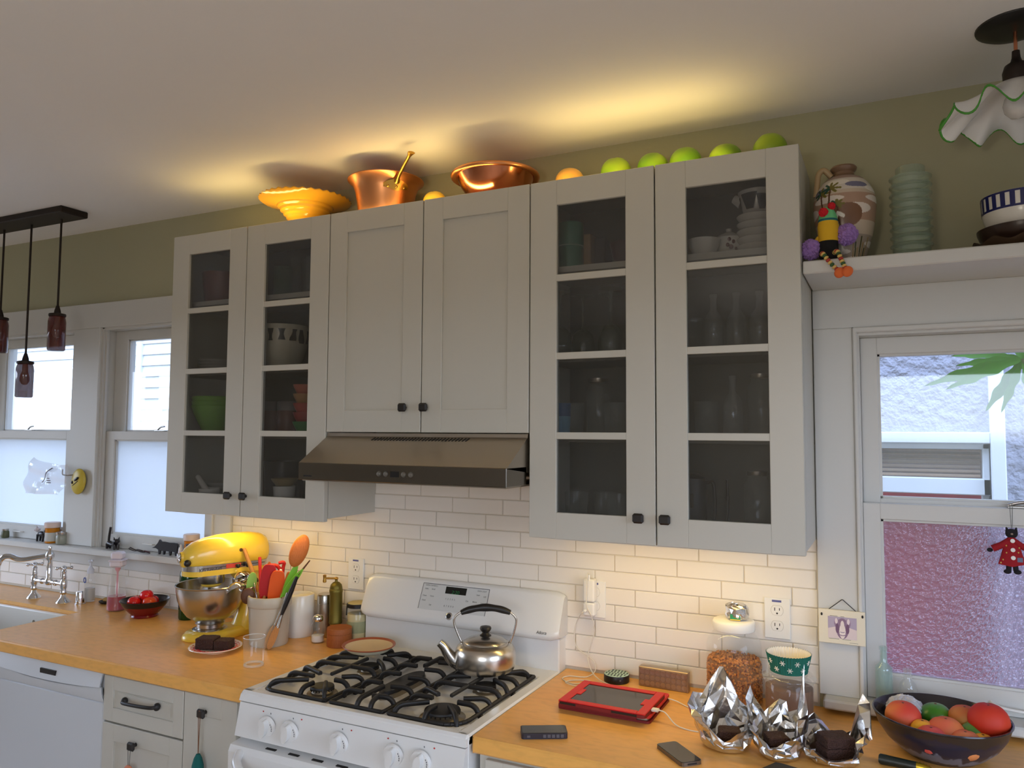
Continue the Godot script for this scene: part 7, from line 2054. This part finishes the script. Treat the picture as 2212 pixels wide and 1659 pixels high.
func shelf_things() -> void:
	# painted jug
	var o := thing("painted_jug", "painted pottery jug with palm trees and a white swan on the plate shelf", "jug", Vector3(1.632, SH, 0.138))
	var W := 320
	var H := 200
	var im := Image.create(W, H, false, Image.FORMAT_RGB8)
	im.fill(Color8(196, 178, 156))
	var rc := func(x0: float, y0: float, x1: float, y1: float, c: Color) -> void:
		im.fill_rect(Rect2i(int(x0), int(y0), int(x1 - x0), int(y1 - y0)), c)
	var el := func(cx: float, cy: float, rx: float, ry: float, c: Color) -> void:
		for y in range(maxi(0, int(cy - ry)), mini(H, int(cy + ry) + 1)):
			for x in range(int(cx - rx), int(cx + rx) + 1):
				if pow((x - cx) / rx, 2.0) + pow((y - cy) / ry, 2.0) <= 1.0:
					im.set_pixel(posmod(x, W), y, c)
	var ln := func(x0: float, y0: float, x1: float, y1: float, w: float, c: Color) -> void:
		for k in 40:
			var t := k / 39.0
			(el as Callable).call(lerpf(x0, x1, t), lerpf(y0, y1, t), w, w, c)
	rc.call(0, 0, W, 34, Color8(156, 132, 122))
	rc.call(0, 34, W, 66, Color8(206, 196, 184))
	for k in 9:
		el.call(k * 36 + 14, 46 + (k % 3) * 8, 22, 7, Color8(112, 110, 134) if k % 2 else Color8(226, 218, 206))
	rc.call(0, 74, W, 120, Color8(170, 138, 116))
	for k in 7:
		el.call(k * 48 + 20, 84 + (k % 2) * 20, 30, 8, Color8(222, 210, 198))
	rc.call(0, 138, W, 200, Color8(160, 146, 132))
	for k in 6:
		el.call(k * 55, 150 + (k % 3) * 13, 34, 5, Color8(214, 204, 194))
	for cx in [40.0, 200.0]:   # the same scene twice round the jug
		el.call(cx + 46, 112, 26, 16, Color8(122, 86, 62))
		for p in [[cx, 66.0, 8.0], [cx + 18, 58.0, -4.0], [cx + 30, 96.0, 6.0]]:
			ln.call(p[0] + p[2], 150, p[0], p[1], 1.7, Color8(92, 62, 40))
			for q in [[-17, 4], [-12, -9], [0, -12], [12, -9], [18, 3], [-10, 10], [10, 10]]:
				ln.call(p[0], p[1], p[0] + q[0] * (0.6 if p[1] > 90 else 1.0), p[1] + q[1] * (0.6 if p[1] > 90 else 1.0), 2.2, Color8(112, 102, 36) if q[0] > -5 else Color8(34, 74, 58))
		# swan
		el.call(cx + 12, 158, 26, 11, Color8(232, 226, 216))
		ln.call(cx + 30, 154, cx + 33, 134, 3.0, Color8(232, 226, 216))
		ln.call(cx + 33, 134, cx + 27, 118, 2.8, Color8(232, 226, 216))
		ln.call(cx + 27, 118, cx + 31, 110, 2.6, Color8(232, 226, 216))
		ln.call(cx + 31, 110, cx + 40, 114, 2.6, Color8(232, 226, 216))
		el.call(cx + 6, 158, 14, 3, Color8(150, 120, 100))
		for k in 7:
			ln.call(cx + 62 + k * 5, 196, cx + 58 + k * 6, 142 + (k % 3) * 8, 1.5, Color8(64, 66, 36) if k % 2 else Color8(150, 126, 84))
	im.flip_x()
	var pm := mat("jug_paint", Color.WHITE, 0.25)
	pm.albedo_texture = ImageTexture.create_from_image(im)
	var prof := V2([0.030, 0.250, 0.045, 0.243, 0.060, 0.228, 0.073, 0.205, 0.0785, 0.180, 0.0785, 0.155, 0.074, 0.115, 0.066, 0.075, 0.056, 0.040, 0.048, 0.012, 0.046, 0.0])
	part("body", mb().sheet(func(u: float, v: float) -> Vector3:
		var t := v * (prof.size() - 1)
		var i := mini(int(t), prof.size() - 2)
		var q: Vector2 = prof[i].cubic_interpolate(prof[i + 1], prof[maxi(i - 1, 0)], prof[mini(i + 2, prof.size() - 1)], t - i)
		return Vector3(cos(TAU * u) * q.x, q.y, sin(TAU * u) * q.x), 64, 40), pm, o)
	part("foot", mb().lathe(V2([0, 0, 0.046, 0.0, 0.048, 0.005, 0.046, 0.010]), 40), M.stoneware, o)
	part("neck", mb().lathe(V2([0.034, 0.248, 0.027, 0.254, 0.026, 0.262, 0.032, 0.268, 0.034, 0.274, 0.031, 0.279, 0.027, 0.277, 0.022, 0.262, 0.022, 0.2]), 40), mat("jug_brown", rgb(128, 100, 78), 0.3), o)
	part("handle", mb().tube(curve([Vector3(-0.030, 0.252, 0.012), Vector3(-0.048, 0.272, 0.016), Vector3(-0.062, 0.262, 0.018), Vector3(-0.066, 0.236, 0.018), Vector3(-0.070, 0.200, 0.016)], 20), 0.008, 10), mat("jug_tan", rgb(176, 150, 110), 0.3), o)
	# knitted doll with dangling legs
	var d := thing("knitted_doll", "knitted yellow and black doll with purple pompom hands sitting on the plate shelf edge", "doll", Vector3(1.597, SH, 0.246))
	var yk := mat("wool_yellow", rgb(226, 178, 40), 0.95)
	var bkk := mat("wool_black", rgb(20, 18, 20), 0.95)
	part("seat", mb().lathe(V2([0, 0.004, 0.018, 0.005, 0.024, 0.012, 0.0245, 0.03, 0.0235, 0.052]), 24), bkk, d)
	part("torso", mb().lathe(V2([0.0235, 0.052, 0.025, 0.07, 0.026, 0.092, 0.023, 0.108]), 24), yk, d)
	part("hat", mb().lathe(V2([0.024, 0.104, 0.0225, 0.116, 0.018, 0.130, 0.010, 0.142, 0, 0.147]), 24), mat("wool_mint", rgb(112, 196, 132), 0.95), d)
	part("hat_band", mb().lathe(V2([0.0235, 0.103, 0.0245, 0.106, 0.0235, 0.110]), 24), mat("wool_teal", rgb(40, 104, 110), 0.95), d)
	var fuzz := func(c: Vector3, r: float, sd: int) -> MB:
		var n := FastNoiseLite.new()
		n.seed = sd
		n.frequency = 90.0
		return mb().sheet(func(u: float, v: float) -> Vector3:
			var q := Vector3(sin(PI * v) * cos(TAU * u), -cos(PI * v), sin(PI * v) * sin(TAU * u))
			return c + q * r * (1.0 + 0.28 * n.get_noise_3dv(q * 0.06 + c)), 40, 26, true)
	part("bobble", fuzz.call(Vector3(-0.009, 0.126, 0.020), 0.0115, 3), mat("wool_red", rgb(206, 34, 44), 0.95), d)
	part("bobble", fuzz.call(Vector3(0.010, 0.143, 0.010), 0.0095, 4), M.wool_red, d)
	var pur := mat("wool_purple", rgb(158, 122, 190), 0.95)
	part("pompom", fuzz.call(Vector3(-0.043, 0.036, 0.0), 0.026, 7), pur, d)
	part("pompom", fuzz.call(Vector3(0.043, 0.070, -0.012), 0.027, 8), pur, d)
	part("arm", mb().tube([Vector3(-0.022, 0.066, 0), Vector3(-0.036, 0.048, 0)], 0.006, 8), yk, d)
	part("arm", mb().tube([Vector3(0.022, 0.078, 0), Vector3(0.034, 0.074, -0.006)], 0.006, 8), yk, d)
	var bead := [mat("bead_straw", rgb(226, 190, 110), 0.8), mat("bead_green", rgb(60, 96, 56), 0.8), mat("bead_red", rgb(176, 62, 52), 0.8)]
	for s in 2:
		var path := curve([Vector3(-0.014, 0.016, 0.022), Vector3(-0.010, 0.012, 0.042), Vector3(0.006, -0.012, 0.046), Vector3(0.024, -0.034, 0.047)] if s == 0 else [Vector3(0.016, 0.018, 0.022), Vector3(0.024, 0.014, 0.044), Vector3(0.034, -0.012, 0.050), Vector3(0.043, -0.034, 0.054)], 12)
		for k in 12:
			part("bead", mb().ell(path[k], Vector3(0.0062, 0.0042, 0.0062), 12, 8, Basis(Quaternion(Vector3.UP, (path[k + 1] - path[k]).normalized()))), bead[0] if k % 2 == 0 else bead[1 if k % 4 == 1 else 2], d)
		part("shoe", mb().ell(path[12] + Vector3(0.004, -0.007, 0.004), Vector3(0.0125, 0.014, 0.010), 16, 10, Basis(Vector3.BACK, -0.5)), mat("wool_orange", rgb(226, 112, 58), 0.95), d)
	# stack of pressed glass dishes, each one a thing
	var gm := glass("pressed_glass", rgb(168, 188, 164), 0.34)
	gm.roughness = 0.08
	var pos := Vector3(1.792, SH, 0.145)
	var first: Node3D = null
	for k in 10:
		var lb := "%s ribbed glass dish of the tall stack on the plate shelf" % ["lowest", "second lowest", "third lowest", "fourth from the shelf up,", "fifth from the shelf up,", "fifth from the top,", "fourth from the top,", "third highest", "second highest", "topmost"][k]
		var at := pos + Vector3(0.0, 0.0225 * k, 0)
		if first == null:
			first = thing("glass_dish", lb, "dish", at, 0.0, "stacked glass dishes on the plate shelf")
			part("dish", mb().lathe(V2([0, 0.001, 0.042, 0.001, 0.045, 0.003, 0.046, 0.016, 0.0505, 0.0185, 0.0515, 0.021, 0.0505, 0.0232, 0.047, 0.0228, 0.0432, 0.020, 0.042, 0.005, 0, 0.004]), 48), gm, first)
		else:
			dup(first, at, lb)
	var rim := thing("glass_cup", "clear glass cup upside down on top of the glass dish stack", "cup", pos + Vector3(0, 0.2282, 0))
	part("cup", mb().lathe(V2([0.036, 0.0, 0.035, 0.022, 0.033, 0.024, 0, 0.0245]), 40), gm, rim)
	# bowls at the right edge
	var q := Vector3(2.035, SH, 0.135)
	var pl := thing("scalloped_plate", "dark brown scalloped wooden plate under the striped bowls", "plate", q)
	part("plate", mb().lathe(V2([0, 0, 0.06, 0.001, 0.085, 0.012, 0.105, 0.026, 0.107, 0.029, 0.1, 0.028, 0.08, 0.016, 0.055, 0.006, 0, 0.006]), 96, func(p: Vector3, a: float) -> Vector3:
		var k := smoothstep(0.07, 0.105, Vector2(p.x, p.z).length())
		return Vector3(p.x, p.y + 0.006 * k * sin(a * 9.0), p.z)), mat("plate_brown", rgb(72, 52, 34), 0.5), pl)
	var bb := thing("brown_bowl", "dark brown shallow bowl between scalloped plate and striped bowl", "bowl", q + Vector3(0.002, 0.0075, 0))
	part("bowl", mb().lathe(V2([0, 0, 0.05, 0.0, 0.075, 0.014, 0.092, 0.032, 0.098, 0.048, 0.099, 0.056, 0.095, 0.058, 0.088, 0.04, 0.07, 0.02, 0.04, 0.008, 0, 0.007]), 56), mat("bowl_brown", rgb(52, 36, 28), 0.3), bb)
	var sb := thing("striped_bowl", "white bowl with a navy striped band at the right end of the plate shelf", "bowl", q + Vector3(0.004, 0.017, 0))
	part("bowl", mb().lathe(V2([0, 0, 0.05, 0.0, 0.06, 0.01, 0.075, 0.045, 0.084, 0.07, 0.088, 0.086, 0.090, 0.128, 0.087, 0.129, 0.084, 0.086, 0.07, 0.045, 0.05, 0.014, 0, 0.012]), 56), M.white_china, sb)
	var st := mb()
	for k in 26:
		var a := TAU * k / 26.0
		var pts := []
		st.sheet(func(u: float, v: float) -> Vector3:
			var t := a + (u - 0.5) * 0.125
			var r := lerpf(0.0884, 0.0903, v) + 0.0005
			return Vector3(cos(t) * r, lerpf(0.091, 0.123, v), sin(t) * r), 3, 1, false, 0.0004)
	st.lathe(V2([0.0886, 0.086, 0.0888, 0.0915]), 56).lathe(V2([0.0908, 0.1225, 0.0908, 0.1275]), 56)
	part("stripes", st, mat("navy", rgb(24, 30, 92), 0.25), sb)
	var gb := thing("green_bowl", "grey-green bowl nested inside the navy striped bowl", "bowl", q + Vector3(0.008, 0.0305, 0))
	part("bowl", mb().lathe(V2([0, 0, 0.03, 0.0, 0.055, 0.05, 0.068, 0.095, 0.072, 0.118, 0.069, 0.119, 0.06, 0.08, 0.03, 0.008, 0, 0.007]), 48), mat("bowl_sage", rgb(96, 132, 116), 0.3), gb)

func stack(called: String, labels: Array, cat: String, at: Vector3, step: float, prof: Array, m: Material, group: String) -> void:
	var first: Node3D = null
	for k in labels.size():
		var p := at + Vector3(0, step * k, 0)
		if first == null:
			first = thing(called, labels[k], cat, p, 0.0, group)
			part("body", mb().lathe(prof, 40), m, first)
		else:
			dup(first, p, labels[k])

func cupboard_things() -> void:
	var s3 := 2.1505
	var s2 := 1.8785
	var s1 := 1.6405
	var s0 := 1.3705
	var thin: Material = M.glass_thin
	# ---- left cabinet, left door
	var pot := thing("bean_pot", "brown glazed pot with a lug on the left cabinet's top shelf", "pot", Vector3(-0.672, s3, 0.145))
	part("body", mb().lathe(V2([0, 0, 0.055, 0.0, 0.062, 0.01, 0.070, 0.08, 0.073, 0.12, 0.075, 0.128, 0.070, 0.128, 0.066, 0.1, 0.05, 0.01, 0, 0.008]), 40), mat("pot_brown", rgb(128, 70, 56), 0.3), pot)
	part("lug", mb().tube(curve([Vector3(-0.068, 0.112, 0), Vector3(-0.09, 0.108, 0), Vector3(-0.09, 0.09, 0), Vector3(-0.066, 0.086, 0)], 12), 0.008, 8), M.pot_brown, pot)
	stack("side_plate", ["bottom plate of the small pile behind the left door", "second plate of the small pile behind the left door", "third plate of the small pile behind the left door", "top plate of the small pile behind the left door"], "plate", Vector3(-0.660, s2, 0.150), 0.012, V2([0, 0, 0.045, 0.0, 0.082, 0.012, 0.084, 0.0145, 0.08, 0.0145, 0.045, 0.004, 0, 0.004]), mat("plate_grey", rgb(206, 204, 196), 0.25), "plates on the second left shelf")
	stack("mixing_bowl", ["outermost green bowl of the nest behind the left door", "middle green bowl of the nest behind the left door", "innermost green bowl of the nest behind the left door"], "bowl", Vector3(-0.672, s1, 0.165), 0.017, V2([0, 0, 0.036, 0.0, 0.040, 0.006, 0.060, 0.045, 0.074, 0.075, 0.082, 0.098, 0.0845, 0.106, 0.082, 0.110, 0.077, 0.1, 0.066, 0.07, 0.05, 0.04, 0.03, 0.012, 0, 0.01]), mat("bowl_green", rgb(122, 186, 62), 0.2), "nested green bowls")
	stack("dinner_plate", ["lowest plate behind the mortar", "second plate behind the mortar", "third plate behind the mortar", "fourth plate behind the mortar", "fifth and topmost plate behind the mortar"], "plate", Vector3(-0.672, s0, 0.115), 0.015, V2([0, 0, 0.05, 0.0, 0.080, 0.014, 0.083, 0.017, 0.078, 0.017, 0.048, 0.005, 0, 0.005]), M.plate_grey, "plates on the bottom left shelf")
	var mo := thing("mortar", "white mortar at the bottom right behind the left door", "mortar", Vector3(-0.628, s0, 0.215))
	part("bowl", mb().lathe(V2([0, 0, 0.03, 0.0, 0.034, 0.006, 0.036, 0.02, 0.040, 0.058, 0.036, 0.058, 0.026, 0.02, 0, 0.015]), 32), M.white_china, mo)
	var pe := thing("pestle", "white pestle leaning out of the mortar", "pestle", Vector3(-0.628, s0 + 0.02, 0.215))
	part("stick", rod(Vector3(0.012, 0.004, 0.0), Vector3(-0.080, 0.082, -0.012), 0.013, 0.010), M.white_china, pe)
	# ---- left cabinet, right door
	for k in 4:
		var x: float = [-0.345, -0.300, -0.262, -0.225][k]
		var g := thing("tall_glass", ["green-tinted squat jar at the left of the top shelf", "slim tall glass second from left on the top shelf", "slim tall glass third from left on the top shelf", "slim tall glass at the right of the top shelf"][k], "glass", Vector3(x, s3, 0.15 if k == 0 else 0.10 + 0.03 * (k % 2)))
		var r := 0.036 if k == 0 else 0.02
		part("glass", mb().lathe(V2([0, 0, r * 0.9, 0.0, r, 0.004, r, 0.125 if k == 0 else 0.16, r * 0.93, 0.125 if k == 0 else 0.16]), 28), glass("jar_sage", rgb(90, 126, 92), 0.6) if k == 0 else thin, g)
	var cw := thing("patterned_bowl", "cream bowl with black patches round its rim behind the second door", "bowl", Vector3(-0.342, s2, 0.150))
	part("bowl", mb().lathe(V2([0, 0, 0.05, 0.0, 0.056, 0.006, 0.080, 0.04, 0.092, 0.08, 0.098, 0.12, 0.100, 0.168, 0.097, 0.169, 0.094, 0.12, 0.086, 0.08, 0.07, 0.04, 0.04, 0.012, 0, 0.01]), 56), mat("bowl_cream", rgb(222, 214, 190), 0.25), cw)
	var rg := RandomNumberGenerator.new()
	rg.seed = 9
	var patch := mb()
	for k in 15:
		var a := TAU * k / 15.0
		var w := rg.randf_range(0.11, 0.17)
		var y0 := rg.randf_range(0.098, 0.112)
		var sk := rg.randf_range(-0.07, 0.07)
		patch.sheet(func(u: float, v: float) -> Vector3:
			var t := a + (u - 0.5) * 2.0 * w * (0.75 + 0.25 * sin(v * 5.0 + k)) + sk * v
			var y := lerpf(y0, 0.150, v)
			var r := lerpf(0.0955, 0.0995, (y - 0.098) / 0.06) + 0.0008
			return Vector3(cos(t) * r, y, sin(t) * r), 6, 4, false, 0.0005)
	part("patches", patch, mat("patch_black", rgb(22, 22, 24), 0.3), cw)
	for k in 2:
		var tn := thing("brown_tin", ["left dark red-brown tin on the third shelf", "right dark red-brown tin on the third shelf"][k], "tin", Vector3(-0.385 + 0.082 * k, s1, 0.15))
		part("tin", mb().lathe(V2([0, 0, 0.038, 0.0, 0.040, 0.003, 0.040, 0.085, 0.038, 0.088]), 32), mat("tin_brown", rgb(104, 60, 54), 0.35), tn)
		part("lid", mb().lathe(V2([0.0405, 0.086, 0.0405, 0.118, 0.038, 0.121, 0, 0.122]), 32), mat("tin_grey", rgb(120, 112, 110), 0.35), tn)
	var cc := [rgb(80, 160, 90), rgb(190, 60, 60), rgb(214, 90, 80), rgb(206, 150, 90), rgb(216, 120, 96)]
	for k in 5:
		var cp := thing("small_bowl", ["green small bowl at the foot of the coloured stack", "crimson small bowl second in the coloured stack", "coral small bowl in the middle of the coloured stack", "tan small bowl fourth in the coloured stack", "salmon small bowl on top of the coloured stack"][k], "bowl", Vector3(-0.212, s1 + 0.003 + 0.034 * k, 0.165), 0.0, "stack of coloured small bowls")
		part("bowl", mb().lathe(V2([0, 0, 0.022, 0.0, 0.025, 0.004, 0.040, 0.034, 0.042, 0.042, 0.039, 0.042, 0.034, 0.030, 0.02, 0.008, 0, 0.007]), 32), mat("bowl_colour_%d" % k, cc[k], 0.3), cp)
	var dp := thing("dark_dish", "wide black dish at the bottom behind the second door", "dish", Vector3(-0.355, s0, 0.105))
	part("dish", mb().lathe(V2([0, 0, 0.06, 0.0, 0.068, 0.02, 0.075, 0.13, 0.078, 0.165, 0.074, 0.166, 0.07, 0.12, 0.06, 0.02, 0, 0.01]), 40), mat("dish_black", rgb(40, 36, 34), 0.3), dp)
	stack("ramekin", ["lower white ramekin beside the range hood", "upper white ramekin beside the range hood"], "ramekin", Vector3(-0.262, s0, 0.205), 0.040, V2([0, 0, 0.036, 0.0, 0.038, 0.004, 0.040, 0.036, 0.042, 0.04, 0.038, 0.04, 0.035, 0.008, 0, 0.007]), M.white_china, "white ramekins")
	var tb := thing("olive_bowl", "olive-rimmed small bowl on the white ramekins", "bowl", Vector3(-0.262, s0 + 0.0812, 0.205))
	part("bowl", mb().lathe(V2([0, 0, 0.03, 0.0, 0.046, 0.02, 0.048, 0.026, 0.044, 0.026, 0.028, 0.006, 0, 0.005]), 32), mat("bowl_olive", rgb(150, 130, 84), 0.35), tb)
	# ---- right cabinet, left door
	var cn := thing("green_canister", "sea-green lidded canister on the right cabinet's top shelf", "canister", Vector3(0.838, s3, 0.150))
	part("body", mb().lathe(V2([0, 0, 0.038, 0.0, 0.040, 0.003, 0.040, 0.082]), 32), mat("sea_green", rgb(64, 140, 112), 0.35), cn)
	part("lid", mb().lathe(V2([0.0405, 0.0825, 0.0415, 0.085, 0.0415, 0.155, 0.038, 0.158, 0, 0.158]), 32), M.sea_green, cn)
	part("ring", mb().lathe(V2([0.0405, 0.081, 0.0425, 0.0835, 0.0405, 0.086]), 32), mat("ring_pale", rgb(150, 190, 170), 0.3), cn)
	var bx := thing("wooden_box", "upright wooden box beside the sea-green canister", "box", Vector3(0.906, s3, 0.150))
	part("box", mb().box(Vector3(0, 0.055, 0), Vector3(0.024, 0.11, 0.07), 0.002), mat("box_tan", rgb(150, 122, 84), 0.6), bx)
	var bx2 := thing("dark_box", "dark upright box next to the wooden box", "box", Vector3(0.944, s3, 0.140))
	part("box", mb().box(Vector3(0, 0.048, 0), Vector3(0.034, 0.096, 0.07), 0.002), mat("box_dark", rgb(60, 50, 48), 0.6), bx2)
	var bs := thing("shallow_bowl", "dark plum bowl at the right end of the top shelf", "bowl", Vector3(1.028, s3, 0.145))
	part("bowl", mb().lathe(V2([0, 0, 0.03, 0.0, 0.05, 0.03, 0.06, 0.075, 0.057, 0.076, 0.045, 0.03, 0, 0.008]), 36), mat("bowl_plum", rgb(84, 58, 66), 0.3), bs)
	# upside-down goblets
	var gp := V2([0.033, 0.0, 0.037, 0.03, 0.038, 0.05, 0.033, 0.078, 0.018, 0.094, 0.005, 0.1, 0.0035, 0.11, 0.0035, 0.188, 0.007, 0.198, 0.036, 0.204, 0.0365, 0.206, 0.0, 0.2085])
	var dg := glass("goblet_glass", rgb(120, 130, 116), 0.30)
	var first: Node3D = null
	for k in 4:
		var at := Vector3([0.818, 0.862, 0.952, 0.985][k], s2, [0.19, 0.105, 0.105, 0.19][k])
		var lb: String = ["upside-down goblet at the front left of the glasses", "upside-down goblet at the back left of the glasses", "upside-down goblet at the back right of the glasses", "upside-down goblet at the front right of the glasses"][k]
		if k == 0:
			first = thing("goblet", lb, "goblet", at, 0.0, "goblets stored upside down")
			part("bowl", mb().lathe(gp.slice(0, 6), 32), dg, first)
			part("stem", mb().lathe(gp.slice(5), 32), dg, first)
		else:
			dup(first, at, lb)
	# tumblers and jars behind the remaining panes
	var tp := V2([0, 0, 0.030, 0.0, 0.032, 0.003, 0.036, 0.1, 0.0345, 0.1])
	var tall := V2([0, 0, 0.034, 0.0, 0.036, 0.003, 0.036, 0.14, 0.026, 0.155, 0.026, 0.165])
	var bot := V2([0, 0, 0.026, 0.0, 0.028, 0.003, 0.028, 0.09, 0.024, 0.105, 0.010, 0.125, 0.009, 0.16, 0.012, 0.165, 0.011, 0.172, 0, 0.172])
	var list := [
		["jar", tall, Vector3(0.930, s1, 0.150), "tall glass jar in the middle of the third right shelf", "glass_thin"],
		["tumbler", tp, Vector3(0.862, s1, 0.190), "clear tumbler beside the blue cup", "glass_thin"],
		["tumbler", tp, Vector3(0.998, s1, 0.190), "clear tumbler right of the tall glass jar", "glass_thin"],
		["tumbler", tp, Vector3(0.870, s0, 0.180), "clear tumbler at the bottom left of the right cabinet", "glass_thin"],
		["tumbler", tp, Vector3(0.945, s0, 0.130), "clear tumbler in the middle of the bottom shelf", "glass_thin"],
		["tumbler", tp, Vector3(1.010, s0, 0.200), "clear tumbler at the bottom right behind the third glass door", "glass_thin"],
		["bottle", bot, Vector3(1.280, s2, 0.150), "shortest clear bottle with bands on the second right shelf", "glass_clear"],
		["bottle", bot, Vector3(1.345, s2, 0.150), "middle clear bottle on the second right shelf", "glass_clear"],
		["bottle", bot, Vector3(1.408, s2, 0.150), "right-hand clear bottle on the second right shelf", "glass_clear"],
		["tumbler", tp, Vector3(1.222, s2, 0.170), "clear tumbler with dark rim print left of the bottles", "glass_thin"],
		["tumbler", tp, Vector3(1.262, s1, 0.170), "clear tumbler at the left of the last glass door's third shelf", "glass_thin"],
		["bottle", bot, Vector3(1.335, s1, 0.165), "dark-necked bottle between the tumbler and big jar", "glass_clear"],
		["jar", tall, Vector3(1.408, s1, 0.150), "big clear jar at the right end of the third shelf", "glass_thin"],
		["jar", tall, Vector3(1.395, s0, 0.150), "big clear jar at the right end of the bottom shelf", "glass_thin"]]
	for q in list:
		var t := thing(q[0], q[3], q[0], q[2], 0.0)
		part("glass", mb().lathe(q[1], 32), M[q[4]], t)
		if q[0] == "jar":
			part("lid", mb().lathe(V2([0.0265, 0.1645, 0.028, 0.168, 0.028, 0.176, 0, 0.177]), 28), M.steel_brushed, t)
	var bc := thing("blue_cup", "blue and pale blue cup at the left of the third right shelf", "cup", Vector3(0.812, s1, 0.175))
	part("body", mb().lathe(V2([0, 0, 0.03, 0.0, 0.032, 0.004, 0.034, 0.06]), 28), mat("pale_blue", rgb(120, 176, 206), 0.35), bc)
	part("band", mb().lathe(V2([0.034, 0.06, 0.036, 0.1, 0.033, 0.1, 0.031, 0.06]), 28), mat("mid_blue", rgb(40, 96, 150), 0.35), bc)
	var cf := thing("coffee_press", "black coffee maker at the bottom left of the last glass door", "coffee maker", Vector3(1.215, s0, 0.160))
	part("body", mb().lathe(V2([0, 0, 0.04, 0.0, 0.042, 0.01, 0.044, 0.13, 0.040, 0.152, 0.02, 0.165, 0, 0.167]), 32), M.black_plastic, cf)
	part("handle", mb().tube(curve([Vector3(0.042, 0.14, 0.01), Vector3(0.066, 0.135, 0.014), Vector3(0.066, 0.04, 0.014), Vector3(0.042, 0.03, 0.01)], 16), 0.006, 8), M.black_plastic, cf)
	part("gauge", mb().at(Vector3(0.0, 0.09, 0.041)).box(Vector3.ZERO, Vector3(0.03, 0.04, 0.006), 0.002), M.steel_smoked, cf)
	var sk := thing("skewer", "thin dark rod standing between coffee maker and big jar", "rod", Vector3(1.318, s0, 0.17))
	part("rod", mb().cyl(Vector3.ZERO, Vector3(0, 0.15, 0), 0.004, 8).ell(Vector3(0, 0.10, 0), Vector3(0.006, 0.01, 0.006), 10, 6), M.black_plastic, sk)
	# ---- right cabinet, top right: white dishes
	var wb := thing("white_bowl", "plain white bowl at the front of the top right shelf", "bowl", Vector3(1.262, s3, 0.185))
	part("bowl", mb().lathe(V2([0, 0, 0.024, 0.0, 0.028, 0.004, 0.042, 0.03, 0.0475, 0.052, 0.0455, 0.052, 0.038, 0.03, 0.022, 0.008, 0, 0.007]), 40), M.white_china, wb)
	var fb := thing("floral_bowl", "white lidded bowl with a flower sprig behind the plain white bowl", "bowl", Vector3(1.322, s3, 0.125))
	part("bowl", mb().lathe(V2([0, 0, 0.03, 0.0, 0.036, 0.006, 0.046, 0.035, 0.047, 0.062, 0.04, 0.068, 0.02, 0.078, 0.008, 0.084, 0.009, 0.092, 0, 0.094]), 40), M.white_china, fb)
	var fl := mb()
	for q in [[0.3, 0.03, 0.006], [0.45, 0.045, 0.005], [0.2, 0.052, 0.005], [0.6, 0.025, 0.004], [0.1, 0.036, 0.005]]:
		var a: float = PI / 2 - q[0]
		fl.ell(Vector3(cos(a) * 0.0465, q[1], sin(a) * 0.0465), Vector3(q[2], q[2] * 1.2, 0.0022), 10, 6, Basis(Vector3.UP, PI / 2 - a))
	part("sprig", fl, mat("sprig_red", rgb(120, 70, 70), 0.5), fb)
	stack("cereal_bowl", ["lowest white bowl of the stack under the cow-print jug", "second white bowl of the stack under the cow-print jug", "third white bowl of the stack under the cow-print jug", "fourth white bowl of the stack under the cow-print jug", "top white bowl of the stack under the cow-print jug"], "bowl", Vector3(1.408, s3, 0.150), 0.0215, V2([0, 0, 0.038, 0.0, 0.042, 0.004, 0.052, 0.014, 0.058, 0.022, 0.0595, 0.026, 0.057, 0.0285, 0.05, 0.021, 0.038, 0.009, 0, 0.008]), M.white_china, "stack of white bowls")
	var cj := thing("cow_jug", "black and white cow-print jug on the stack of white bowls", "jug", Vector3(1.408, s3 + 0.1156, 0.150))
	part("body", mb().lathe(V2([0, 0, 0.036, 0.0, 0.040, 0.006, 0.046, 0.03, 0.052, 0.058, 0.055, 0.066, 0.052, 0.067, 0.044, 0.03, 0, 0.01]), 48), M.white_china, cj)
	part("spout", mb().tube([Vector3(-0.044, 0.042, 0.0), Vector3(-0.066, 0.056, 0.0)], [0.018, 0.012], 14), M.white_china, cj)
	var pt := mb()
	for q in [[1.95, 0.5, 0.012, 0.056], [1.15, 0.36, 0.008, 0.05], [0.2, 0.4, 0.015, 0.058], [2.9, 0.3, 0.02, 0.05]]:
		pt.sheet(func(u: float, v: float) -> Vector3:
			var a: float = q[0] + (u - 0.5) * 2.0 * q[1] * (0.5 + 0.5 * v)
			var y := lerpf(q[2], q[3], v)
			var r := lerpf(0.0412, 0.0520, (y - 0.006) / 0.052) + 0.0012
			return Vector3(cos(a) * r, y, sin(a) * r), 12, 6, false, 0.0006)
	part("patches", pt, M.patch_black, cj)
